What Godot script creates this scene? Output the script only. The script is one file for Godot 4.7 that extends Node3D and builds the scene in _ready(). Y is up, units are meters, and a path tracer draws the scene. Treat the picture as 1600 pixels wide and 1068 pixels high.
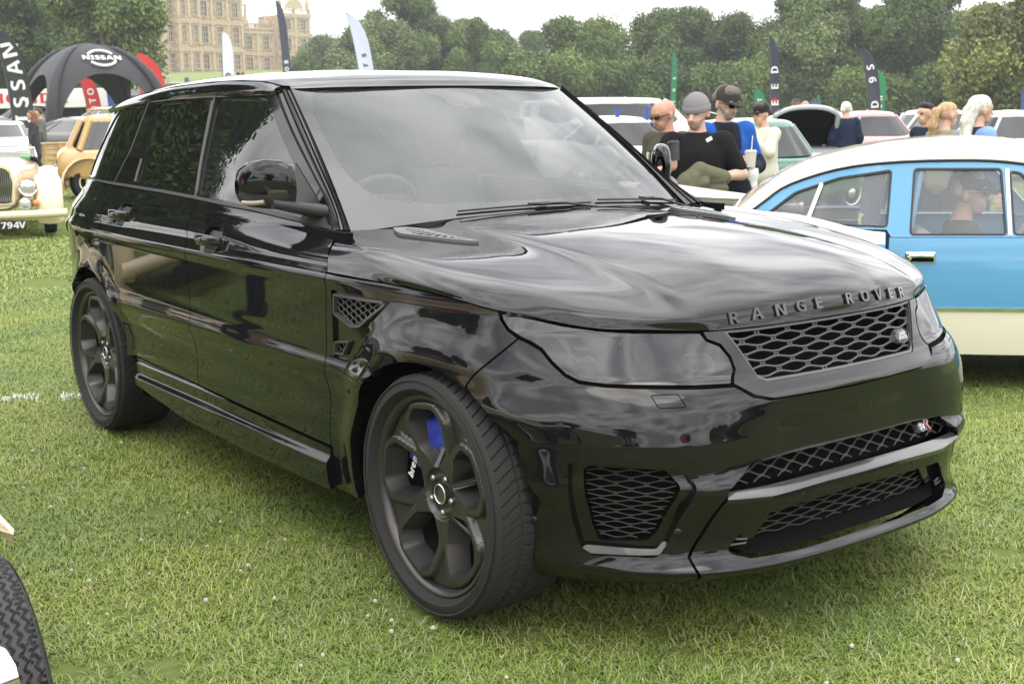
extends Node3D

var M := {}
var rng := RandomNumberGenerator.new()
var cam_at := Vector3(2.992, 1.490, 2.851)

func _ready() -> void:
	rng.seed = 7
	stage()
	materials()
	make_ground()
	make_trees()
	make_hall()
	make_suv()
	make_cars()
	make_people()
	make_show()
	make_grass()

func stage() -> void:
	var cam := Camera3D.new()
	cam.name = "camera"
	add_child(cam)
	cam.position = cam_at
	var yaw := 3.77573
	var pitch := -0.18179
	var roll := -0.01674
	var f := Vector3(cos(yaw) * cos(pitch), sin(pitch), sin(yaw) * cos(pitch))
	var r := f.cross(Vector3.UP).normalized()
	var u := r.cross(f)
	cam.basis = Basis(r * cos(roll) + u * sin(roll), u * cos(roll) - r * sin(roll), -f)
	cam.fov = rad_to_deg(2.0 * atan(534.0 / 1959.5))
	cam.near = 0.05
	cam.far = 1200.0
	cam.current = true
	var lens := CameraAttributesPhysical.new()
	lens.frustum_focal_length = 44.0
	lens.frustum_focus_distance = 4.1
	lens.exposure_aperture = 9.0
	cam.attributes = lens
	var env := Environment.new()
	env.background_mode = Environment.BG_SKY
	env.tonemap_mode = Environment.TONE_MAPPER_LINEAR
	env.sky = Sky.new()
	env.sky.sky_material = cloudy_sky()
	env.tonemap_exposure = 1.15
	env.fog_enabled = true
	env.fog_density = 0.00055
	env.fog_light_color = Color(.86, .88, .90)
	env.sdfgi_enabled = true
	env.ssao_enabled = true
	env.ssil_enabled = true
	var we := WorldEnvironment.new()
	we.name = "world_environment"
	we.environment = env
	add_child(we)
	var sun := DirectionalLight3D.new()
	sun.name = "sun"
	sun.light_energy = 0.3
	sun.light_color = Color(1.0, 0.96, 0.90)
	sun.light_angular_distance = 40.0
	sun.shadow_enabled = true
	add_child(sun)
	sun.look_at_from_position(Vector3.ZERO, Vector3(-.45, -1.0, -.25))

# bright broken overcast, the same all the way round
func cloudy_sky() -> PanoramaSkyMaterial:
	var n := FastNoiseLite.new()
	n.seed = 11; n.frequency = 1.5; n.fractal_octaves = 5
	n.noise_type = FastNoiseLite.TYPE_SIMPLEX_SMOOTH
	var w := 768
	var h := 384
	var im := Image.create(w, h, false, Image.FORMAT_RGBF)
	for y in h:
		var el := (0.5 - (y + 0.5) / h) * PI
		for x in w:
			if el < -0.02:
				im.set_pixel(x, y, Color(0.5, 0.5, 0.48))
				continue
			var az := (x + 0.5) / w * TAU
			var d := Vector3(sin(az) * cos(el), sin(maxf(el, 0.0)), cos(az) * cos(el))
			var k := 1.0 / (d.y + 0.22)
			var p := Vector3(d.x * k, d.z * k, 0.0)
			var c := n.get_noise_3d(p.x, p.y, 0.0) * 0.5 + 0.5
			var c2 := n.get_noise_3d(p.x * 2.3 + 9.0, p.y * 2.3, 4.0) * 0.5 + 0.5
			var t := clampf((c * 0.7 + c2 * 0.3 - 0.30) / 0.40, 0.0, 1.0)
			var base := lerpf(2.0, 2.8, smoothstep(0.0, 0.9, d.y))
			var b := base * lerpf(0.52, 1.38, t * t * (3.0 - 2.0 * t))
			var tint := Color(0.95, 0.98, 1.04).lerp(Color(1.02, 1.0, 0.97), t)
			im.set_pixel(x, y, Color(tint.r * b, tint.g * b, tint.b * b))
	var m := PanoramaSkyMaterial.new()
	m.panorama = ImageTexture.create_from_image(im)
	return m

func materials() -> void:
	M.black_paint = mat(lin(.005, .005, .006), .025, 0.0, .5)
	M.piano = mat(lin(.006, .006, .006), .05, 0.0, .5)
	M.pillar = mat(lin(.008, .008, .008), .12, 0.0, .5)
	M.black_trim = mat(lin(.014, .014, .015), .42)
	M.grey_trim = mat(lin(.10, .10, .10), .35, .6)
	M.blade = mat(lin(.03, .03, .031), .12, 0.0, .8)
	M.dark_grey = mat(lin(.014, .014, .015), .2, 0.0, .5)
	M.grille_grey = mat(lin(.085, .085, .088), .38, .4)
	M.mesh_grey = mat(lin(.035, .035, .035), .4, .2)
	M.vent_grey = mat(lin(.15, .15, .155), .32, .3)
	M.letter = gloss(lin(.008, .008, .008), .3)
	M.void = mat(lin(.004, .004, .004), .9, 0.0, .2)
	M.red_lamp = gloss(lin(.10, .008, .006), .1)
	M.dark_glass = mat(lin(.006, .007, .006), .0, 0.0, .9)
	M.tint_glass = glass(lin(.010, .012, .011), .86)
	M.tint_glass.metallic_specular = .9
	M.screen_glass = glass(lin(.24, .29, .29), .14)
	M.screen_glass.metallic_specular = 1.0
	M.screen_glass.roughness = .03
	M.frit = mat(lin(.010, .010, .011), .02, 0.0, .8)
	M.smoked_lens = glass(lin(.008, .008, .009), .78)
	M.smoked_lens.metallic_specular = .8
	M.lamp_black = mat(lin(.03, .03, .03), .35)
	M.lamp_cream = mat(lin(.42, .38, .27), .4)
	M.lamp_grey = mat(lin(.30, .29, .26), .3, .5)
	M.chrome = mat(lin(.75, .75, .76), .06, 1.0)
	M.silver = mat(lin(.60, .60, .60), .25, .9)
	M.badge_green = gloss(lin(.012, .020, .014), .3)
	M.badge_red = gloss(lin(.30, .03, .03), .3)
	M.repeater = gloss(lin(.24, .20, .15), .2)
	M.rubber = mat(lin(.024, .0235, .023), .78, 0.0, .35)
	M.wheel_grey = mat(lin(.076, .073, .071), .34, .75)
	M.nut = mat(lin(.30, .31, .27), .3, .9)
	M.hub_cap = gloss(lin(.02, .02, .02), .3)
	M.brake = mat(lin(.22, .21, .20), .35, .9)
	M.caliper = gloss(lin(.012, .028, .34), .3)
	M.white_print = mat(lin(.7, .7, .7), .5)
	M.cabin = mat(lin(.02, .021, .022), .7)
	M.seat = mat(lin(.06, .065, .065), .7)
	# the park and what stands in it
	M.lawn = mat(Color(1, 1, 1), .95, 0.0, .2)
	M.lawn.vertex_color_use_as_albedo = true
	M.lawn.albedo_texture = noise_tex(.05, 2, [[.2, .8], [lin(.150, .205, .050), lin(.200, .245, .085)]], 512, 5)
	M.lawn.uv1_triplanar = true
	M.lawn.uv1_world_triplanar = true
	M.lawn.uv1_scale = Vector3.ONE * .45
	M.blade_grass = vmat(.55, .3)
	M.blade_grass.backlight_enabled = true
	M.blade_grass.backlight = Color(.5, .5, .3)
	M.vpaint = vmat(.75, .3)
	M.leaf = vmat(.6, .35)
	M.leaf.backlight_enabled = true
	M.leaf.backlight = Color(.3, .3, .15)
	M.bark = speckled(mat(Color(1, 1, 1), .95), noise_tex(.03, 6, [[.3, .7], [lin(.05, .042, .034), lin(.12, .10, .08)]], 128), .8)
	M.stone = speckled(mat(Color(1, 1, 1), .92), noise_tex(.02, 14, [[.25, .5, .75], [lin(.30, .215, .125), lin(.40, .30, .18), lin(.47, .37, .24)]], 256), .12)
	M.stone_pale = speckled(mat(Color(1, 1, 1), .92), noise_tex(.03, 15, [[.25, .75], [lin(.38, .28, .17), lin(.52, .42, .28)]], 256), .25)
	M.hall_glass = mat(lin(.025, .028, .034), .25, 0.0, .6)
	M.skin = vmat(.55, .4)
	M.cloth = vmat(.88, .25)
	M.hair = vmat(.6, .4)
	M.cup_black = mat(lin(.03, .03, .032), .5)
	M.clear_cup = mat(lin(.62, .58, .52), .25)
	M.white_cloth = mat(lin(.72, .72, .72), .8)
	M.tent = mat(lin(.018, .018, .022), .6)
	M.flag_navy = mat(lin(.045, .045, .075), .75)
	M.flag_red = mat(lin(.52, .030, .030), .75)
	M.flag_blue = mat(lin(.035, .085, .32), .75)
	M.flag_white = mat(lin(.62, .63, .72), .8)
	M.flag_lavender = mat(lin(.52, .54, .72), .8)
	M.flag_green = mat(lin(.03, .19, .10), .75)
	M.flag_purple = mat(lin(.10, .07, .14), .75)
	M.pine = speckled(mat(Color(1, 1, 1), .8), noise_tex(.02, 18, [[.3, .7], [lin(.40, .27, .13), lin(.55, .40, .22)]], 128), 1.5)
	M.straw = speckled(mat(Color(1, 1, 1), .95), noise_tex(.08, 19, [[.3, .7], [lin(.16, .12, .05), lin(.34, .27, .13)]], 128), 2.5)
	M.car_glass = mat(lin(.012, .014, .016), .03, 0.0, .7)
	M.clear_glass = glass(lin(.34, .35, .37), .26)
	M.headlight = mat(lin(.55, .56, .56), .12, .5)
	M.amber = gloss(lin(.75, .18, .02), .2)
	M.cream_paint = gloss(lin(.72, .60, .40), .3)
	M.ivory_paint = gloss(lin(.76, .72, .58), .3)
	M.white_paint = gloss(lin(.70, .70, .70), .3)
	M.blue_paint = gloss(lin(.085, .30, .52), .3)
	M.tan_paint = gloss(lin(.58, .36, .15), .35)
	M.grey_paint = gloss(lin(.10, .10, .11), .3)
	M.silver_paint = gloss(lin(.42, .43, .44), .3)
	M.green_paint = gloss(lin(.012, .11, .065), .25)
	M.green_pale = gloss(lin(.10, .22, .18), .25)
	M.pink_paint = gloss(lin(.52, .30, .31), .3)
	M.seat_pale = mat(lin(.30, .31, .29), .7)
	M.rubber_near = mat(lin(.045, .045, .047), .75, 0.0, .35)

# ---------------------------------------------------------------- mesh collecting
class MB:
	var v := PackedVector3Array()
	var n := PackedVector3Array()
	var c := PackedColorArray()
	var uv := PackedVector2Array()
	var col := Color(1, 1, 1)
	func tri(a: Vector3, b: Vector3, d: Vector3, na: Vector3, nb: Vector3, nd: Vector3) -> void:
		if (b - a).cross(d - a).dot(na + nb + nd) > 0.0:
			v.append_array([a, d, b]); n.append_array([na, nd, nb])
		else:
			v.append_array([a, b, d]); n.append_array([na, nb, nd])
		c.append_array([col, col, col])
	func flat(a: Vector3, b: Vector3, d: Vector3, out: Vector3) -> void:
		var k := (b - a).cross(d - a)
		if k.length_squared() < 1e-18: return
		k = k.normalized()
		if k.dot(out) < 0.0: k = -k
		tri(a, b, d, k, k, k)
	func quad(a: Vector3, b: Vector3, d: Vector3, e: Vector3, out: Vector3) -> void:
		flat(a, b, d, out); flat(a, d, e, out)
	func squad(a: Vector3, b: Vector3, d: Vector3, e: Vector3, na: Vector3, nb: Vector3, nd: Vector3, ne: Vector3) -> void:
		tri(a, b, d, na, nb, nd); tri(a, d, e, na, nd, ne)
	func join(o: MB, t := Transform3D.IDENTITY) -> void:
		for i in o.v.size():
			v.append(t * o.v[i]); n.append((t.basis * o.n[i]).normalized())
		c.append_array(o.c)
	func mesh() -> ArrayMesh:
		var m := ArrayMesh.new()
		if v.is_empty():
			return m
		var a := []
		a.resize(Mesh.ARRAY_MAX)
		a[Mesh.ARRAY_VERTEX] = v
		a[Mesh.ARRAY_NORMAL] = n
		a[Mesh.ARRAY_COLOR] = c
		if uv.size() == v.size(): a[Mesh.ARRAY_TEX_UV] = uv
		m.add_surface_from_arrays(Mesh.PRIMITIVE_TRIANGLES, a)
		return m

func obj(called: String, mb, mat: Material, parent: Node = self) -> MeshInstance3D:
	var o := MeshInstance3D.new()
	o.name = called
	o.mesh = mb.mesh() if mb is MB else mb
	o.material_override = mat
	parent.add_child(o, true)
	return o

func tag(o: Node, label: String, category: String, group := "", kind := "") -> Node:
	o.set_meta("label", label); o.set_meta("category", category)
	if group: o.set_meta("group", group)
	if kind: o.set_meta("kind", kind)
	return o

func numbered(called: String) -> String:
	if not has_node(NodePath(called)): return called
	var k := 1
	while has_node(NodePath("%s_%03d" % [called, k])): k += 1
	return "%s_%03d" % [called, k]

func thing(called: String, label: String, category: String, at := Vector3.ZERO, turn := 0.0, group := "") -> Node3D:
	var o := Node3D.new()
	o.name = numbered(called)
	add_child(o)
	o.position = at; o.rotation.y = turn
	tag(o, label, category, group)
	return o

func sub(called: String, parent: Node) -> Node3D:
	var o := Node3D.new()
	o.name = called
	parent.add_child(o, true)
	return o

func dup(root: Node3D, at: Vector3, turn: float, label: String, group := "") -> Node3D:
	var r: Node3D = root.duplicate()
	r.name = numbered(root.name)
	add_child(r)
	r.position = at; r.rotation.y = turn
	r.set_meta("label", label)
	if group: r.set_meta("group", group)
	return r

# ---------------------------------------------------------------- materials
func lin(r: float, g: float, b: float) -> Color:
	return Color(r, g, b).linear_to_srgb()

func mat(c: Color, rough := 0.6, metal := 0.0, spec := 0.5) -> StandardMaterial3D:
	var m := StandardMaterial3D.new()
	m.albedo_color = c
	m.roughness = rough
	m.metallic = metal
	m.metallic_specular = spec
	return m

func vmat(rough := 0.7, spec := 0.4) -> StandardMaterial3D:   # colour from the vertices
	var m := mat(Color(1, 1, 1), rough, 0.0, spec)
	m.vertex_color_use_as_albedo = true
	return m

func gloss(c: Color, rough := 0.25) -> StandardMaterial3D:
	var m := mat(c, rough)
	m.clearcoat_enabled = true
	m.clearcoat = 1.0
	m.clearcoat_roughness = 0.03
	return m

func glass(c: Color, a: float) -> StandardMaterial3D:
	var m := mat(Color(c.r, c.g, c.b, a), 0.0, 0.0, 0.7)
	m.transparency = BaseMaterial3D.TRANSPARENCY_ALPHA
	return m

func noise_tex(freq: float, seed_: int, ramp: Array, size := 256, octaves := 4) -> ImageTexture:
	var f := FastNoiseLite.new()
	f.seed = seed_; f.frequency = freq; f.fractal_octaves = octaves
	f.noise_type = FastNoiseLite.TYPE_SIMPLEX_SMOOTH
	var im := f.get_seamless_image(size, size)
	var g := Gradient.new()
	g.offsets = PackedFloat32Array(ramp[0]); g.colors = PackedColorArray(ramp[1])
	var o := Image.create(size, size, false, Image.FORMAT_RGB8)
	for y in size:
		for x in size:
			o.set_pixel(x, y, g.sample(im.get_pixel(x, y).r))
	return ImageTexture.create_from_image(o)

func noise_normal(freq: float, seed_: int, strength: float, size := 256) -> ImageTexture:
	var f := FastNoiseLite.new()
	f.seed = seed_; f.frequency = freq; f.fractal_octaves = 3
	var im := f.get_seamless_image(size, size)
	im.convert(Image.FORMAT_RGB8)
	im.bump_map_to_normal_map(strength)
	return ImageTexture.create_from_image(im)

func speckled(m: StandardMaterial3D, tex: Texture2D, scale: float) -> StandardMaterial3D:
	m.albedo_texture = tex
	m.uv1_triplanar = true
	m.uv1_scale = Vector3.ONE * scale
	return m

func bumpy(m: StandardMaterial3D, tex: Texture2D, scale: float, amount := 0.5) -> StandardMaterial3D:
	m.normal_enabled = true
	m.normal_texture = tex
	m.normal_scale = amount
	m.uv1_triplanar = true
	m.uv1_scale = Vector3.ONE * scale
	return m

# ---------------------------------------------------------------- shapes
func box(mb: MB, at: Vector3, size: Vector3, b := Basis.IDENTITY, bevel := 0.0) -> void:
	var h := size / 2.0
	var e := minf(bevel, minf(h.x, minf(h.y, h.z)) * 0.9)
	for ax in 3:
		for s in [-1.0, 1.0]:
			var i := (ax + 1) % 3
			var j := (ax + 2) % 3
			var q := []
			for k in [[-1, -1], [1, -1], [1, 1], [-1, 1]]:
				var p := Vector3.ZERO
				p[ax] = s * h[ax]; p[i] = k[0] * (h[i] - e); p[j] = k[1] * (h[j] - e)
				q.append(at + b * p)
			var out := Vector3.ZERO
			out[ax] = s
			mb.quad(q[0], q[1], q[2], q[3], b * out)
			if e > 0.0:
				for t in [-1.0, 1.0]:            # the chamfers along axis j, between faces ax and i
					var a0 := Vector3.ZERO; var a1 := Vector3.ZERO
					a0[ax] = s * h[ax]; a0[i] = t * (h[i] - e)
					a1[ax] = s * (h[ax] - e); a1[i] = t * h[i]
					var l := Vector3.ZERO
					l[j] = h[j] - e
					var o2 := Vector3.ZERO
					o2[ax] = s; o2[i] = t
					mb.quad(at + b * (a0 - l), at + b * (a0 + l), at + b * (a1 + l), at + b * (a1 - l), b * o2)
	if e > 0.0:
		for sx in [-1.0, 1.0]:
			for sy in [-1.0, 1.0]:
				for sz in [-1.0, 1.0]:
					var s3 := Vector3(sx, sy, sz)
					mb.flat(at + b * (s3 * (h - Vector3(0, e, e))), at + b * (s3 * (h - Vector3(e, 0, e))), at + b * (s3 * (h - Vector3(e, e, 0))), b * s3)

func tube(mb: MB, pts: Array, rad, sides := 8, caps := true, squash := 1.0) -> void:
	var n := pts.size()
	var up := Vector3.UP
	var rings := []
	for i in n:
		var t: Vector3 = (pts[mini(i + 1, n - 1)] - pts[maxi(i - 1, 0)]).normalized()
		if absf(t.dot(up)) > 0.95: up = Vector3.RIGHT if absf(t.x) < 0.9 else Vector3.BACK
		var s := t.cross(up).normalized()
		up = s.cross(t).normalized()
		var r: float = rad[i] if rad is Array else rad
		var ring := PackedVector3Array()
		for k in sides:
			var a := TAU * k / sides
			ring.append(pts[i] + (s * cos(a) + up * sin(a) * squash) * r)
		rings.append(ring)
	loft(mb, rings, true, caps)

# rings of equal length; smooth normals; outward is away from each ring's middle
func loft(mb: MB, rings: Array, closed := true, caps := true, wrapped := false) -> void:
	var m := rings.size()
	var k: int = rings[0].size()
	var nn := []
	for i in m:
		var mid := Vector3.ZERO
		for p in rings[i]: mid += p
		mid /= k
		var row := PackedVector3Array()
		var i0 := (i - 1 + m) % m if wrapped else maxi(i - 1, 0)
		var i1 := (i + 1) % m if wrapped else mini(i + 1, m - 1)
		for j in k:
			var j0 := (j - 1 + k) % k if closed else maxi(j - 1, 0)
			var j1 := (j + 1) % k if closed else mini(j + 1, k - 1)
			var q: Vector3 = (rings[i1][j] - rings[i0][j]).cross(rings[i][j1] - rings[i][j0])
			if q.length_squared() < 1e-16: q = rings[i][j] - mid
			q = q.normalized()
			row.append(q)
		# one sign for the whole ring
		var s := 0.0
		for j in k: s += row[j].dot((rings[i][j] - mid).normalized())
		if s < 0.0:
			for j in k: row[j] = -row[j]
		nn.append(row)
	for i in (m if wrapped else m - 1):
		var i2 := (i + 1) % m
		for j in (k if closed else k - 1):
			var j2 := (j + 1) % k
			mb.squad(rings[i][j], rings[i2][j], rings[i2][j2], rings[i][j2], nn[i][j], nn[i2][j], nn[i2][j2], nn[i][j2])
	if caps and closed and not wrapped:
		for e in [0, m - 1]:
			var mid := Vector3.ZERO
			for p in rings[e]: mid += p
			mid /= k
			var other := Vector3.ZERO
			for p in rings[1 if e == 0 else m - 2]: other += p
			other /= k
			for j in k: mb.flat(mid, rings[e][j], rings[e][(j + 1) % k], mid - other)

# profile of (radius, height along the axis)
func lathe(mb: MB, prof: Array, t := Transform3D.IDENTITY, segs := 32, sharp := false) -> void:
	var m := prof.size()
	for i in m - 1:
		var d: Vector2 = prof[i + 1] - prof[i]
		if d.length() < 1e-6: continue
		var n2 := Vector2(d.y, -d.x).normalized()
		var na := n2
		var nb := n2
		if not sharp:
			if i > 0:
				var e: Vector2 = (prof[i] - prof[i - 1])
				var m2 := Vector2(e.y, -e.x).normalized()
				if m2.dot(n2) > 0.5: na = (m2 + n2).normalized()
			if i < m - 2:
				var e: Vector2 = (prof[i + 2] - prof[i + 1])
				var m2 := Vector2(e.y, -e.x).normalized()
				if m2.dot(n2) > 0.5: nb = (m2 + n2).normalized()
		for k in segs:
			var a0 := TAU * k / segs
			var a1 := TAU * (k + 1) / segs
			var r0 := Vector3(cos(a0), 0, sin(a0))
			var r1 := Vector3(cos(a1), 0, sin(a1))
			var y := Vector3.UP
			mb.squad(t * (r0 * prof[i].x + y * prof[i].y), t * (r0 * prof[i + 1].x + y * prof[i + 1].y), t * (r1 * prof[i + 1].x + y * prof[i + 1].y), t * (r1 * prof[i].x + y * prof[i].y),
				t.basis * (r0 * na.x + y * na.y), t.basis * (r0 * nb.x + y * nb.y), t.basis * (r1 * nb.x + y * nb.y), t.basis * (r1 * na.x + y * na.y))

# a flat outline with depth: outline in the x-y plane of t, from z = 0 to z = depth, front edge chamfered
func prism(mb: MB, poly: PackedVector2Array, depth: float, t := Transform3D.IDENTITY, bevel := 0.0) -> void:
	var face := poly
	if bevel > 0.0:
		var o := Geometry2D.offset_polygon(poly, -bevel)
		if o.size() == 1 and o[0].size() == poly.size():
			# line the vertices up with the outer outline
			var best := 0
			var bd := 1e9
			var q: PackedVector2Array = o[0]
			if Geometry2D.is_polygon_clockwise(q) != Geometry2D.is_polygon_clockwise(poly): q.reverse()
			for s in q.size():
				if q[s].distance_to(poly[0]) < bd:
					bd = q[s].distance_to(poly[0]); best = s
			face = PackedVector2Array()
			for s in q.size(): face.append(q[(s + best) % q.size()])
		else:
			bevel = 0.0
	var z1 := depth
	var zb := depth - bevel * signf(depth)
	var idx := Geometry2D.triangulate_polygon(face)
	var fz := Vector3(0, 0, signf(depth))
	for i in range(0, idx.size(), 3):
		mb.flat(t * Vector3(face[idx[i]].x, face[idx[i]].y, z1), t * Vector3(face[idx[i + 1]].x, face[idx[i + 1]].y, z1), t * Vector3(face[idx[i + 2]].x, face[idx[i + 2]].y, z1), t.basis * fz)
	idx = Geometry2D.triangulate_polygon(poly)
	for i in range(0, idx.size(), 3):
		mb.flat(t * Vector3(poly[idx[i]].x, poly[idx[i]].y, 0), t * Vector3(poly[idx[i + 1]].x, poly[idx[i + 1]].y, 0), t * Vector3(poly[idx[i + 2]].x, poly[idx[i + 2]].y, 0), t.basis * -fz)
	var cw := 1.0 if Geometry2D.is_polygon_clockwise(poly) else -1.0
	for i in poly.size():
		var a := poly[i]
		var b := poly[(i + 1) % poly.size()]
		var e := (b - a)
		var out := t.basis * Vector3(-e.y * cw, e.x * cw, 0)
		mb.quad(t * Vector3(a.x, a.y, 0), t * Vector3(b.x, b.y, 0), t * Vector3(b.x, b.y, zb), t * Vector3(a.x, a.y, zb), out)
		if bevel > 0.0:
			var a2 := face[i]
			var b2 := face[(i + 1) % poly.size()]
			mb.quad(t * Vector3(a.x, a.y, zb), t * Vector3(b.x, b.y, zb), t * Vector3(b2.x, b2.y, z1), t * Vector3(a2.x, a2.y, z1), out.normalized() + t.basis * fz)

# a surface f(u, v) over a rectangle
func surf(mb: MB, f: Callable, u0: float, u1: float, nu: int, v0: float, v1: float, nv: int, out := 1.0) -> void:
	var p := []
	var n := []
	var e := minf(absf(u1 - u0) / nu, absf(v1 - v0) / nv) * 0.1
	for i in nu + 1:
		for j in nv + 1:
			var u := lerpf(u0, u1, float(i) / nu)
			var v := lerpf(v0, v1, float(j) / nv)
			p.append(f.call(u, v))
			var k: Vector3 = (f.call(u + e, v) - f.call(u - e, v)).cross(f.call(u, v + e) - f.call(u, v - e))
			n.append(k.normalized() * out)
	for i in nu:
		for j in nv:
			var a := i * (nv + 1) + j
			var b := a + nv + 1
			mb.squad(p[a], p[b], p[b + 1], p[a + 1], n[a], n[b], n[b + 1], n[a + 1])

# a panel cut out of the surface f(u, v): outline and holes in u-v, edges folded inwards by lip; the left-hand twin goes to mb2
func panel(mb: MB, f: Callable, poly: PackedVector2Array, du: float, dv: float, lip := 0.012, holes := [], mb2 = null, out := 1.0, hole_lip := -1.0, taper := 0.0) -> void:
	if hole_lip < 0.0: hole_lip = lip
	var lo := poly[0]
	var hi := poly[0]
	for p in poly:
		lo = lo.min(p); hi = hi.max(p)
	var nu := int(ceil((hi.x - lo.x) / du))
	var nv := int(ceil((hi.y - lo.y) / dv))
	var st := Vector2((hi.x - lo.x) / nu, (hi.y - lo.y) / nv)
	var P := {}
	var N := {}
	var e := 0.0012
	var at := func(q: Vector2):
		if not P.has(q):
			P[q] = f.call(q.x, q.y)
			N[q] = (f.call(q.x + e, q.y) - f.call(q.x - e, q.y)).cross(f.call(q.x, q.y + e) - f.call(q.x, q.y - e)).normalized() * out
		return q
	var emit := func(a: Vector2, b: Vector2, d: Vector2):
		at.call(a); at.call(b); at.call(d)
		mb.tri(P[a], P[b], P[d], N[a], N[b], N[d])
		if mb2 != null:
			var w := Vector3(1, 1, -1)
			mb2.tri(P[a] * w, P[b] * w, P[d] * w, N[a] * w, N[b] * w, N[d] * w)
	# which cells an outline passes through
	var crossed := {}
	for ring in [poly] + holes:
		for i in ring.size():
			var a: Vector2 = (ring[i] - lo) / st
			var b: Vector2 = (ring[(i + 1) % ring.size()] - lo) / st
			var k := int(ceil(a.distance_to(b) * 4.0)) + 1
			for s in k + 1:
				var q := a.lerp(b, float(s) / k)
				for ox in [-0.02, 0.02]:
					for oy in [-0.02, 0.02]: crossed[Vector2i(floori(q.x + ox), floori(q.y + oy))] = true
	for i in nu:
		for j in nv:
			var a := lo + st * Vector2(i, j)
			var b := lo + st * Vector2(i + 1, j)
			var d := lo + st * Vector2(i + 1, j + 1)
			var g := lo + st * Vector2(i, j + 1)
			if not crossed.has(Vector2i(i, j)):
				var mid := (a + d) / 2.0
				if not Geometry2D.is_point_in_polygon(mid, poly): continue
				var hit := false
				for h in holes:
					if Geometry2D.is_point_in_polygon(mid, h): hit = true
				if hit: continue
				emit.call(a, b, d); emit.call(a, d, g)
				continue
			var pieces: Array = Geometry2D.intersect_polygons(PackedVector2Array([a, b, d, g]), poly)
			for h in holes:
				var next := []
				for pc in pieces: next.append_array(Geometry2D.clip_polygons(pc, h))
				pieces = next
			for pc in pieces:
				var idx := Geometry2D.triangulate_polygon(pc)
				for k in range(0, idx.size(), 3): emit.call(pc[idx[k]], pc[idx[k + 1]], pc[idx[k + 2]])
	var w := Vector3(1, 1, -1)
	var first := true
	for ring in [poly] + holes:
		var depth: float = lip if first else hole_lip
		var ctr := Vector2.ZERO
		for q in ring: ctr += q
		ctr /= ring.size()
		var is_hole := not first
		first = false
		if depth <= 0.0: continue
		for i in ring.size():
			var a0: Vector2 = ring[i]
			var b0: Vector2 = ring[(i + 1) % ring.size()]
			var k := maxi(1, int(ceil(a0.distance_to(b0) / minf(du, dv) / 1.5)))
			for s in k:
				var a := a0.lerp(b0, float(s) / k)
				var b := a0.lerp(b0, float(s + 1) / k)
				at.call(a); at.call(b)
				var pa: Vector3 = P[a]
				var pb: Vector3 = P[b]
				var qa: Vector3 = pa - N[a] * depth
				var qb: Vector3 = pb - N[b] * depth
				if taper > 0.0 and is_hole:
					var cc: Vector3 = f.call(ctr.x, ctr.y)
					qa += (cc - pa).normalized() * taper; qb += (cc - pb).normalized() * taper
				var away := (pb - pa).cross(N[a] + N[b])
				var mid3: Vector3 = f.call(a.x + (ctr.x - a.x) * 0.01, a.y + (ctr.y - a.y) * 0.01)
				var s_in := signf((mid3 - pa).dot(away))
				if not is_hole: s_in = -s_in
				away = away.normalized() * (s_in if s_in != 0.0 else 1.0)
				mb.quad(pa, pb, qb, qa, away)
				if mb2 != null: mb2.quad(pa * w, pb * w, qb * w, qa * w, away * w)

func shrink(poly: PackedVector2Array, by: float) -> PackedVector2Array:
	var o := Geometry2D.offset_polygon(poly, -by)
	return o[0] if o.size() > 0 else poly

func V2(a: Array) -> PackedVector2Array:
	var o := PackedVector2Array()
	for i in range(0, a.size(), 2): o.append(Vector2(a[i], a[i + 1]))
	return o

# smoothed closed or open outline through the given points
func rounded(p: PackedVector2Array, steps := 4, closed := true) -> PackedVector2Array:
	var o := PackedVector2Array()
	var n := p.size()
	for i in (n if closed else n - 1):
		for s in steps:
			var a := p[(i - 1 + n) % n] if closed or i > 0 else p[0]
			var d := p[(i + 2) % n] if closed or i < n - 2 else p[n - 1]
			o.append(p[i].cubic_interpolate(p[(i + 1) % n], a, d, float(s) / steps))
	if not closed: o.append(p[n - 1])
	return o

# corners cut to arcs of radius r
func filleted(p: PackedVector2Array, r: float, steps := 4) -> PackedVector2Array:
	var o := PackedVector2Array()
	var n := p.size()
	for i in n:
		var a := p[(i - 1 + n) % n]
		var b := p[i]
		var d := p[(i + 1) % n]
		var k := minf(r, minf(a.distance_to(b), b.distance_to(d)) * 0.45)
		var s := b + (a - b).normalized() * k
		var e := b + (d - b).normalized() * k
		for q in steps + 1:
			var t := float(q) / steps
			o.append(s.lerp(b, t).lerp(b.lerp(e, t), t))
	return o

func hermite(ks: PackedFloat32Array, vs: PackedFloat32Array, ms: PackedFloat32Array, t: float) -> float:
	t = clampf(t, ks[0], ks[ks.size() - 1])
	var i := clampi(ks.bsearch(t, false) - 1, 0, ks.size() - 2)
	var h := ks[i + 1] - ks[i]
	var u := (t - ks[i]) / h
	var u2 := u * u
	var u3 := u2 * u
	return (2 * u3 - 3 * u2 + 1) * vs[i] + (u3 - 2 * u2 + u) * h * ms[i] + (3 * u2 - 2 * u3) * vs[i + 1] + (u3 - u2) * h * ms[i + 1]

func slopes(ks: PackedFloat32Array, vs: PackedFloat32Array) -> PackedFloat32Array:
	var o := PackedFloat32Array()
	var n := ks.size()
	for j in n:
		if j == 0: o.append((vs[1] - vs[0]) / (ks[1] - ks[0]))
		elif j == n - 1: o.append((vs[j] - vs[j - 1]) / (ks[j] - ks[j - 1]))
		else:
			var h0 := ks[j] - ks[j - 1]
			var h1 := ks[j + 1] - ks[j]
			o.append(((vs[j] - vs[j - 1]) / h0 * h1 + (vs[j + 1] - vs[j]) / h1 * h0) / (h0 + h1))
	return o

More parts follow.
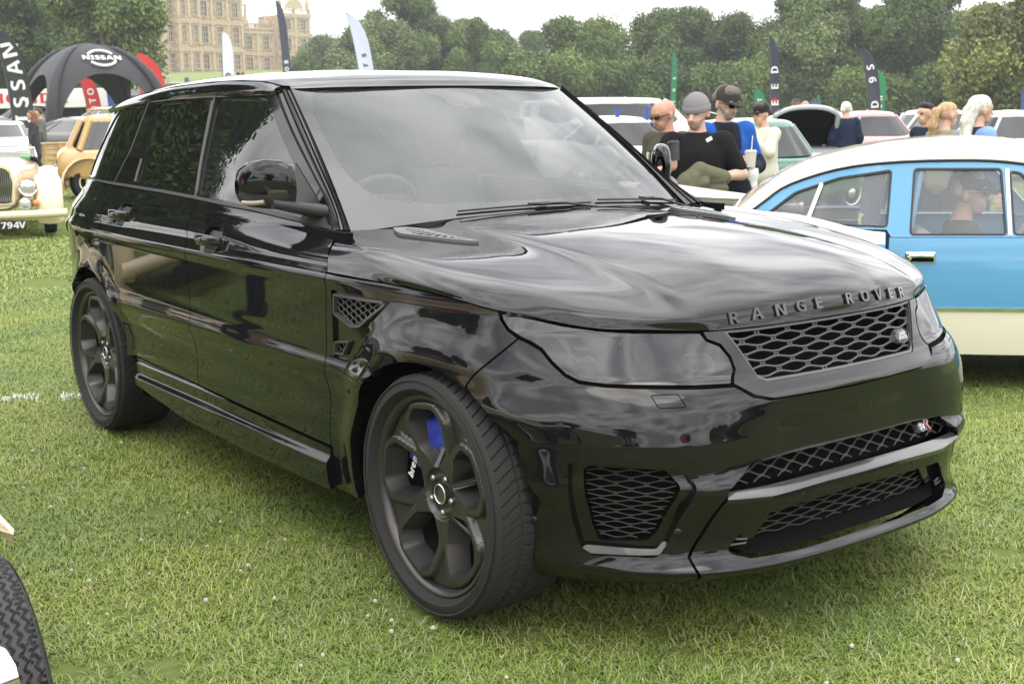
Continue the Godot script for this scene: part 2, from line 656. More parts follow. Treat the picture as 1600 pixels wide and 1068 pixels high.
# rows of points, u along a row (0..1), v across the rows (0..1)
func patch(rows: Array, u: float, v: float, mirrored := true) -> Vector3:
	var m := rows.size()
	var y := clampf(v, -0.5, 1.0) * (m - 1)
	var i := clampi(floori(y), -2, m - 2)
	var t := y - i
	var g := []
	for k in [i - 1, i, i + 1, i + 2]:
		var flip := false
		var kk: int = k
		if kk < 0:
			if mirrored: kk = -kk; flip = true
			else: kk = 0
		var p: Vector3
		if kk > m - 1:
			p = row_at(rows[m - 1], u) * 2.0 - row_at(rows[m - 2], u)
		else:
			p = row_at(rows[kk], u)
		if flip: p.z = -p.z
		g.append(p)
	return g[1].cubic_interpolate(g[2], g[0], g[3], t)

func row_at(r: Array, u: float) -> Vector3:
	var n := r.size()
	var x := u * (n - 1)
	var i := clampi(floori(x), 0, n - 2)
	var a: Vector3 = r[i - 1] if i > 0 else r[0] * 2.0 - r[1]
	var d: Vector3 = r[i + 2] if i + 2 < n else r[n - 1] * 2.0 - r[n - 2]
	return r[i].cubic_interpolate(r[i + 1], a, d, x - i)

# ---------------------------------------------------------------- the black car: its body surface
# plan outline from the middle of the tail round the right side to the middle of the nose, s = distance along it (0 above the front axle)
var plan_s := PackedFloat32Array()
var plan_x := PackedFloat32Array()
var plan_z := PackedFloat32Array()
var plan_mx: PackedFloat32Array
var plan_mz: PackedFloat32Array
var side_y := PackedFloat32Array([.20, .24, .33, .42, .45, .60, .685, .73, .80, .87, .935, .992, 1.015, 1.06, 1.10, 1.13, 1.16, 1.30, 1.45, 1.60])
var side_o := PackedFloat32Array([-.09, -.06, -.037, -.028, -.023, -.020, .003, -.005, -.0045, -.0025, .000, .0025, -.014, -.029, -.058, -.082, -.100, -.163, -.233, -.305])
var front_y := PackedFloat32Array([.20, .22, .245, .265, .29, .31, .34, .37, .45, .475, .50, .53, .60, .68, .72, .75, .77, .80, .905, .96])
var front_o := PackedFloat32Array([-.04, -.005, .055, .080, .066, .056, .050, .050, .05, .055, .05, .03, .014, .012, .008, -.005, -.025, -.035, -.065, -.085])
var side_m: PackedFloat32Array
var front_m: PackedFloat32Array
const NOSE := 1.405
const REAR_AXLE := -2.923

func body_setup() -> void:
	var tail := V2([-3.84, 0, -3.82, .35, -3.77, .62, -3.66, .78, -3.5, .875, -3.3, .93, -3.0, .968])
	var mid := V2([-2.6, .98, -1.7, .983, -.6, .982])
	var nose := V2([0, .972, .2, .935, .38, .87, .51, .79, .61, .69, .68, .57, .722, .42, .742, .2, .748, 0, .742, -.2])
	var s := 0.0
	var last := tail[0]
	for p in tail + mid + nose:
		s += p.distance_to(last)
		last = p
		plan_s.append(s); plan_x.append(p.x); plan_z.append(p.y)
	var zero := plan_s[tail.size() + mid.size()]
	for i in plan_s.size(): plan_s[i] -= zero
	plan_mx = slopes(plan_s, plan_x)
	plan_mz = slopes(plan_s, plan_z)
	side_m = slopes(side_y, side_o)
	front_m = slopes(front_y, front_o)

func W(s: float, y: float) -> Vector3:
	if s > NOSE:
		var p := W(2.0 * NOSE - s, y)
		p.z = -p.z
		return p
	return W_out(s, y, 0.0)

func W_out(s: float, y: float, more: float) -> Vector3:
	var flip := 1.0
	if s > NOSE:
		s = 2.0 * NOSE - s
		flip = -1.0
	var x := hermite(plan_s, plan_x, plan_mx, s)
	var z := hermite(plan_s, plan_z, plan_mz, s)
	var e := 0.002
	var tx := hermite(plan_s, plan_x, plan_mx, s + e) - hermite(plan_s, plan_x, plan_mx, s - e)
	var tz := hermite(plan_s, plan_z, plan_mz, s + e) - hermite(plan_s, plan_z, plan_mz, s - e)
	var l := sqrt(tx * tx + tz * tz)
	var f := smoothstep(.2, .95, s)
	var o := more
	if f < 1.0: o += hermite(side_y, side_o, side_m, y) * (1.0 - f)
	if f > 0.0: o += hermite(front_y, front_o, front_m, y) * f
	if s > .15 and s < 1.2:
		var cy := lerpf(-.030, .030, smoothstep(.33, .60, y)) if y < .62 else lerpf(.030, -.045, clampf((y - .62) / .28, 0.0, 1.0))
		o += smoothstep(.15, .6, s) * (1.0 - smoothstep(.75, 1.2, s)) * cy
	if s > -.5 and s < .7 and y > .78:
		o -= .050 * smoothstep(.78, 1.02, y) * smoothstep(-.5, -.1, s) * (1.0 - smoothstep(.35, .7, s))
	if s < .2 and y > 1.02:
		o -= .075 * smoothstep(-1.7, -.62, s) * smoothstep(1.02, 1.12, y) * (1.0 - .55 * smoothstep(1.2, 1.6, y))
	if s < 0.8 and y < 1.0:
		for xc in [0.0, REAR_AXLE]:
			var r := Vector2(x - xc, y - 0.36).length()
			if r < 0.56: o += 0.016 * (1.0 - smoothstep(0.44, 0.56, r))
	return Vector3(x - tz / l * o, y, (z + tx / l * o) * flip)

func W_at(more: float) -> Callable:
	return func(s, y): return W_out(s, y, more)

func nose_twin(half: PackedVector2Array) -> PackedVector2Array:   # a half outline that starts and ends at the middle, completed by its mirror image
	var o := half.duplicate()
	for i in range(half.size() - 1, -1, -1):
		if absf(half[i].x - NOSE) > 0.001: o.append(Vector2(2.0 * NOSE - half[i].x, half[i].y))
	return o

func arch(xc: float, yc: float, r: float, from_deg: float, to_deg: float, steps := 24) -> PackedVector2Array:
	var o := PackedVector2Array()
	for i in steps + 1:
		var a := deg_to_rad(lerpf(from_deg, to_deg, float(i) / steps))
		o.append(Vector2(xc + r * cos(a), yc + r * sin(a)))
	return o

func G2(mb: MB, mb2: MB, name_: String, m: Material, parent: Node) -> void:
	obj(name_, mb, m, parent)
	obj(name_, mb2, m, parent)

var hood_rows := []
func H(u: float, v: float) -> Vector3: return patch(hood_rows, u, v)

# level wires that ripple against each other, held apart by studs: ripple length a, spacing b
func wave_mesh(f: Callable, poly: PackedVector2Array, a: float, b: float, amp: float, wire: float, mb: MB, stud: float) -> void:
	var lo := poly[0]
	var hi := poly[0]
	for p in poly:
		lo = lo.min(p); hi = hi.max(p)
	var row := 0
	var y := lo.y - b * .5
	while y < hi.y + b:
		var pts := PackedVector2Array()
		var x := lo.x - a
		var up := row % 2 == 0
		while x < hi.x + a:
			var s := amp if up else -amp
			pts.append(Vector2(x - a * .09, y + s)); pts.append(Vector2(x + a * .09, y + s))
			if not up and Geometry2D.is_point_in_polygon(Vector2(x, y - b * .5), poly):
				for k in [-.06, .06]:
					var p: Vector3 = f.call(x + a * k, y - amp)
					var q: Vector3 = f.call(x + a * k, y - b + amp)
					tube(mb, [p, q], stud * .32, 5, false)
				var mid: Vector3 = f.call(x, y - b * .5)
				var e: Vector3 = f.call(x + a * .06, y - b * .5)
				tube(mb, [mid * 2.0 - e, e], stud * .30, 5, false)
			x += a * .5
			up = not up
		for pc in Geometry2D.intersect_polyline_with_polygon(pts, poly):
			if pc.size() < 2: continue
			var line := []
			for q in pc: line.append(f.call(q.x, q.y))
			tube(mb, line, wire, 6, false)
		y += b
		row += 1

# honeycomb wire mesh on the surface f, cut to an outline; cell width a, height b
func honeycomb(f: Callable, poly: PackedVector2Array, a: float, b: float, wire: float, mb: MB, studs := 0.0, level := .10) -> void:
	var lo := poly[0]
	var hi := poly[0]
	for p in poly:
		lo = lo.min(p); hi = hi.max(p)
	var segs := []
	var nodes := []
	var row := 0
	var y := lo.y - b
	while y < hi.y + b:
		var x := lo.x - a + (a * 0.5 if row % 2 else 0.0)
		while x < hi.x + a:
			# a wire that runs level, then slopes up and down to the next rows
			var p0 := Vector2(x - a * level, y)
			var p1 := Vector2(x + a * level, y)
			segs.append([p0, p1])
			segs.append([p1, Vector2(x + a * (.5 - level), y + b * 0.5)])
			segs.append([p1, Vector2(x + a * (.5 - level), y - b * 0.5)])
			nodes.append(p0); nodes.append(p1)
			x += a
		y += b * 0.5
		row += 1
	for s in segs:
		for pc in Geometry2D.intersect_polyline_with_polygon(PackedVector2Array(s), poly):
			if pc.size() < 2 or pc[0].distance_to(pc[pc.size() - 1]) < 0.002: continue
			var p: Vector3 = f.call(pc[0].x, pc[0].y)
			var q: Vector3 = f.call(pc[pc.size() - 1].x, pc[pc.size() - 1].y)
			tube(mb, [p, q], wire, 5, false)
	if studs > 0.0:
		for q in nodes:
			if Geometry2D.is_point_in_polygon(q, poly):
				var p: Vector3 = f.call(q.x, q.y)
				var k: Vector3 = (f.call(q.x + .002, q.y) - p).cross(f.call(q.x, q.y + .002) - p).normalized()
				box(mb, p + k * wire, Vector3.ONE * studs, Basis.IDENTITY, studs * 0.3)

func make_suv() -> Node3D:
	body_setup()
	var paint: Material = M.black_paint
	var trim: Material = M.black_trim
	var t := thing("parked_suv", "large glossy black SUV with dark split-spoke wheels and honeycomb grille in the foreground", "car")
	var g := 0.0028
	# ---------------- doors
	var front_door := V2([-1.700, .434, -.607, .409, -.575, .69, -.560, .85, -.535, .997, -.580, 1.044, -.686, 1.099, -.95, 1.122, -1.30, 1.145, -1.79, 1.165, -1.785, 1.132, -1.735, 1.06, -1.688, .995, -1.690, .90])
	var rear_door := V2([-1.700, .434, -1.690, .90, -1.688, .995, -1.735, 1.06, -1.785, 1.132, -1.79, 1.165, -2.2, 1.176, -2.81, 1.186, -2.79, 1.094, -2.737, 1.03, -2.70, .86])
	rear_door.append_array(arch(REAR_AXLE, .345, .468, 62, 12, 14))
	rear_door.append(Vector2(-2.40, .452))
	var cup := func(x, y): return filleted(V2([x - .07, y - .045, x + .07, y - .045, x + .085, y, x + .07, y + .048, x - .07, y + .048, x - .085, y]), .035)
	for d in [["front_door", front_door, -1.480, 1.030], ["rear_door", rear_door, -2.500, 1.068]]:
		var a := MB.new(); var b := MB.new()
		var hole: PackedVector2Array = cup.call(d[2], d[3])
		panel(a, W, shrink(d[1], g), .03, .012, .014, [hole], b, 1.0, .02, .012)
		var doors := [obj(d[0], a, paint, t), obj(d[0], b, paint, t)]
		var k := 0
		for sd in [1.0, -1.0]:
			var hb := MB.new(); var cb := MB.new()
			panel(cb, W_at(-.018), Geometry2D.offset_polygon(hole, .004)[0], .03, .02, 0.0)
			var rings := []
			for i in 11:
				var u := float(i) / 10.0
				var x: float = d[2] - .115 + .23 * u
				var bow := sin(u * PI)
				var p := W_out(x, d[3] + .004, .012 + .022 * pow(bow, .6))
				var ring := PackedVector3Array()
				var hh := .017 + .006 * bow
				for q in 12:
					var an := TAU * q / 12.0
					ring.append(p + Vector3(0, sin(an) * hh, cos(an) * (.006 + .008 * bow)))
				rings.append(ring)
			loft(hb, rings)
			if sd < 0.0:
				var h2 := MB.new(); var c2 := MB.new()
				var mir := Transform3D(Basis(Vector3(1, 0, 0), Vector3(0, 1, 0), Vector3(0, 0, -1)), Vector3.ZERO)
				for i in range(0, hb.v.size(), 3): h2.tri(mir * hb.v[i], mir * hb.v[i + 1], mir * hb.v[i + 2], mir * hb.n[i], mir * hb.n[i + 1], mir * hb.n[i + 2])
				for i in range(0, cb.v.size(), 3): c2.tri(mir * cb.v[i], mir * cb.v[i + 1], mir * cb.v[i + 2], mir * cb.n[i], mir * cb.n[i + 1], mir * cb.n[i + 2])
				hb = h2; cb = c2
			obj("door_handle", hb, paint, doors[k]); obj("handle_cup", cb, trim, doors[k])
			k += 1
	# ---------------- front wing with its vents
	var wing := V2([-.607, .409, -.575, .69, -.560, .85, -.535, .997, -.226, .992, -.004, .984, .136, .973, .261, .955, .272, .932, .298, .904, .334, .885, .266, .825, .215, .780, .187, .745])
	wing.append_array(arch(-.012, .345, .437, 63, 190, 26))
	wing.append(Vector2(-.470, .262)); wing.append(Vector2(-.62, .254))
	var vent_hole := filleted(V2([-.525, .727, -.435, .732, -.183, .947, -.512, .947]), .012)
	var wa := MB.new(); var wb := MB.new()
	panel(wa, W, shrink(wing, g), .03, .012, .03, [vent_hole], wb, 1.0, .014)
	var wings := [obj("front_wing", wa, paint, t), obj("front_wing", wb, paint, t)]
	var va := MB.new(); var vb := MB.new()
	var up_vent := filleted(V2([-.498, .935, -.235, .938, -.218, .925, -.345, .845, -.400, .838, -.508, .868]), .008)
	var low_vent := filleted(V2([-.515, .778, -.412, .793, -.458, .742, -.520, .737]), .006)
	panel(va, W_at(-.011), Geometry2D.offset_polygon(vent_hole, .003)[0], .03, .03, 0.0, [shrink(up_vent, .012), shrink(low_vent, .008)], vb, 1.0, .03)
	for k in 2: obj("vent_surround", va if k == 0 else vb, M.piano, wings[k])
	for pv in [[up_vent, .012], [low_vent, .008]]:
		var ra := MB.new(); var rb := MB.new()
		panel(ra, W_at(.002), pv[0], .03, .03, .016, [shrink(pv[0], pv[1] * .6)], rb, 1.0, .016)
		var ha := MB.new()
		honeycomb(W_at(-.012), shrink(pv[0], .006), .052, .022, .0022, ha)
		var hb := MB.new()
		var w := Vector3(1, 1, -1)
		for i in range(0, ha.v.size(), 3): hb.tri(ha.v[i] * w, ha.v[i + 1] * w, ha.v[i + 2] * w, ha.n[i] * w, ha.n[i + 1] * w, ha.n[i + 2] * w)
		var ka := MB.new(); var kb := MB.new()
		panel(ka, W_at(-.028), pv[0], .05, .05, 0.0, [], kb)
		for k in 2:
			obj("vent_frame", ra if k == 0 else rb, M.grey_trim, wings[k])
			obj("vent_mesh", ha if k == 0 else hb, M.grey_trim, wings[k])
			obj("vent_back", ka if k == 0 else kb, M.void, wings[k])
	# ---------------- sill
	var sill := V2([-2.40, .448, -1.70, .430, -.607, .405, -.62, .254, -1.20, .250, -1.83, .258, -2.392, .322])
	var sa := MB.new(); var sb := MB.new()
	panel(sa, func(s, y): return W_out(s, y, -.004 + .010 * (1.0 - smoothstep(.414, .434, y)) + .020 * (1.0 - smoothstep(.350, .380, y))), shrink(sill, g), .05, .008, .04, [], sb)
	G2(sa, sb, "sill", paint, t)
	# ---------------- rear quarter and tail
	var quarter := V2([-2.70, .86, -2.737, 1.03, -2.79, 1.094, -2.81, 1.186, -3.10, 1.192, -3.40, 1.196, -3.95, 1.20, -4.515, 1.20, -4.515, .30, -3.95, .28, -3.47, .28])
	quarter.append_array(arch(REAR_AXLE, .345, .455, 188, 62, 26))
	sa = MB.new(); sb = MB.new()
	panel(sa, W, shrink(quarter, g), .04, .02, .03, [], sb)
	G2(sa, sb, "rear_quarter", paint, t)
	sa = MB.new(); sb = MB.new()
	panel(sa, W_at(.004), filleted(V2([-3.42, 1.15, -3.30, 1.12, -3.33, 1.02, -3.44, .93, -3.90, .95, -3.90, 1.15]), .02), .04, .03, .01, [], sb)
	G2(sa, sb, "tail_lamp", M.red_lamp, t)
	# ---------------- glazed upper sides
	var upper := V2([-.70, 1.106, -.95, 1.126, -1.30, 1.149, -1.79, 1.168, -2.20, 1.179, -2.81, 1.189, -3.30, 1.197, -3.95, 1.203, -4.515, 1.203, -4.515, 1.575, -3.7, 1.56, -3.3, 1.55, -2.75, 1.570, -1.98, 1.582, -1.442, 1.582])
	var wins := [
		["front_window", V2([-1.800, 1.186, -1.25, 1.160, -.915, 1.143, -1.135, 1.318, -1.485, 1.551, -1.54, 1.557, -1.955, 1.560])],
		["rear_window", V2([-2.535, 1.202, -1.860, 1.190, -2.035, 1.559, -2.620, 1.546])],
		["quarter_window", V2([-3.50, 1.212, -2.840, 1.210, -2.80, 1.250, -2.755, 1.342, -2.775, 1.545, -3.22, 1.532, -3.29, 1.50, -3.38, 1.42])]]
	var cuts := []
	for wn in wins: cuts.append(filleted(wn[1], .03))
	sa = MB.new(); sb = MB.new()
	panel(sa, W, upper, .04, .03, .01, cuts, sb, 1.0, .012)
	G2(sa, sb, "window_surround", M.piano, t)
	for i in 3:
		sa = MB.new(); sb = MB.new()
		panel(sa, W_at(-.006), Geometry2D.offset_polygon(cuts[i], .004)[0], .06, .06, 0.0, [], sb)
		G2(sa, sb, wins[i][0], M.tint_glass if i == 0 else M.dark_glass, t)
	# the gaps between the window frames, and slim trim strips beside them
	for ln in [[-1.815, 1.172, -1.990, 1.578, .012], [-2.815, 1.195, -2.741, 1.34, .007], [-2.741, 1.34, -2.748, 1.565, .007]]:
		sa = MB.new(); sb = MB.new()
		var w2: float = ln[4]
		panel(sa, W_at(.0022), V2([ln[0] - w2, ln[1], ln[0] + w2 * .2, ln[1], ln[2] + w2 * .2, ln[3], ln[2] - w2, ln[3]]), .05, .05, .003, [], sb)
		G2(sa, sb, "pillar_trim", M.grey_trim, t)
	for st in [[-1.828, 1.195, -1.998, 1.556], [-2.545, 1.212, -2.562, 1.31]]:
		sa = MB.new(); sb = MB.new()
		panel(sa, W_at(.003), V2([st[0] - .012, st[1], st[0] + .012, st[1], st[2] + .012, st[3], st[2] - .012, st[3]]), .05, .05, .004, [], sb)
		G2(sa, sb, "window_trim", M.grey_trim, t)
	sa = MB.new(); sb = MB.new()
	panel(sa, W_at(.004), V2([-.74, 1.111, -.95, 1.124, -1.30, 1.148, -1.79, 1.167, -2.20, 1.178, -2.81, 1.188, -3.40, 1.198, -3.40, 1.206, -2.81, 1.199, -2.20, 1.190, -1.79, 1.179, -1.30, 1.160, -.95, 1.138, -.76, 1.123]), .05, .02, .006, [], sb)
	G2(sa, sb, "waist_seal", M.black_trim, t)
	# ---------------- bonnet
	var edge := func(s, y): return W(s, y)
	hood_rows = [
		[Vector3(-.60, 1.135, 0), Vector3(-.30, 1.126, 0), Vector3(0, 1.110, 0), Vector3(.25, 1.083, 0), Vector3(.45, 1.048, 0), Vector3(.585, 1.006, 0), Vector3(.668, .957, 0), edge.call(1.405, .901)],
		[Vector3(-.62, 1.132, .22), Vector3(-.30, 1.122, .23), Vector3(0, 1.105, .24), Vector3(.25, 1.078, .24), Vector3(.445, 1.043, .24), Vector3(.575, 1.002, .23), Vector3(.655, .955, .22), edge.call(1.195, .901)],
		[Vector3(-.66, 1.122, .40), Vector3(-.30, 1.106, .425), Vector3(0, 1.085, .44), Vector3(.24, 1.056, .45), Vector3(.42, 1.020, .45), Vector3(.535, .986, .445), Vector3(.61, .945, .43), edge.call(.985, .900)],
		[Vector3(-.68, 1.108, .47), Vector3(-.30, 1.088, .495), Vector3(0, 1.066, .515), Vector3(.235, 1.036, .525), Vector3(.41, 1.003, .525), Vector3(.515, .971, .52), Vector3(.59, .937, .51), edge.call(.900, .902)],
		[Vector3(-.70, 1.105, .62), Vector3(-.32, 1.082, .64), Vector3(-.02, 1.059, .65), Vector3(.20, 1.030, .65), Vector3(.36, 1.000, .645), Vector3(.455, .972, .635), Vector3(.525, .943, .625), edge.call(.735, .911)],
		[Vector3(-.74, 1.104, .735), Vector3(-.36, 1.080, .77), Vector3(-.06, 1.054, .775), Vector3(.14, 1.027, .77), Vector3(.27, 1.003, .76), Vector3(.36, .979, .745), Vector3(.43, .953, .73), edge.call(.600, .915)],
		[Vector3(-.715, 1.102, .805), Vector3(-.37, 1.079, .865), Vector3(-.10, 1.049, .862), Vector3(.08, 1.022, .850), Vector3(.20, .998, .835), Vector3(.285, .975, .815), Vector3(.35, .953, .795), edge.call(.515, .921)],
		[Vector3(-.665, 1.088, .868), Vector3(-.37, 1.064, .916), Vector3(-.11, 1.035, .908), Vector3(.06, 1.010, .893), Vector3(.165, .989, .874), Vector3(.245, .970, .853), Vector3(.305, .953, .833), edge.call(.440, .931)],
		[edge.call(-.585, 1.046), edge.call(-.37, 1.036), Vector3(-.13, 1.014, .943), Vector3(.04, .998, .927), Vector3(.135, .983, .904), Vector3(.205, .969, .882), Vector3(.262, .955, .863), edge.call(.370, .941)],
		[edge.call(-.535, 1.000), edge.call(-.36, .998), edge.call(-.15, .991), edge.call(.01, .985), edge.call(.11, .977), edge.call(.18, .969), edge.call(.24, .960), edge.call(.300, .951)]]
	var hb := MB.new()
	var hoodpoly := PackedVector2Array()
	for i in 9: hoodpoly.append(Vector2(0.0, -1.0 + i * .25))
	for i in 9: hoodpoly.append(Vector2(1.0, 1.0 - i * .25))
	var hp := func(u, v): return H(u, v) if v >= 0.0 else H(u, -v) * Vector3(1, 1, -1)
	panel(hb, hp, hoodpoly, .02, .02, .02, [], null, -1.0)
	var hood := obj("bonnet", hb, paint, t)
	for sd in [1.0, -1.0]:                    # the vents by the windscreen
		var fr := MB.new(); var sl := MB.new()
		var vp := func(a, b): # a along the vent, b across it
			var q := H(lerpf(.018, .165, a), lerpf(.485, .385, a) + (b - .5) * lerpf(.125, .06, a))
			return q * Vector3(1, 1, sd)
		var lift := func(h): return func(a, b): return vp.call(a, b) + Vector3(0, h, 0)
		var o := filleted(V2([0, .4, .32, 1.0, .95, .9, 1, .7, .18, .0, 0, .12]), .06)
		panel(fr, lift.call(.009), o, .08, .15, .010, [filleted(V2([.15, .18, .90, .72, .42, .84, .11, .34]), .04)], null, -sd, .014)
		for k in 8:
			var a := .19 + k * .078
			sl = MB.new()
			tube(sl, [vp.call(a, lerpf(.22, .62, k / 7.0)) + Vector3(0, .007, 0), vp.call(a + .03, .76) + Vector3(0, .007, 0)], .004, 5)
			obj("slat", sl, M.vent_grey, hood)
		var bk := MB.new()
		panel(bk, lift.call(.0015), shrink(o, .05), .1, .2, 0.0, [], null, -sd)
		var bv := obj("bonnet_vent", fr, M.vent_grey, hood)
		obj("vent_back", bk, M.void, hood)
	# raised letters along the nose of the bonnet
	var word := "RANGE ROVER"
	var zed := [.372, .296, .217, .140, .070, 0.0, -.062, -.139, -.210, -.280, -.350]
	var y_of := [.9265, .932, .936, .939, .941, 0.0, .941, .939, .936, .932, .9265]
	for i in word.length():
		if word[i] == " ": continue
		var tm := TextMesh.new()
		var sf := SystemFont.new()
		sf.font_names = PackedStringArray(["Droid Sans"]); sf.font_weight = 700
		tm.font = sf; tm.text = word[i]; tm.font_size = 32; tm.pixel_size = .00142; tm.depth = .006
		var v: float = absf(zed[i])
		var uu := .9
		var vv := v / .5
		for it in 30:                           # where on the bonnet that spot lies
			var q := H(uu, vv)
			uu += (q.y - y_of[i]) * 2.0
			vv += (v - q.z) * .8
			vv = clampf(vv, 0.0, .6); uu = clampf(uu, .5, 1.0)
		var p := H(uu, vv)
		var along := (H(uu, vv + .01) - H(uu, vv - .01)).normalized()
		var downw := (H(uu + .01, vv) - H(uu - .01, vv)).normalized()
		var n := along.cross(downw).normalized()
		if n.x < 0.0: n = -n
		if zed[i] < 0.0:
			p.z = -p.z; along = Vector3(-along.x, -along.y, along.z); n.z = -n.z
		var right := -along                        # seen from the front the word runs from the right side to the left
		right = (right - n * right.dot(n)).normalized()
		var upw := n.cross(right).normalized()
		var o := obj("letter", tm, M.letter, hood)
		o.transform = Transform3D(Basis(right * 1.32, upw * 1.0, n), p + n * .003)
	# ---------------- front bumper
	var bump := V2([NOSE, .708, 1.267, .710, 1.074, .713, 1.014, .728, .977, .752, .967, .757, .870, .760, .720, .767, .600, .771, .526, .778, .485, .794, .443, .824, .406, .857, .370, .873, .334, .885, .266, .825, .215, .780, .187, .745])
	bump.append_array(arch(-.012, .345, .437, 60, 28, 8))
	bump.append_array(V2([.390, .46, .388, .33, .380, .212, .43, .209, .643, .206, .844, .206, .840, .259, .818, .310, .904, .472, .913, .494, .995, .548, 1.13, .553, NOSE, .555]))
	var fogtrim := filleted(V2([.504, .568, .546, .576, .780, .564, .807, .543, .829, .514, .821, .490, .755, .323, .735, .312, .556, .305, .527, .327, .508, .408, .506, .516]), .012)
	var fogtwin := PackedVector2Array()
	for q in fogtrim: fogtwin.append(Vector2(2 * NOSE - q.x, q.y))
	var washer := filleted(V2([.720, .752, .796, .752, .815, .719, .739, .719]), .008)
	var wtwin := PackedVector2Array()
	for q in washer: wtwin.append(Vector2(2 * NOSE - q.x, q.y))
	var bb := MB.new()
	panel(bb, W, shrink(nose_twin(bump), g), .02, .010, .03, [fogtrim, fogtwin, washer, wtwin], null, 1.0, .03)
	var bumper := obj("front_bumper", bb, paint, t)
	for q in [washer, wtwin]:
		var wm := MB.new()
		panel(wm, W, shrink(q, .0022), .02, .012, .01)
		obj("washer_cover", wm, paint, bumper)
	# side intakes: sunken surround, wire mesh, back
	var fogmesh := filleted(V2([.545, .549, .560, .558, .752, .552, .790, .510, .737, .376, .712, .352, .580, .343, .563, .388, .549, .481]), .010)
	for sd in 2:
		var m := MB.new(); var w2 := MB.new(); var k2 := MB.new(); var l2 := MB.new()
		var tw := func(p: PackedVector2Array):
			if sd == 0: return p
			var r := PackedVector2Array()
			for q in p: r.append(Vector2(2 * NOSE - q.x, q.y))
			return r
		panel(m, W_at(-.022), tw.call(Geometry2D.offset_polygon(fogtrim, .003)[0]), .02, .012, 0.0, [tw.call(Geometry2D.offset_polygon(fogmesh, .004)[0])], null, 1.0, .05)
		obj("intake_surround", m, M.piano, bumper)
		wave_mesh(W_at(-.040), tw.call(fogmesh), .082, .0140, .0028, .0016, w2, .0045)
		obj("intake_mesh", w2, M.mesh_grey, bumper)
		panel(k2, W_at(-.070), tw.call(Geometry2D.offset_polygon(fogmesh, .01)[0]), .04, .04, 0.0)
		obj("intake_back", k2, M.void, bumper)
		# bright lower blade of the surround
		panel(l2, func(s, y): return W_out(s, y, -.014 + (.337 - y) * .9), tw.call(filleted(V2([.540, .330, .738, .330, .774, .360, .784, .354, .744, .318, .560, .312, .532, .322]), .006)), .02, .012, .01)
		obj("intake_blade", l2, M.piano, bumper)
	# upper intake above the blade
	var upint := V2([NOSE, .500, 1.242, .499, 1.042, .498, .913, .493, .995, .546, 1.13, .551, NOSE, .553])
	var um := MB.new()
	wave_mesh(W_at(-.030), nose_twin(upint), .083, .0158, .0062, .0024, um, .004)
	obj("upper_mesh", um, M.mesh_grey, bumper)
	um = MB.new()
	panel(um, W_at(-.070), nose_twin(V2([NOSE, .470, .89, .465, .97, .565, NOSE, .568])), .04, .04, 0.0)
	obj("upper_back", um, M.void, bumper)
	var blade := nose_twin(V2([NOSE, .468, 1.25, .468, 1.04, .464, .9075, .471, .913, .485, 1.042, .485, NOSE, .487]))
	um = MB.new()
	panel(um, func(s, y): return W_out(s, y, .014 - (y - .466) * 1.75), blade, .02, .008, .02)
	obj("bumper_blade", um, M.blade, bumper)
	# lower middle of the bumper with its recess
	var low := nose_twin(V2([NOSE, .466, 1.25, .466, 1.04, .462, .907, .468, .8205, .309, .8425, .258, .8465, .206, 1.0, .206, NOSE, .206]))
	var rec := nose_twin(V2([NOSE, .424, 1.322, .420, 1.092, .413, 1.012, .409, .998, .403, .931, .331, .925, .320, .932, .309, .985, .292, 1.157, .290, NOSE, .291]))
	um = MB.new()
	panel(um, W, shrink(low, g), .02, .008, .03, [rec], null, 1.0, .06)
	var lower := obj("lower_bumper", um, paint, t)
	um = MB.new()
	panel(um, W_at(-.060), Geometry2D.offset_polygon(rec, .004)[0], .04, .02, 0.0)
	obj("recess_back", um, M.void, lower)
	var lowmesh := V2([1.093, .408, NOSE, .413, 2 * NOSE - 1.093, .408, 2 * NOSE - 1.02, .335, NOSE, .338, 1.02, .332])
	um = MB.new()
	wave_mesh(W_at(-.040), lowmesh, .090, .0138, .0028, .0017, um, .0045)
	obj("lower_mesh", um, M.mesh_grey, lower)
	for sd in 2:
		var cheek := V2([1.000, .402, 1.085, .408, 1.018, .332, .945, .332])
		var r := cheek
		if sd == 1:
			r = PackedVector2Array()
			for q in cheek: r.append(Vector2(2 * NOSE - q.x, q.y))
		um = MB.new()
		panel(um, W_at(-.028), r, .02, .02, .02)
		obj("recess_cheek", um, M.piano, lower)
		um = MB.new()
		var hk := []
		for q in [Vector2(.922, .328), Vector2(.985, .328), Vector2(.99, .338), Vector2(.955, .342)]:
			hk.append(W_out(q.x if sd == 0 else 2 * NOSE - q.x, q.y, -.012))
		tube(um, hk, .0035, 6)
		obj("recess_rim", um, M.grey_trim, lower)
	# the flat floor of the recess
	um = MB.new()
	panel(um, func(s, y): return W_out(s, y, -.058 + (.325 - y) * 1.1), nose_twin(V2([NOSE, .296, 1.155, .295, .99, .297, .94, .315, .945, .326, 1.02, .326, NOSE, .326])), .03, .01, 0.0)
	obj("recess_floor", um, M.void, lower)
	# parking sensors
	for q in [Vector2(.392, .389), Vector2(.79, .382), Vector2(1.16, .445), Vector2(2 * NOSE - 1.16, .445), Vector2(2 * NOSE - .79, .382)]:
		um = MB.new()
		var p := W(q.x, q.y)
		var n := (W(q.x + .01, q.y) - p).cross(W(q.x, q.y + .01) - p).normalized()
		var b := Basis(Quaternion(Vector3.UP, n))
		lathe(um, [Vector2(.0001, .003), Vector2(.008, .0028), Vector2(.010, .001), Vector2(.0105, -.004)], Transform3D(b, p), 16)
		obj("parking_sensor", um, M.black_trim, bumper)
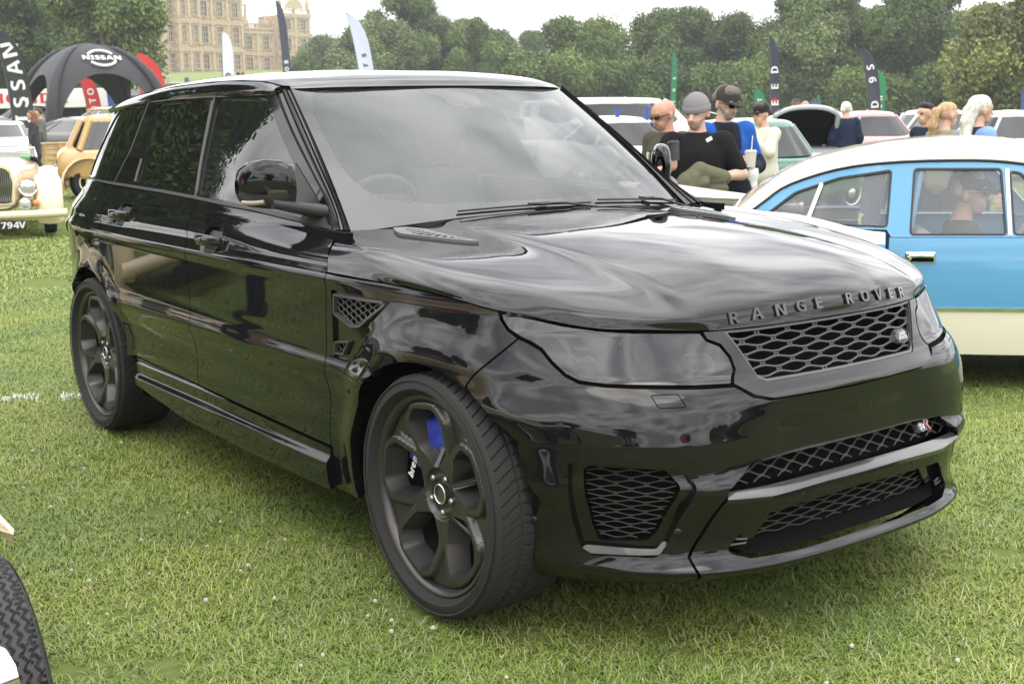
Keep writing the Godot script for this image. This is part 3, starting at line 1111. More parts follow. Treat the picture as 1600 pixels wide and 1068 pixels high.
	# ---------------- grille
	var sur := nose_twin(V2([NOSE, .899, 1.10, .900, .912, .899, .923, .877, .961, .862, .984, .828, .990, .797, .970, .761, .980, .756, 1.016, .732, 1.075, .717, 1.267, .714, NOSE, .712]))
	var gm := nose_twin(V2([NOSE, .896, 1.2, .897, .980, .896, 1.013, .850, 1.040, .804, 1.060, .768, 1.086, .757, 1.286, .756, NOSE, .756]))
	var gs := MB.new()
	panel(gs, func(s, y): return W_out(s, y, .016 * (1.0 - smoothstep(.720, .752, y)) * smoothstep(.706, .716, y)), shrink(sur, g), .02, .010, .02, [gm], null, 1.0, .045)
	var grille := obj("grille_surround", gs, M.dark_grey, t)
	gs = MB.new()
	panel(gs, W_at(-.004), gm, .03, .02, .012, [shrink(gm, .006)], null, 1.0, .012)
	obj("grille_frame", gs, M.grey_trim, grille)
	gs = MB.new()
	wave_mesh(W_at(-.014), shrink(gm, .003), .113, .0205, .0034, .0036, gs, .008)
	obj("grille_mesh", gs, M.grille_grey, grille)
	gs = MB.new()
	panel(gs, W_at(-.060), Geometry2D.offset_polygon(gm, .006)[0], .05, .05, 0.0)
	obj("grille_back", gs, M.void, grille)
	# oval badges
	var bp := W_out(2 * NOSE - 1.107, .806, -.006)
	badge(grille, bp, W_normal(2 * NOSE - 1.107, .806), .040, .024, ["LAND", "ROVER"], M.badge_green, M.silver, .0105)
	badge(bumper, W_out(2 * NOSE - 1.075, .527, -.020), W_normal(2 * NOSE - 1.075, .527), .023, .017, ["SV"], M.badge_green, M.silver, .016)
	var sp := W_out(2 * NOSE - 1.045, .532, -.018)
	letter_on(grille, "R", sp, W_normal(2 * NOSE - 1.045, .532), .036, M.badge_red)
	# ---------------- headlamps
	var lampo := V2([.272, .949, .369, .937, .455, .922, .567, .911, .675, .905, .905, .896, .920, .875, .957, .860, .981, .827, .986, .796, .966, .761, .870, .764, .720, .771, .600, .775, .526, .782, .485, .798, .443, .828, .406, .861, .370, .877, .337, .888, .300, .906, .277, .930])
	for sd in 2:
		var lamp := sub("headlamp", t)
		var tw := func(p: PackedVector2Array):
			if sd == 0: return p
			var r := PackedVector2Array()
			for q in p: r.append(Vector2(2 * NOSE - q.x, q.y))
			return r
		var l1 := MB.new(); var l2 := MB.new(); var l3 := MB.new()
		panel(l1, W_at(-.001), tw.call(shrink(lampo, .0032)), .02, .012, .006)
		obj("lens", l1, M.smoked_lens, lamp)
		panel(l2, W_at(-.050), tw.call(shrink(lampo, .002)), .03, .02, 0.0)
		obj("housing", l2, M.lamp_black, lamp)
		var pj := filleted(V2([.845, .842, .932, .838, .946, .813, .935, .789, .861, .795, .840, .814]), .018)
		panel(l3, W_at(-.024), tw.call(pj), .02, .02, .02, [shrink(tw.call(pj), .007)], null, 1.0, .02)
		obj("lamp_ring", l3, M.lamp_cream, lamp)
		l3 = MB.new()
		panel(l3, W_at(-.032), tw.call(pj), .02, .02, 0.0)
		obj("lamp_bowl", l3, M.lamp_grey, lamp)
		for bar in [V2([.490, .868, .535, .864, .545, .856, .495, .857]), V2([.495, .838, .545, .846, .572, .826, .505, .828]), V2([.430, .892, .470, .880, .500, .838, .488, .836, .455, .872]), V2([.635, .880, .645, .884, .640, .868, .632, .866])]:
			l3 = MB.new()
			panel(l3, W_at(-.020), tw.call(bar), .02, .02, .01)
			obj("lamp_strip", l3, M.lamp_cream, lamp)
	# the dark joint round lamps, bonnet and bumper
	var jm := MB.new()
	panel(jm, W_at(-.022), nose_twin(V2([NOSE, .910, .905, .912, .574, .926, .37, .947, .20, .970, -.05, .995, -.56, 1.01, -.56, .95, .10, .75, .25, .75, .45, .72, NOSE, .70])), .03, .03, 0.0, [Geometry2D.offset_polygon(gm, -.004)[0], shrink(lampo, .012), flip_nose(shrink(lampo, .012))])
	obj("joint_seal", jm, M.void, t)
	suv_top(t)
	suv_cabin(t)
	suv_wheels(t)
	suv_mirrors(t)
	return t

func flip_nose(p: PackedVector2Array) -> PackedVector2Array:
	var r := PackedVector2Array()
	for q in p: r.append(Vector2(2 * NOSE - q.x, q.y))
	return r

func W_normal(s: float, y: float) -> Vector3:
	return (W(s + .01, y) - W(s - .01, y)).cross(W(s, y + .01) - W(s, y - .01)).normalized()

func face_basis(n: Vector3) -> Basis:           # x to the reader's right, y up, z out of the face
	var r := Vector3.UP.cross(n).normalized()
	return Basis(r, n.cross(r).normalized(), n)

func letter_on(parent: Node, txt: String, at: Vector3, n: Vector3, h: float, m: Material, depth := .003, weight := 700) -> MeshInstance3D:
	var tm := TextMesh.new()
	var sf := SystemFont.new()
	sf.font_names = PackedStringArray(["Droid Sans"]); sf.font_weight = weight
	tm.font = sf; tm.text = txt; tm.font_size = 32; tm.pixel_size = h / 23.0; tm.depth = depth
	var o := obj("lettering", tm, m, parent)
	o.transform = Transform3D(face_basis(n), at + n * depth * .5)
	return o

func badge(parent: Node, at: Vector3, n: Vector3, rx: float, ry: float, words: Array, fill: Material, rim: Material, h: float) -> void:
	var b := face_basis(n)
	var a := MB.new(); var c := MB.new()
	var e := Basis(b.x * rx, b.z * .008, -b.y * ry)
	lathe(a, [Vector2(.86, .9), Vector2(.93, 1.1), Vector2(1, .7), Vector2(1, -1)], Transform3D(e, at), 40)
	obj("badge_rim", a, rim, parent)
	lathe(c, [Vector2(.001, .85), Vector2(.90, .80)], Transform3D(e, at), 40)
	obj("badge_plate", c, fill, parent)
	for i in words.size():
		var off := (float(words.size() - 1) / 2.0 - i) * h * 1.15
		letter_on(parent, words[i], at + b.y * off + n * .007, n, h, rim, .002)

func suv_top(t: Node3D) -> void:
	var paint: Material = M.black_paint
	# ---------------- roof: rows from the middle to the drip, u from front to back
	var roof := [
		[Vector3(-1.275, 1.597, 0), Vector3(-1.36, 1.634, 0), Vector3(-1.55, 1.664, 0), Vector3(-2.0, 1.682, 0), Vector3(-2.6, 1.678, 0), Vector3(-3.2, 1.648, 0), Vector3(-3.62, 1.598, 0)],
		[Vector3(-1.283, 1.596, .25), Vector3(-1.37, 1.632, .25), Vector3(-1.56, 1.662, .25), Vector3(-2.0, 1.679, .25), Vector3(-2.6, 1.675, .25), Vector3(-3.2, 1.645, .25), Vector3(-3.61, 1.595, .25)],
		[Vector3(-1.315, 1.593, .48), Vector3(-1.40, 1.624, .48), Vector3(-1.58, 1.651, .48), Vector3(-2.0, 1.667, .48), Vector3(-2.6, 1.660, .47), Vector3(-3.2, 1.630, .45), Vector3(-3.57, 1.585, .42)],
		[Vector3(-1.355, 1.590, .605), Vector3(-1.43, 1.614, .605), Vector3(-1.60, 1.638, .61), Vector3(-2.0, 1.650, .615), Vector3(-2.6, 1.640, .60), Vector3(-3.15, 1.606, .57), Vector3(-3.52, 1.572, .54)],
		[Vector3(-1.385, 1.588, .655), Vector3(-1.455, 1.601, .668), Vector3(-1.61, 1.619, .675), Vector3(-2.0, 1.628, .678), Vector3(-2.6, 1.616, .665), Vector3(-3.12, 1.582, .645), Vector3(-3.46, 1.557, .60)],
		[Vector3(-1.395, 1.582, .690), Vector3(-1.47, 1.583, .700), Vector3(-1.61, 1.586, .706), Vector3(-2.0, 1.588, .708), Vector3(-2.6, 1.574, .700), Vector3(-3.10, 1.548, .690), Vector3(-3.42, 1.532, .655)]]
	var m := MB.new()
	var rf := func(u, v): return patch(roof, u, v) if v >= 0.0 else patch(roof, u, -v) * Vector3(1, 1, -1)
	panel(m, rf, V2([0, -1, 0, 0, 0, 1, 1, 1, 1, 0, 1, -1]), .02, .04, .02)
	var r := obj("roof", m, paint, t)
	for sd in [1.0, -1.0]:                     # the joint where the roof strip meets the pillar
		m = MB.new()
		var pts := []
		for i in 9: pts.append(rf.call(float(i) / 8.0 * .9 + .07, sd * .78) + Vector3(0, .0005, 0))
		tube(m, pts, .003, 5)
		obj("roof_joint", m, M.void, r)
	# ---------------- windscreen: u across from left to right, v from cowl to header
	var scr := func(u, v):
		var k = u * 2.0 - 1.0
		var b := Vector3(-.655 - .065 * k * k - .015 * pow(k, 4), 1.132 - .036 * k * k, lerpf(.785, .785, v) * k)
		var h := Vector3(-1.283 - .10 * k * k, 1.594 - .006 * k * k, .655 * k)
		var p := b.lerp(h, v)
		return p + Vector3(.55, .75, 0) * (.045 * (1.0 - v) * v * 4.0 * .55 * (1.0 - k * k * .4))
	m = MB.new()
	var inner := rounded(V2([.105, .17, .28, .09, .5, .07, .72, .09, .895, .17, .962, .42, .952, .93, .82, .955, .63, .955, .60, .915, .565, .895, .545, .80, .455, .80, .435, .895, .40, .915, .37, .955, .18, .955, .048, .93, .038, .42]), 3)
	panel(m, scr, V2([0, 0, .25, 0, .5, 0, .75, 0, 1, 0, 1, 1, .5, 1, 0, 1]), .03, .04, 0.0, [inner], null, -1.0)
	obj("windscreen_border", m, M.frit, t)
	m = MB.new()
	panel(m, scr, inner, .04, .05, 0.0, [], null, -1.0)
	obj("windscreen", m, M.screen_glass, t)
	m = MB.new()
	box(m, scr.call(.5, .90) + Vector3(-.03, -.03, 0), Vector3(.05, .07, .10), Basis(Vector3(0, 0, 1), -.6), .01)
	for k in [.47, .53]: box(m, scr.call(k, .935) + Vector3(-.02, -.015, 0), Vector3(.012, .03, .028), Basis(Vector3(0, 0, 1), -.6), .003)
	obj("mirror_bracket", m, M.black_trim, t)
	# ---------------- pillars beside it
	var ma := MB.new(); var mb_ := MB.new()
	var pil := func(u, v):                      # v from sill to roof, u from glass edge to door edge
		var a: Vector3 = scr.call(1.0, v * 1.0) + Vector3(0, .001, 0)
		var d := W_out(lerpf(-.705, -1.442, v), lerpf(1.102, 1.584, v), .001)
		var mid := (a + d) / 2.0 + Vector3(.020, .012, .010)
		return a.lerp(mid, u).lerp(mid.lerp(d, u), u) if true else a
	panel(ma, pil, V2([0.04, 0, 1, 0, 1, 1, 0.04, 1]), .10, .05, .01, [], mb_, 1.0)
	G2(ma, mb_, "windscreen_pillar", M.pillar, t)
	for q in [.30, .62]:
		for sd in [1.0, -1.0]:
			m = MB.new()
			var pts := []
			for i in 11: pts.append((pil.call(q, float(i) / 10.0) + Vector3(.001, .001, .001)) * Vector3(1, 1, sd))
			tube(m, pts, .0035, 5)
			obj("pillar_seal", m, M.void, t)
	# door mirror triangle
	ma = MB.new(); mb_ = MB.new()
	panel(ma, W_at(.004), V2([-1.121, 1.322, -.775, 1.121, -.93, 1.134, -1.077, 1.210]), .04, .04, .008, [], mb_)
	G2(ma, mb_, "mirror_triangle", M.black_trim, t)
	# ---------------- cowl and wipers
	m = MB.new()
	surf(m, func(u, v): 
		var a: Vector3 = scr.call(u, .0)
		var k: float = absf(u * 2.0 - 1.0)
		var b: Vector3 = H(.0, k * .70) * Vector3(1, 1, signf(u * 2.0 - 1.0))
		return a.lerp(b, v) + Vector3(0, -.014 * sin(v * PI) - .004, 0), 0.0, 1.0, 24, -.1, 1.1, 4, -1.0)
	obj("cowl", m, M.black_trim, t)
	for w in [[.52, .085, .08, .07], [.16, .075, -.22, .05]]:
		pass
	m = MB.new()
	var n := Vector3(.55, .8, 0).normalized()
	for bl in [[.36, .018, .74, .030], [.03, .030, .33, .034]]:
		var pts := []
		for i in 9: pts.append(scr.call(lerpf(bl[0], bl[2], i / 8.0), lerpf(bl[1], bl[3], i / 8.0)) + n * .010)
		tube(m, pts, .004, 6)
		var arm: Vector3 = scr.call(lerpf(bl[0], bl[2], .22), bl[1]) + n * .015
		tube(m, [scr.call(bl[0] - .02, -.02) + n * .012, arm, scr.call(lerpf(bl[0], bl[2], .5), bl[1] + .01) + n * .014], .005, 6)
		box(m, scr.call(lerpf(bl[0], bl[2], .38), bl[1] + .004) + n * .014, Vector3(.018, .014, .06), Basis.IDENTITY, .006)
	obj("wipers", m, M.black_trim, t)

func suv_cabin(t: Node3D) -> void:
	var m := MB.new()
	box(m, Vector3(-1.7, .35, 0), Vector3(3.9, .18, 1.55), Basis.IDENTITY, .02)      # floor pan
	box(m, Vector3(.35, .42, 0), Vector3(.5, .3, 1.2))
	box(m, Vector3(-3.55, .55, 0), Vector3(.4, .5, 1.3))
	for sd in [1.0, -1.0]:                                                              # door inners up to the waist
		box(m, Vector3(-1.9, .75, .86 * sd), Vector3(2.6, .72, .03))
	obj("floor_pan", m, M.void, t)
	for xc in [0.0, REAR_AXLE]:
		for sd in [1.0, -1.0]:
			m = MB.new()                            # wheel housings
			var rings := []
			for i in 17:
				var a := PI * (-.07 + 1.14 * i / 16.0)
				var ring := PackedVector3Array()
				for q in [[.46, .94], [.46, .55]]: ring.append(Vector3(xc - .01 + q[0] * cos(a), .345 + q[0] * sin(a), sd * (q[1] if q[1] < .9 else W(xc - .01 + q[0] * cos(a), clampf(.345 + q[0] * sin(a), .25, .8)).z - .035)))
				rings.append(ring)
			for i in 16: m.quad(rings[i][0], rings[i][1], rings[i + 1][1], rings[i + 1][0], Vector3(xc, .345, rings[i][0].z) - rings[i][0])
			for i in 16: m.flat(Vector3(xc - .01, .345, .55 * sd), rings[i][1], rings[i + 1][1], Vector3(0, 0, sd))
			obj("wheel_housing", m, M.void, t)
	m = MB.new()                                   # dashboard
	var prof := [Vector2(-.70, 1.06), Vector2(-.80, 1.095), Vector2(-1.0, 1.10), Vector2(-1.12, 1.075), Vector2(-1.14, .98), Vector2(-1.10, .70), Vector2(-.70, .70)]
	var rr := []
	for i in 9:
		var z := lerpf(-.76, .76, i / 8.0)
		var ring := PackedVector3Array()
		for p in prof: ring.append(Vector3(p.x - .05 * absf(z), p.y - .02 * z * z, z))
		rr.append(ring)
	loft(m, rr)
	obj("dashboard", m, M.cabin, t)
	m = MB.new()                                   # steering wheel on the right
	var sw := Transform3D(Basis(Vector3(0, 0, 1), .95), Vector3(-1.28, 1.10, .38))
	var pr := []
	for i in 9:
		var a := TAU * i / 8.0
		pr.append(Vector2(.185 + .016 * cos(a), .016 * sin(a)))
	lathe(m, pr, sw, 36)
	box(m, sw * Vector3.ZERO, Vector3(.20, .05, .34), sw.basis, .02)
	obj("steering_wheel", m, M.cabin, t)
	for s in [[-1.75, .38], [-1.75, -.38], [-2.55, .40], [-2.55, 0.0], [-2.55, -.40]]:
		m = MB.new()
		var rings := []
		for i in 9:
			var u := i / 8.0
			var w := .24 - .06 * u * u
			var ring := PackedVector3Array()
			for k in 16:
				var a := TAU * k / 16.0
				ring.append(Vector3(s[0] - .16 * u + .07 * cos(a) * (1.0 if cos(a) < 0 else .8), .62 + .62 * u, s[1] + w * signf(sin(a)) * pow(absf(sin(a)), .5)))
			rings.append(ring)
		loft(m, rings)
		box(m, Vector3(s[0] + .22, .60, s[1]), Vector3(.5, .16, .48), Basis.IDENTITY, .05)
		box(m, Vector3(s[0] - .18, 1.37, s[1]), Vector3(.10, .20, .27), Basis(Vector3(0, 0, 1), .15), .05)
		for z in [-.05, .05]: tube(m, [Vector3(s[0] - .16, 1.2, s[1] + z), Vector3(s[0] - .18, 1.32, s[1] + z)], .008, 6)
		obj("car_seat", m, M.seat, t)

func suv_mirrors(t: Node3D) -> void:
	var prof := [[.868, .045, .030, -.972, 1.244], [.876, .078, .050, -.980, 1.250], [.905, .087, .062, -1.008, 1.255], [.945, .086, .064, -1.050, 1.257], [.977, .077, .056, -1.088, 1.254], [.998, .056, .040, -1.113, 1.249], [1.007, .026, .016, -1.126, 1.245]]
	for sd in [1.0, -1.0]:
		var mir := sub("door_mirror", t)
		for part in 2:                              # glossy upper cap and darker lower shell
			var m := MB.new()
			var rings := []
			for p in prof:
				var ring := PackedVector3Array()
				for k in 29:
					var a := (-.12 + 1.24 * k / 28.0) * PI if part == 0 else PI * (1.10 + .80 * k / 28.0)
					var ca := cos(a)
					var sa := sin(a)
					var e := .74
					ring.append(Vector3(p[3] + p[2] * signf(ca) * pow(absf(ca), e), p[4] + p[1] * signf(sa) * pow(absf(sa), e), p[0] * sd))
				rings.append(ring)
			loft(m, rings, false)
			obj("mirror_cap" if part == 0 else "mirror_shell", m, M.black_paint if part == 0 else M.black_trim, mir)
		var g := MB.new()
		box(g, Vector3(-1.087, 1.250, .902 * sd), Vector3(.006, .110, .13), Basis(Vector3(0, 1, 0), -.89 * sd), .002)
		obj("mirror_glass", g, M.chrome, mir)
		g = MB.new()
		var arm := []
		for q in [[.815, -.87, 1.163, .026, .055], [.850, -.90, 1.170, .023, .058], [.895, -.955, 1.180, .020, .056], [.94, -1.02, 1.192, .016, .048]]:
			var ring := PackedVector3Array()
			for k in 12:
				var a := TAU * k / 12.0
				ring.append(Vector3(q[1] + q[4] * signf(cos(a)) * pow(absf(cos(a)), .6), q[2] + q[3] * signf(sin(a)) * pow(absf(sin(a)), .6), q[0] * sd))
			arm.append(ring)
		loft(g, arm)
		obj("mirror_arm", g, M.black_trim, mir)
		g = MB.new()
		tube(g, [Vector3(-1.012, 1.196, .958 * sd), Vector3(-1.040, 1.193, .978 * sd), Vector3(-1.070, 1.192, .993 * sd), Vector3(-1.095, 1.193, 1.000 * sd)], .009, 8)
		obj("side_repeater", g, M.repeater, mir)

func suv_wheels(t: Node3D) -> void:
	var w := sub("wheel", t)
	# everything about the y axis, outer face towards +y, then laid on its side
	var lay := Basis(Vector3(1, 0, 0), PI / 2)       # y becomes z
	var T := Transform3D(lay, Vector3.ZERO)
	var m := MB.new()
	tyre_shape(m, .366, .285, .252, T, 200, 0)
	obj("tyre", m, M.rubber, w)
	m = MB.new()
	lathe(m, [Vector2(.298, .108), Vector2(.303, .116), Vector2(.298, .121), Vector2(.288, .118), Vector2(.280, .098), Vector2(.276, .04), Vector2(.262, -.03), Vector2(.262, -.11)], T, 96)
	obj("rim_barrel", m, M.wheel_grey, w)
	# openings between the spokes
	var holes := []
	for k in 5:
		var c := TAU * k / 5.0 + PI / 2.0 + .14
		var p := PackedVector2Array()
		for q in [[.080, -.13], [.152, -.50], [.236, -.385], [.264, -.20], [.264, .20], [.236, .385], [.152, .50], [.080, .13]]:
			p.append(Vector2(cos(c + q[1]), sin(c + q[1])) * q[0])
		holes.append(filleted(p, .014, 3))
	var disc := PackedVector2Array()
	for i in 72: disc.append(Vector2.from_angle(TAU * i / 72.0) * .286)
	var segs := []
	for h in holes:
		for i in h.size(): segs.append([h[i], h[(i + 1) % h.size()]])
	var face := func(x, y):
		var q := Vector2(x, y)
		var r := q.length()
		var d := 1.0
		var ang := fposmod(q.angle() - PI / 2.0 - .14 + PI / 5.0, TAU / 5.0) - PI / 5.0
		var qq := Vector2.from_angle(ang + PI / 2.0 + .14) * r
		var h0: PackedVector2Array = holes[0]
		for i in h0.size():
			var s := Geometry2D.get_closest_point_to_segment(qq, h0[i], h0[(i + 1) % h0.size()])
			d = minf(d, s.distance_to(qq))
		var depth := .088 + .030 * smoothstep(.10, .27, r)
		depth -= .022 * smoothstep(.016, .030, d) * smoothstep(.13, .18, r)
		depth -= .012 * smoothstep(.275, .286, r)
		depth -= .018 * (1.0 - smoothstep(.070, .082, r))
		return lay * Vector3(x, depth, -y)
	m = MB.new()
	panel(m, face, disc, .006, .006, .03, holes, null, 1.0, .06, .024)
	obj("spokes", m, M.wheel_grey, w)
	for k in 5:
		var a := TAU * k / 5.0 + PI / 2.0 - .49
		m = MB.new()
		lathe(m, [Vector2(.0001, .020), Vector2(.007, .019), Vector2(.0105, .014), Vector2(.0115, 0)], Transform3D(lay, lay * Vector3(cos(a) * .056, .070, -sin(a) * .056)), 6, true)
		obj("wheel_nut", m, M.nut, w)
	m = MB.new()
	lathe(m, [Vector2(.0001, .083), Vector2(.026, .082), Vector2(.0265, .086), Vector2(.031, .086), Vector2(.0325, .082), Vector2(.033, .06)], T, 32)
	obj("hub_cap", m, M.hub_cap, w)
	m = MB.new()
	lathe(m, [Vector2(.0265, .0865), Vector2(.0285, .0885), Vector2(.0310, .0865)], T, 32)
	obj("hub_ring", m, M.silver, w)
	m = MB.new()                                   # brake disc and blue caliper
	lathe(m, [Vector2(.09, .018), Vector2(.105, .018), Vector2(.105, .010), Vector2(.190, .010), Vector2(.190, -.012), Vector2(.10, -.012)], T, 64, true)
	obj("brake_disc", m, M.brake, w)
	var places := [[Vector3(0, .385, .838), "f"], [Vector3(REAR_AXLE, .385, .838), "r"], [Vector3(0, .385, -.838), "f"], [Vector3(REAR_AXLE, .385, -.838), "r"]]
	for i in 4:
		var o: Node3D = w if i == 0 else w.duplicate()
		if i > 0:
			o.name = "wheel_%03d" % i
			t.add_child(o, true)
		o.position = places[i][0]
		if places[i][0].z < 0.0: o.rotation.y = PI
		if places[i][1] == "r": o.rotation.z = -.12
	for i in 4:
		m = MB.new()
		var sd := signf(places[i][0].z)
		var c0 := 2.2 if i % 2 == 0 else .9
		var rings := []
		for k in 13:
			var a := c0 + (k / 12.0 - .5) * 1.25
			var ring := PackedVector3Array()
			for q in [[.118, .062], [.150, .076], [.215, .074], [.232, .060], [.232, -.04], [.118, -.04]]:
				ring.append(places[i][0] + Vector3(cos(a) * q[0], sin(a) * q[0], (q[1] - .012) * sd))
			rings.append(ring)
		loft(m, rings)
		var cal := obj("brake_caliper", m, M.caliper, t)
		if sd > 0.0 and i % 2 == 0:
			var l := letter_on(cal, "brembo", places[i][0] + Vector3(cos(2.75) * .178, sin(2.75) * .178, .066), Vector3(0, 0, 1), .026, M.white_print, .002)
			l.rotation.z = 1.15

# a tyre about the y axis with its tread cut in; kind 0: wavy road tread, 1: zigzag ribs
func tyre_shape(m: MB, r: float, w: float, inner: float, T: Transform3D, segs: int, kind: int) -> void:
	var h := w / 2.0
	var prof := [Vector2(inner + .045, h * .74), Vector2(inner + .055, h * .86), Vector2(lerpf(inner, r, .60), h * 1.0), Vector2(lerpf(inner, r, .78), h * .985), Vector2(r - .012, h * .92), Vector2(r - .004, h * .86)]
	for i in prof.size():
		pass
	lathe(m, prof, T, 96)
	# sidewall rings
	for q in [[.30, .0015], [.70, .001]]:
		var rr: float = lerpf(inner + .05, r, q[0])
		var hh := h * lerpf(.90, 1.0, clampf(q[0] * 1.6, 0, 1))
		lathe(m, [Vector2(rr - .004, hh * .99), Vector2(rr - .002, hh + .0015), Vector2(rr + .002, hh + .0015), Vector2(rr + .004, hh * .99)], T, 96)
	var back := []
	for p in prof: back.append(Vector2(p.x, -p.y))
	back.reverse()
	lathe(m, back, T, 96)
	var nw := 44
	var nt := segs * 4
	var f := func(a, v):                          # v from -1 to 1 across
		var rad := r - .004 * pow(absf(v), 3.0) - .0006
		var y: float = v * h * .86
		var cut := 0.0
		var arc: float = a * r
		if kind == 0:
			for g in [-.42, 0.0, .42]:
				if absf(v - g) < .045: cut = 1.0
			var ph := fposmod(arc / .034 + sin(v * 4.2) * .55 + (.5 if v > 0.0 else 0.0), 1.0)
			if ph < .15 and absf(v) > .10: cut = maxf(cut, .9)
		else:
			for g in 7:
				var zg := absf(fposmod(arc / .026, 1.0) - .5) * 2.0
				var vg := -.85 + g * .2833 + (zg - .5) * .16
				if absf(v - vg) < .038: cut = 1.0
			if fposmod(arc / .026 + v * .3, .5) < .07 and absf(v) > .72: cut = 1.0
		rad -= .0065 * cut
		return T * Vector3(cos(a) * rad, y, sin(a) * rad)
	var ps := []
	for i in nt + 1:
		var row := PackedVector3Array()
		for j in nw + 1: row.append(f.call(TAU * i / nt, -1.0 + 2.0 * j / nw))
		ps.append(row)
	var ctr := T * Vector3.ZERO
	for i in nt:
		for j in nw:
			m.quad(ps[i][j], ps[i + 1][j], ps[i + 1][j + 1], ps[i][j + 1], ps[i][j] - ctr)

# ---------------------------------------------------------------- the park
const AHEAD := Vector3(-.806, 0, -.592)        # the way the photographer looks, level
const ASIDE := Vector3(.592, 0, -.806)         # to his right
const FACING := 0.9368                          # turn of a thing that faces him

func spot(ahead: float, aside: float) -> Vector3:
	var p := cam_at + AHEAD * ahead + ASIDE * aside
	p.y = land(p.x, p.z)
	return p

func land(x: float, z: float) -> float:
	var p := Vector3(x, 0, z) - cam_at
	var d := p.dot(AHEAD)
	var h := -.13 * smoothstep(1.5, 3.2, -z) * smoothstep(-30.0, -8.0, x)
	if d > 40.0:
		var left := smoothstep(.10, -.12, p.dot(ASIDE) / d)
		h += left * .046 * maxf(0.0, d - 52.0) + left * .3 * smoothstep(44.0, 60.0, d)
	return h

func make_ground() -> void:
	var m := MB.new()
	var radii := [0.0, 1.0, 2.0, 3.0]
	while radii[-1] < 700.0: radii.append(radii[-1] * 1.12)
	var big := FastNoiseLite.new()
	big.seed = 3; big.frequency = .12; big.fractal_octaves = 3
	var at := func(i, j):
		var a = TAU * j / 120.0
		var p := Vector3(cam_at.x + cos(a) * radii[i], 0, cam_at.z + sin(a) * radii[i])
		p.y = land(p.x, p.z)
		return p
	var up := func(p):
		var e := .5
		return Vector3(land(p.x - e, p.z) - land(p.x + e, p.z), 2.0 * e, land(p.x, p.z - e) - land(p.x, p.z + e)).normalized()
	for i in radii.size() - 1:
		for j in 120:
			var q := [at.call(i, j), at.call(i + 1, j), at.call(i + 1, j + 1), at.call(i, j + 1)]
			var k := m.c.size()
			m.squad(q[0], q[1], q[2], q[3], up.call(q[0]), up.call(q[1]), up.call(q[2]), up.call(q[3]))
			for s in range(k, m.c.size()):
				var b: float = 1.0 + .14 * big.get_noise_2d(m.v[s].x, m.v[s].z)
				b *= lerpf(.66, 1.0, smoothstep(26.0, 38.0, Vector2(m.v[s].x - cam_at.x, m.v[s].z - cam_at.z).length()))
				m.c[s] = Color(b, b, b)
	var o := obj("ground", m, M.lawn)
	o.set_meta("kind", "structure")

func blade(m: MB, root: Vector3, h: float, w: float, lean: Vector2, c: Color) -> void:
	var side := Vector3(-lean.y, 0, lean.x)
	if side.length() < .001: side = Vector3.RIGHT
	side = side.normalized() * w * .5
	var a := root + Vector3(lean.x * .45, .50, lean.y * .45) * h
	var b := root + Vector3(lean.x, maxf(.18, 1.0 - lean.length() * .45), lean.y) * h
	var n := Vector3(-lean.x * .22, 1.0, -lean.y * .22).normalized()
	m.col = c
	m.squad(root - side, root + side, a + side * .8, a - side * .8, n, n, n, n)
	m.tri(a - side * .8, a + side * .8, b, n, n, n)

func tuft_mesh(size: float, count: int, hmin: float, hmax: float, w: float, r: RandomNumberGenerator) -> ArrayMesh:
	var m := MB.new()
	for i in count:
		var q := r.randf()
		var c: Color
		if q < .50: c = Color(.170, .250, .042).lerp(Color(.230, .310, .062), r.randf())
		elif q < .82: c = Color(.200, .265, .075).lerp(Color(.27, .32, .11), r.randf())
		else: c = Color(.30, .31, .15).lerp(Color(.42, .39, .22), r.randf())
		blade(m, Vector3(r.randf_range(-.5, .5) * size, -.004, r.randf_range(-.5, .5) * size), r.randf_range(hmin, hmax), w * r.randf_range(.7, 1.3), Vector2.from_angle(r.randf() * TAU) * r.randf_range(.55, 1.6), c)
	for i in count / 45:                          # a few long pale blades lying over the rest
		blade(m, Vector3(r.randf_range(-.5, .5) * size, .006, r.randf_range(-.5, .5) * size), hmax * r.randf_range(.8, 1.5), w * .8, Vector2.from_angle(r.randf() * TAU) * r.randf_range(.9, 1.7), Color(.26, .33, .11).lerp(Color(.36, .39, .18), r.randf()))
	return m.mesh()

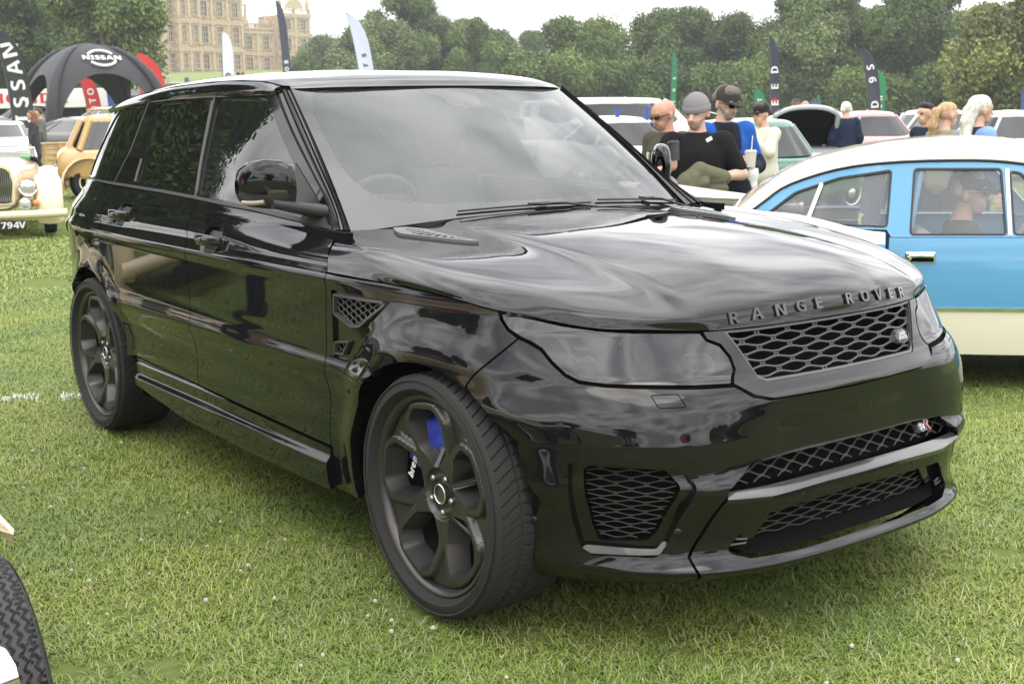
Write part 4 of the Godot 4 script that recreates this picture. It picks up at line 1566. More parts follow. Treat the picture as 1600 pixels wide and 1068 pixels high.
func make_grass() -> void:
	var r := RandomNumberGenerator.new()
	r.seed = 21
	var tone := FastNoiseLite.new()
	tone.seed = 8; tone.frequency = .9; tone.fractal_octaves = 3
	for zone in [[.9, 11.0, .20, .30, 520, .016, .040, .0034, 5], [11.0, 36.0, .80, .95, 620, .022, .050, .010, 3]]:
		var spots := []
		for k in zone[8]: spots.append([])
		var d: float = zone[0]
		while d < zone[1]:
			var half := .44 * d + (2.6 if d < 11.0 else .6)
			var l := -half
			while l < half:
				var p = cam_at + AHEAD * (d + r.randf_range(-.5, .5) * zone[2]) + ASIDE * (l + r.randf_range(-.5, .5) * zone[2])
				p.y = land(p.x, p.z)
				spots[r.randi() % spots.size()].append(p)
				l += zone[2]
			d += zone[2]
		for k in zone[8]:
			var mm := MultiMesh.new()
			mm.transform_format = MultiMesh.TRANSFORM_3D
			mm.use_colors = true
			mm.mesh = tuft_mesh(zone[3], zone[4], zone[5], zone[6], zone[7], r)
			mm.instance_count = spots[k].size()
			for i in spots[k].size():
				var p: Vector3 = spots[k][i]
				var s := r.randf_range(.85, 1.15)
				mm.set_instance_transform(i, Transform3D(Basis(Vector3.UP, r.randf() * TAU).scaled(Vector3(1, s, 1)), p))
				var v := tone.get_noise_2d(p.x, p.z)
				var b := 1.0 + .22 * v
				mm.set_instance_color(i, Color(b * (1.0 + .16 * v), b, b * (1.0 - .1 * v)))
			var o := MultiMeshInstance3D.new()
			o.name = numbered("grass")
			o.multimesh = mm
			o.material_override = M.blade_grass
			add_child(o)
			tag(o, "short mown green grass with straw coloured blades covering the show field", "grass", "", "stuff")
	# a worn white chalk line across the lawn
	var m := MB.new()
	for i in 900:
		var p := Vector3(-4.35, 0, 1.75).lerp(Vector3(-3.45, 0, .35), r.randf())
		p += Vector3(r.randf_range(-.05, .05), 0, r.randf_range(-.05, .05))
		if tone.get_noise_2d(p.x * 3.0, p.z * 3.0) < -.12: continue
		blade(m, p, r.randf_range(.02, .05), .008, Vector2.from_angle(r.randf() * TAU) * r.randf_range(.4, 1.1), Color(.62, .64, .60))
	var o := obj("chalk_line", m, M.blade_grass)
	tag(o, "worn white chalk line across the grass left of the rear wheel", "field marking", "", "structure")
	# white clover heads
	var cm := MB.new()
	for lay in 4:                                # four rings of upright florets
		for i in 9:
			var e := -.35 + lay * .5
			var a := TAU * (i + lay * .5) / 9.0
			var n := Vector3(cos(a) * cos(e), sin(e), sin(a) * cos(e))
			cm.col = Color(.62, .60, .52) if lay > 0 else Color(.60, .48, .38)
			tube(cm, [n * .002, n * .0085, n * .0115], [.0022, .0026, .0008], 5, false)
	var head := cm.mesh()
	var sm := MB.new()
	sm.col = Color(.12, .18, .05)
	tube(sm, [Vector3(0, -.045, 0), Vector3(.004, -.02, 0), Vector3(0, -.003, 0)], .0011, 4, false)
	var stalk := sm.mesh()
	var n := 0
	while n < 110:
		var d := lerpf(1.9, 7.0, pow(r.randf(), 1.3))
		var l := r.randf_range(-.41, .41) * d
		var p := spot(d, l)
		if p.x > -3.6 and p.x < .9 and absf(p.z) < .98: continue
		if p.z < -1.0: continue
		var f := thing("clover_flower", "small white clover flower head standing in the short grass", "flower", p + Vector3(0, .030, 0), r.randf() * TAU, "clover flowers dotted over the lawn")
		f.rotation.x = r.randf_range(-.4, .4)
		f.scale = Vector3.ONE * r.randf_range(.40, .65)
		obj("head", head, M.vpaint, f); obj("stalk", stalk, M.vpaint, f)
		n += 1

# ---------------------------------------------------------------- trees
var leaf_meshes := []

func leaf_clump(r: RandomNumberGenerator, count: int, reach: float, size: float) -> ArrayMesh:
	var m := MB.new()
	for i in count:
		var d := Vector3(r.randfn(), r.randfn() * .8, r.randfn())
		var p := d.normalized() * reach * pow(r.randf(), .5)
		var n := (Vector3(r.randfn(), r.randfn() + .8, r.randfn()) + p.normalized() * .8).normalized()
		var s := n.cross(Vector3(r.randfn(), r.randfn(), r.randfn())).normalized() * size * r.randf_range(.6, 1.2)
		var t := n.cross(s) * .62
		var v := r.randf_range(.75, 1.25)
		m.col = Color(v, v, v)
		m.squad(p - s, p - t * .7, p + s, p + t * .7, n, n, n, n)
	return m.mesh()

# lobes: blobs that make up the crown, each leafed mostly near its skin
func tree(called: String, label: String, at: Vector3, height: float, spread: float, seed_: int, tint: Color, opts := {}) -> Node3D:
	var r := RandomNumberGenerator.new()
	r.seed = seed_
	var t := thing(called, label, "tree", at, 0.0, opts.get("group", "trees round the showground"))
	var trunk := MB.new()
	var low: float = opts.get("low", .12) * height
	var lobes := []
	var nl: int = opts.get("lobes", 26)
	for i in nl:
		var u := r.randf()
		var y := lerpf(low, height, pow(u, opts.get("bias", .75)))
		var k := (y - low) / (height - low)
		var rad: float = spread * sqrt(maxf(.05, 1.0 - pow(absf(k - opts.get("belly", .42)) / .62, 2.2)))
		var a := r.randf() * TAU
		var q: float = rad * sqrt(r.randf()) * .85
		var s: float = spread * r.randf_range(.22, .42) * (1.0 - .35 * k)
		lobes.append([Vector3(cos(a) * q, minf(y, height - s * 1.15 - .5), sin(a) * q), s])
	tube(trunk, [Vector3(0, -.3, 0), Vector3(.1, height * .2, 0), Vector3(-.1, height * .45, .1), Vector3(0, height * .8, 0)], [height * .035, height * .026, height * .018, height * .005], 8)
	for i in mini(14, nl):
		var b: Vector3 = lobes[i][0]
		var s := Vector3(0, clampf(b.y * .55, height * .1, height * .6), 0)
		tube(trunk, [s, s.lerp(b, .5) + Vector3(0, height * .03, 0), b], [height * .011, height * .007, height * .002], 5)
	obj("trunk", trunk, M.bark, t)
	var mm := MultiMesh.new()
	mm.transform_format = MultiMesh.TRANSFORM_3D
	mm.use_colors = true
	mm.mesh = leaf_meshes[opts.get("leaf", 0)]
	var per: int = opts.get("per", 46)
	mm.instance_count = nl * per
	var k := 0
	for lb in lobes:
		var shade := r.randf_range(.66, 1.30)
		for i in per:
			var d := Vector3(r.randfn(), r.randfn(), r.randfn()).normalized()
			var p: Vector3 = lb[0] + d * lb[1] * (.35 + .75 * pow(r.randf(), .6))
			p.y = maxf(p.y, .3)
			var s = r.randf_range(.7, 1.25) * opts.get("size", 1.0)
			mm.set_instance_transform(k, Transform3D(Basis.from_euler(Vector3(r.randf_range(-.5, .5), r.randf() * TAU, r.randf_range(-.5, .5))) * s, p))
			var v := shade * r.randf_range(.8, 1.2)
			mm.set_instance_color(k, Color(tint.r * v * r.randf_range(.9, 1.12), tint.g * v, tint.b * v * r.randf_range(.85, 1.15)))
			k += 1
	var c := MultiMeshInstance3D.new()
	c.name = "crown"
	c.set_meta("kind", "stuff")
	c.multimesh = mm
	c.material_override = M.leaf
	t.add_child(c, true)
	return t

func make_trees() -> void:
	var r := RandomNumberGenerator.new()
	r.seed = 5
	leaf_meshes = [leaf_clump(r, 46, .85, .19), leaf_clump(r, 26, .8, .17), leaf_clump(r, 40, .34, .085)]
	var dark := Color(.084, .126, .036)
	var mid := Color(.130, .182, .048)
	var pale := Color(.165, .210, .085)
	var gold := Color(.205, .220, .066)
	# [ahead, px aside per 1960, height, spread, tint, label]
	var rows := [
		[138.0, 125, 11.4, 7.0, mid, "broad rounded green tree right of the SUV roof, standing alone of the row"],
		[142.0, 262, 12.6, 5.6, mid.lerp(dark, .3), "tall green tree behind the thin green flag", ],
		[140.0, 345, 11.8, 5.4, dark, "dark green tree behind the man in the cap"],
		[136.0, 415, 10.2, 4.6, mid, "green tree behind the man in the white hoodie"],
		[128.0, 470, 14.0, 6.0, pale.lerp(mid, .5), "loose pale green tree with sky showing through, above the tall dark flag"],
		[132.0, 545, 11.6, 5.2, mid, "bushy green tree behind the open bonnet of the silver car"],
		[126.0, 625, 13.6, 6.2, dark.lerp(mid, .4), "tall dark green oak behind the curved dark flag"],
		[138.0, 705, 11.4, 4.4, pale.lerp(mid, .4), "thin light green tree in the gap above the dark haired man"],
		[92.0, 775, 8.6, 4.6, gold, "yellow green tree above the woman with the ponytail"],
		[88.0, 850, 10.4, 4.4, gold.lerp(mid, .4), "yellow green tree at the right edge of the picture"],
		[120.0, 560, 5.2, 5.0, mid, "low spreading green tree beneath the taller trees, right of the white flag"],
		[118.0, 690, 5.6, 5.2, dark.lerp(mid, .5), "low dark bushy tree behind the three people by the blue car"],
		[128.0, 190, 6.4, 5.4, dark, "low dark tree behind the bald man"],
		[125.0, 330, 6.0, 5.4, mid.lerp(dark, .5), "low green tree behind the man in the grey beanie"],
		[126.0, 60, 6.5, 4.5, dark.lerp(mid, .6), "low green tree just right of the far corner of the SUV roof"]]
	var s := 100
	for q in rows:
		s += 1
		tree("broadleaf_tree", q[5], spot(q[0], q[0] * q[1] / 1960.0), q[2], q[3], s, q[4], {"low": .02, "group": "trees along the right side of the park", "lobes": 30 if q[2] > 7 else 18, "per": 60, "leaf": 0})
	var mids := [
		[150.0, -208, 7.6, 4.6, pale, "pale silvery green tree directly right of the lavender flag"],
		[156.0, -155, 12.2, 4.6, mid.lerp(pale, .3), "tallest green tree between the hall and the SUV roof"],
		[165.0, -112, 9.6, 4.4, dark.lerp(mid, .4), "dark green tree right of the tallest one behind the SUV roof"],
		[160.0, -62, 9.6, 4.2, mid, "round topped green tree behind the middle of the SUV roof"],
		[162.0, -12, 9.4, 4.2, mid.lerp(dark, .4), "round topped darker tree behind the SUV roof, left of the flat pine"],
		[205.0, 42, 11.6, 3.6, dark, "dark flat topped pine far behind the gap in the trees"],
		[185.0, -270, 6.0, 5.0, pale.lerp(mid, .5), "low green bushes beside the right tower of the hall"],
		[170.0, 20, 6.2, 6.0, dark.lerp(mid, .5), "low dark trees filling the gap behind the roof corner"]]
	for q in mids:
		s += 1
		tree("broadleaf_tree", q[5], spot(q[0], q[0] * q[1] / 1960.0), q[2] * (1.0 if q[0] < 180.0 else 1.05), q[3], s, q[4], {"low": .0, "group": "trees behind the SUV roof", "lobes": 26, "per": 60, "leaf": 0})
	var lefts := [
		[108.0, -762, 13.5, 5.6, dark, "dark dense tree in the top left corner"],
		[112.0, -692, 13.5, 5.2, dark.lerp(mid, .35), "dark green tree left of the pale tree by the hall"],
		[96.0, -611, 11.8, 4.2, mid.lerp(pale, .35), "light green spreading tree between the dark trees and the hall"]]
	for q in lefts:
		s += 1
		tree("broadleaf_tree", q[5], spot(q[0], q[0] * q[1] / 1960.0), q[2], q[3], s, q[4], {"low": .10 if q[0] < 100.0 else .02, "group": "trees left of the hall", "lobes": 34, "per": 64, "leaf": 0})
	# behind the photographer; the SUV's side and nose mirror them
	var back := [[Vector3(-24.0, 0, 4.6), 13.0, 4.6, dark, "spreading park tree mirrored in the rear side windows of the SUV"], [Vector3(-14.0, 0, 30.0), 10.5, 5.0, dark, "tree beyond the gazebos mirrored in the SUV's doors"], [Vector3(-26.0, 0, 34.0), 12.0, 6.0, mid, "tall tree mirrored in the tail end of the SUV"],
		[Vector3(12.0, 0, 52.0), 10.0, 7.0, dark, "far dark tree mirrored low in the front door of the SUV"], [Vector3(40.0, 0, 40.0), 11.0, 7.0, mid, "far tree mirrored in the front wing of the SUV"],
		[Vector3(66.0, 0, 8.0), 10.5, 7.0, dark, "far dark tree mirrored in the corner of the front bumper"], [Vector3(70.0, 0, -22.0), 9.5, 8.0, mid, "far tree mirrored in the middle of the front bumper"]]
	for q in back:
		s += 1
		tree("park_tree", q[4], q[0], q[1], q[2], s, q[3], {"low": .18, "group": "trees behind the photographer", "lobes": 26, "per": 50 if q[0].length() > 26.0 else 110, "leaf": 0 if q[0].length() > 26.0 else 1})

# ---------------------------------------------------------------- the stone hall on the hill
func hall_window(parent: Node, x: float, y: float, w: float, h: float, z: float) -> void:
	# x, y: middle of the sill
	var f := MB.new()
	var b := .22
	for s in [-1.0, 1.0]: box(f, Vector3(x + s * (w / 2 + b / 2), y + h / 2, z), Vector3(b, h + 2 * b, .5))
	box(f, Vector3(x, y + h + b / 2, z), Vector3(w, b, .5)); box(f, Vector3(x, y - b / 2, z + .05), Vector3(w, b, .6))
	var win := obj("window", f, M.stone_pale, parent)
	var p := MB.new()
	box(p, Vector3(x, y + h / 2, z - .18), Vector3(w, h, .06))
	obj("pane", p, M.hall_glass, win)
	var g := MB.new()
	for i in range(1, 3): box(g, Vector3(x - w / 2 + w * i / 3.0, y + h / 2, z - .08), Vector3(.16, h, .12))
	for i in range(1, 3): box(g, Vector3(x, y + h * i / 3.0, z - .075), Vector3(w, .14, .10))
	obj("mullion", g, M.stone_pale, win)

func hall_block(t: Node, called: String, x0: float, x1: float, depth: float, zf: float, floors: Array, top: float, bays: int) -> Node:
	# a block with its string courses, pilasters, windows and balustrade; floors: [sill height, window height]
	var m := MB.new()
	var xm := (x0 + x1) / 2
	var ww := minf(2.3, (x1 - x0) / bays * .52)
	var pitch := (x1 - x0) / bays
	# the wall stands between its window openings
	var ys := [-3.0]
	for fl in floors: ys.append_array([fl[0], fl[0] + fl[1]])
	ys.append(top)
	for i in range(0, ys.size(), 2):
		box(m, Vector3(xm, (ys[i] + ys[i + 1]) / 2, zf - depth / 2), Vector3(x1 - x0, ys[i + 1] - ys[i], depth))
	for fl in floors:
		var last := x0
		for b in bays + 1:
			var nx := x0 + pitch * (b + .5) - ww / 2 if b < bays else x1
			box(m, Vector3((last + nx) / 2, fl[0] + fl[1] / 2, zf - depth / 2), Vector3(nx - last, fl[1], depth))
			last = nx + ww
	for fl in floors: box(m, Vector3(xm, fl[0] + fl[1] / 2, zf - depth / 2 - .3), Vector3(x1 - x0 - .1, fl[1], depth - 1.0))
	var w := obj(called, m, M.stone, t)
	for fl in floors:
		for b in bays: hall_window(w, x0 + pitch * (b + .5), fl[0] + .2, ww - .44, fl[1] - .4, zf + .02)
		m = MB.new()
		for q in [[.55, .35, .45], [.95, .5, .30]]: box(m, Vector3(xm, fl[0] + fl[1] + q[0], zf + .1), Vector3(x1 - x0 + .5, q[2], q[1] + .3))
		obj("string_course", m, M.stone_pale, w)
		for b in bays + 1:
			m = MB.new()
			box(m, Vector3(clampf(x0 + pitch * b, x0 + .4, x1 - .4), fl[0] + fl[1] / 2 - .1, zf + .18), Vector3(.62, fl[1] + .9, .36))
			box(m, Vector3(clampf(x0 + pitch * b, x0 + .4, x1 - .4), fl[0] + fl[1] + .20, zf + .22), Vector3(.82, .22, .48))
			obj("pilaster", m, M.stone_pale, w)
	m = MB.new()
	box(m, Vector3(xm, top + .2, zf - .1), Vector3(x1 - x0 + .8, .4, 1.0))
	box(m, Vector3(xm, top + 1.45, zf - .1), Vector3(x1 - x0 + .3, .22, .45))
	for i in int((x1 - x0) / .55): box(m, Vector3(x0 + .3 + i * .55, top + .86, zf - .1), Vector3(.2, .95, .2))
	for i in bays + 1: box(m, Vector3(x0 + pitch * i, top + 1.0, zf - .1), Vector3(.6, 1.4, .6))
	obj("balustrade", m, M.stone_pale, w)
	return w

func make_hall() -> void:
	var at := cam_at + AHEAD * 300.0 + ASIDE * -86.6
	at.y = 11.6
	var t := thing("stone_hall", "ornate honey coloured stone hall with rows of windows and a corner tower on the hill", "mansion", at, FACING + .28 + .55)
	var s := .205
	hall_block(t, "wing_wall", -6.0, 150 * s, 14.0, .0, [[1.2, 3.9], [7.4, 4.3], [13.8, 3.9]], 19.6, 8)
	hall_block(t, "low_wing_wall", 150 * s + .02, 202 * s, 12.0, -1.6, [[1.2, 3.4], [6.3, 3.7]], 11.4, 2)
	hall_block(t, "bay_wall", 52 * s, 84 * s, 4.0, 1.8, [[1.2, 3.9], [7.4, 4.3], [13.8, 3.9]], 18.0, 2)
	var tw := hall_block(t, "tower_wall", 202 * s + .04, 250 * s, 9.0, 1.0, [[1.4, 3.0], [6.0, 3.6], [11.4, 2.9]], 15.2, 2)
	var m := MB.new()
	# scrolled gable and pinnacles on the tower
	var x0 := 202 * s
	var x1 := 250 * s
	var xm := (x0 + x1) / 2
	prism(m, V2([xm - 3.0, 16.9, xm + 3.0, 16.9, xm + 2.4, 18.3, xm + 1.5, 18.9, xm + 1.2, 20.4, xm, 21.4, xm - 1.2, 20.4, xm - 1.5, 18.9, xm - 2.4, 18.3]), .8, Transform3D(Basis.IDENTITY, Vector3(0, 0, .5)))
	for x in [x0 + .5, x1 - .5]:
		box(m, Vector3(x, 17.6, .7), Vector3(.9, 1.8, .9))
		tube(m, [Vector3(x, 18.5, .7), Vector3(x, 19.5, .7), Vector3(x, 21.0, .7)], [.42, .34, .05], 8)
	obj("tower_gable", m, M.stone_pale, tw)
	for x in [169, 176]:
		m = MB.new()
		box(m, Vector3(x * s, 12.6, -6.0), Vector3(.9, 3.0, .9))
		tube(m, [Vector3(x * s, 14.0, -6.0), Vector3(x * s, 17.6, -6.0)], .40, 10)
		box(m, Vector3(x * s, 17.8, -6.0), Vector3(1.0, .4, 1.0))
		obj("chimney", m, M.stone_pale, t)
	for x in [158, 190]:
		m = MB.new()
		box(m, Vector3(x * s, 13.2, -1.6), Vector3(1.1, 1.2, .9))
		tube(m, [Vector3(x * s, 13.8, -1.6), Vector3(x * s, 15.0, -1.6)], [.35, .08], 8)
		obj("finial", m, M.stone_pale, t)
	# far strollers on the slope below the hall
	var k := 0
	for q in [[150.0, -527, 1.7], [152.0, -519, 1.7], [140.0, -490, 1.65], [175.0, -411, 1.7], [176.0, -404, 1.7]]:
		var p := spot(q[0], q[0] * q[1] / 1960.0)
		tiny_person(p, q[2], ["stroller in grey on the grass slope left below the hall, first of a pair", "stroller in pale clothes on the slope left below the hall, second of a pair", "person in blue standing alone on the slope behind the SUV roof", "person in black on the slope by the white flag", "person in red on the slope by the white flag"][k], [Color(.10, .10, .11), Color(.4, .36, .34), Color(.08, .10, .16), Color(.04, .04, .05), Color(.25, .06, .06)][k])
		k += 1

func tiny_person(at: Vector3, h: float, label: String, cloth: Color) -> void:
	var t := thing("person", label, "person", at, FACING, "strollers far up the slope")
	var k := h / 1.75
	var body := [[Vector3(-.09, .04, 0) * k, Vector3(-.09, .86, 0) * k, .05 * k, .085 * k], [Vector3(.09, .04, .1) * k, Vector3(.09, .86, 0) * k, .05 * k, .085 * k],
		[Vector3(0, .92, 0) * k, Vector3(0, 1.38, 0) * k, .15 * k, .17 * k], [Vector3(-.2, 1.4, 0) * k, Vector3(-.27, .85, .05) * k, .06 * k, .045 * k], [Vector3(.2, 1.4, 0) * k, Vector3(.27, .85, .05) * k, .06 * k, .045 * k],
		[Vector3(0, 1.4, 0) * k, Vector3(0, 1.62, 0) * k, .06 * k, .10 * k]]
	var m := blob(body, .05, .05, func(p): return Color(.45, .28, .21) if p.y > 1.50 * k else cloth)
	obj("body", m, M.vpaint, t)

# ---------------------------------------------------------------- soft bodies: capsules joined smoothly and meshed as surface nets
func blob(bones: Array, cell: float, k: float, paint: Callable) -> MB:
	var lo := Vector3.ONE * 1e9
	var hi := -lo
	for b in bones:
		var r := maxf(b[2], b[3]) + 2.5 * cell
		for p in [b[0], b[1]]:
			lo = lo.min(p - Vector3.ONE * r); hi = hi.max(p + Vector3.ONE * r)
	var n := Vector3i(((hi - lo) / cell).ceil()) + Vector3i.ONE
	var sy := n.x
	var sz := n.x * n.y
	var f := PackedFloat32Array()
	f.resize(n.x * n.y * n.z)
	f.fill(3.0 * cell)
	for b in bones:
		var a: Vector3 = b[0]
		var d: Vector3 = b[1] - a
		var l2 := maxf(d.length_squared(), 1e-9)
		var ra: float = b[2]
		var rb: float = b[3]
		var r := maxf(ra, rb) + 2.4 * cell
		var i0 := Vector3i(((a.min(b[1]) - Vector3.ONE * r - lo) / cell).floor()).clamp(Vector3i.ZERO, n - Vector3i.ONE)
		var i1 := Vector3i(((a.max(b[1]) + Vector3.ONE * r - lo) / cell).ceil()).clamp(Vector3i.ZERO, n - Vector3i.ONE)
		for z in range(i0.z, i1.z + 1):
			for y in range(i0.y, i1.y + 1):
				var row := y * sy + z * sz
				for x in range(i0.x, i1.x + 1):
					var p := lo + Vector3(x, y, z) * cell - a
					var t := clampf(p.dot(d) / l2, 0.0, 1.0)
					var v := (p - d * t).length() - lerpf(ra, rb, t)
					var o := f[row + x]
					if v > o + k: continue
					var h := maxf(k - absf(v - o), 0.0) / k
					f[row + x] = minf(v, o) - h * h * k * .25
	var mb := MB.new()
	var at := {}
	var pos := PackedVector3Array()
	var nor := PackedVector3Array()
	var cols := PackedColorArray()
	var corners := [0, 1, sy, sy + 1, sz, sz + 1, sz + sy, sz + sy + 1]
	var edges := [[0, 1], [2, 3], [4, 5], [6, 7], [0, 2], [1, 3], [4, 6], [5, 7], [0, 4], [1, 5], [2, 6], [3, 7]]
	var off := [Vector3(0, 0, 0), Vector3(1, 0, 0), Vector3(0, 1, 0), Vector3(1, 1, 0), Vector3(0, 0, 1), Vector3(1, 0, 1), Vector3(0, 1, 1), Vector3(1, 1, 1)]
	for z in n.z - 1:
		for y in n.y - 1:
			for x in n.x - 1:
				var i := x + y * sy + z * sz
				var inside := 0
				for c in 8:
					if f[i + corners[c]] < 0.0: inside += 1
				if inside == 0 or inside == 8: continue
				var s := Vector3.ZERO
				var m := 0
				for e in edges:
					var v0 := f[i + corners[e[0]]]
					var v1 := f[i + corners[e[1]]]
					if (v0 < 0.0) == (v1 < 0.0): continue
					s += off[e[0]].lerp(off[e[1]], v0 / (v0 - v1))
					m += 1
				var p := lo + (Vector3(x, y, z) + s / m) * cell
				var g := Vector3(f[i + 1] + f[i + 1 + sy] + f[i + 1 + sz] + f[i + 1 + sy + sz], f[i + sy] + f[i + sy + 1] + f[i + sy + sz] + f[i + sy + sz + 1], f[i + sz] + f[i + sz + 1] + f[i + sz + sy] + f[i + sz + sy + 1])
				var back := Vector3(f[i] + f[i + sy] + f[i + sz] + f[i + sy + sz], f[i] + f[i + 1] + f[i + sz] + f[i + sz + 1], f[i] + f[i + 1] + f[i + sy] + f[i + sy + 1])
				at[i] = pos.size()
				pos.append(p); nor.append((g - back).normalized()); cols.append(paint.call(p))
	for i in at:
		var x: int = i % sy
		var y: int = (i / sy) % n.y
		var z: int = i / sz
		for ax in 3:
			var st: int = [1, sy, sz][ax]
			var u: int = [sy, sz, 1][ax]
			var w: int = [sz, 1, sy][ax]
			if [y, z, x][ax] == 0 or [z, x, y][ax] == 0: continue
			if (f[i] < 0.0) == (f[i + st] < 0.0): continue
			if not (at.has(i - u) and at.has(i - w) and at.has(i - u - w)): continue
			var q := [at[i], at[i - u], at[i - u - w], at[i - w]]
			for tr in [[0, 1, 2], [0, 2, 3]]:
				var a: int = q[tr[0]]
				var b: int = q[tr[1]]
				var d: int = q[tr[2]]
				if (pos[b] - pos[a]).cross(pos[d] - pos[a]).dot(nor[a] + nor[b] + nor[d]) > 0.0:
					var sw := b
					b = d; d = sw
				mb.v.append_array([pos[a], pos[b], pos[d]])
				mb.n.append_array([nor[a], nor[b], nor[d]])
				mb.c.append_array([cols[a], cols[b], cols[d]])
	return mb

const SKIN := Color(.56, .35, .265)

func hand(mb: MB, wrist: Vector3, dir: Vector3, palm: Vector3, side: float, curl: float, skin: Color, cell := .006) -> void:
	# dir: where the fingers point, palm: where the palm faces, side: +1 when the thumb is to the left of dir seen from the palm
	dir = dir.normalized()
	palm = (palm - dir * palm.dot(dir)).normalized()
	var across := dir.cross(palm) * side
	var b := []
	for k in [-1.0, -.33, .33, 1.0]:
		b.append([wrist + across * k * .014, wrist + dir * .085 + across * k * .029, .016, .0125])
	var lens := [.070, .080, .075, .058]
	for i in 4:
		var root := wrist + dir * .088 + across * lerpf(.030, -.030, i / 3.0)
		var d1 := dir.rotated(across.normalized(), 0.0).lerp(palm, curl * .45).normalized()
		var d2 := dir.lerp(palm, curl * .95).normalized()
		if curl > .8: d2 = (palm - dir * (curl - .8) * 2.0).normalized()
		var k1: Vector3 = root + d1 * lens[i] * .55
		b.append([root, k1, .0095, .0088])
		b.append([k1, k1 + d2 * lens[i] * .5, .0088, .0075])
	var t0 := wrist + dir * .030 + across * .026
	var t1 := t0 + (dir * .6 + across * .7 + palm * .25).normalized() * .042
	b.append([t0, t1, .014, .0115])
	b.append([t1, t1 + (dir * .8 + across * .1 + palm * (.3 + curl * .5)).normalized() * .034, .0108, .0085])
	mb.join(blob(b, cell, .010, func(_p): return skin))

# a person in a frame that faces +z with the right hand at -x; c holds what differs
func person(label: String, at: Vector3, turn: float, c: Dictionary, group := "") -> Node3D:
	var t := thing("person", label, "person", at, FACING + turn, group)
	var k: float = c.get("h", 1.75) / 1.75
	var w: float = c.get("bulk", 1.0)
	var skin: Color = c.get("skin", SKIN)
	var lean: Vector3 = c.get("lean", Vector3.ZERO)
	var sit: bool = c.get("sit", false)
	var cell: float = c.get("cell", .020)
	var sh := []
	var el := []
	var wr := []
	for s in [-1.0, 1.0]:
		sh.append((Vector3(s * .185 * (.6 + .4 * w), 1.415, 0) + lean) * k)
	var arms: Array = c.get("arms", [[Vector3(-.27, 1.12, -.02), Vector3(-.27, .88, .06)], [Vector3(.27, 1.12, -.02), Vector3(.27, .88, .06)]])
	for s in 2:
		el.append(arms[s][0] * k); wr.append(arms[s][1] * k)
	var hips := [Vector3(-.09, .90, 0) * k, Vector3(.09, .90, 0) * k]
	var stride: float = c.get("stride", .04)
	var knees := [Vector3(-.095, .48, .02 + stride * .5) * k, Vector3(.095, .48, .02 - stride * .3) * k]
	var feet := [Vector3(-.10, .075, stride) * k, Vector3(.10, .075, -stride) * k]
	if sit:
		knees = [Vector3(-.12, .92, .46) * k, Vector3(.12, .92, .46) * k]
		feet = [Vector3(-.12, .50, .58) * k, Vector3(.12, .50, .58) * k]
	var chest := (Vector3(0, 1.28, 0) + lean * .8) * k
	var neck := (Vector3(0, 1.46, -.01) + lean) * k
	# the head in its own frame
	var hb := Basis.from_euler(Vector3(c.get("nod", 0.0), c.get("look", 0.0), c.get("tilt", 0.0)))
	var hc := (Vector3(0, 1.612, .015) + lean * 1.15) * k + hb * Vector3(0, .02, .015) * k
	var core := [[hips[0], knees[0], .078 * k, .056 * k], [hips[1], knees[1], .078 * k, .056 * k], [knees[0], feet[0], .054 * k, .038 * k], [knees[1], feet[1], .054 * k, .038 * k],
		[Vector3(0, .95, 0) * k, chest, .11 * k, .12 * k], [sh[0], sh[1], .05 * k, .05 * k], [chest, neck, .09 * k, .055 * k], [neck, hc + hb * Vector3(0, -.05, -.01) * k, .058 * k * sqrt(w), .055 * k]]
	for s in 2:
		core.append([sh[s], el[s], .048 * k, .040 * k]); core.append([el[s], wr[s], .043 * k * sqrt(w), .028 * k])
	var mb := blob(core, cell, .04, func(_p): return skin)
	var hk := k * 1.0
	var face := [[Vector3(0, .035, -.028), Vector3(0, .035, .018), .088, .084], [Vector3(0, -.015, .02), Vector3(0, -.075, .052), .070, .046], [Vector3(0, .005, .098), Vector3(0, -.030, .118), .009, .015],
		[Vector3(-.036, .030, .082), Vector3(.036, .030, .082), .016, .016], [Vector3(-.082, .0, -.01), Vector3(-.088, -.03, -.008), .018, .012], [Vector3(.082, .0, -.01), Vector3(.088, -.03, -.008), .018, .012], [Vector3(-.03, -.055, .075), Vector3(.03, -.055, .075), .018, .018]]
	var fb := []
	for q in face: fb.append([hc + hb * q[0] * hk, hc + hb * q[1] * hk, q[2] * hk, q[3] * hk])
	var beard: Color = c.get("beard", skin)
	var inv := hb.transposed()
	var blush := FastNoiseLite.new()
	blush.seed = 12; blush.frequency = 16.0
	mb.join(blob(fb, .0085, .022, func(p):
		var q: Vector3 = inv * (p - hc) / hk
		if q.z > .05 and absf(q.y - .008) < .009 and absf(absf(q.x) - .032) < .016: return Color(.06, .045, .04)
		if q.z > .06 and absf(q.y - .030) < .006 and absf(absf(q.x) - .034) < .022: return skin * .45
		if q.z > .07 and absf(q.y + .060) < .005 and absf(q.x) < .026: return skin * Color(.62, .42, .42)
		if q.z > .0 and q.y < -.040 and q.y > -.14: return beard
		var fl := 1.0 + .18 * blush.get_noise_3d(q.x, q.y, q.z)
		return Color(skin.r * (fl * .5 + .5), skin.g * fl, skin.b * fl)))
	for s in 2:
		var hs = c.get("hands", [null, null])[s]
		if hs == null:
			hand(mb, wr[s], (wr[s] - el[s]), Vector3(1.0 if s == 0 else -1.0, 0, 0), 1.0 if s == 0 else -1.0, .35, skin, .009)
		else: hand(mb, wr[s], hs[0], hs[1], hs[2], hs[3], skin, .0065)
	obj("body", mb, M.skin, t)
	# clothes
	var top: Color = c.get("top", Color(.1, .1, .1))
	var cut: float = c.get("hem", .90) * k
	var th := .013 * k
	var gut: float = c.get("gut", 0.0)
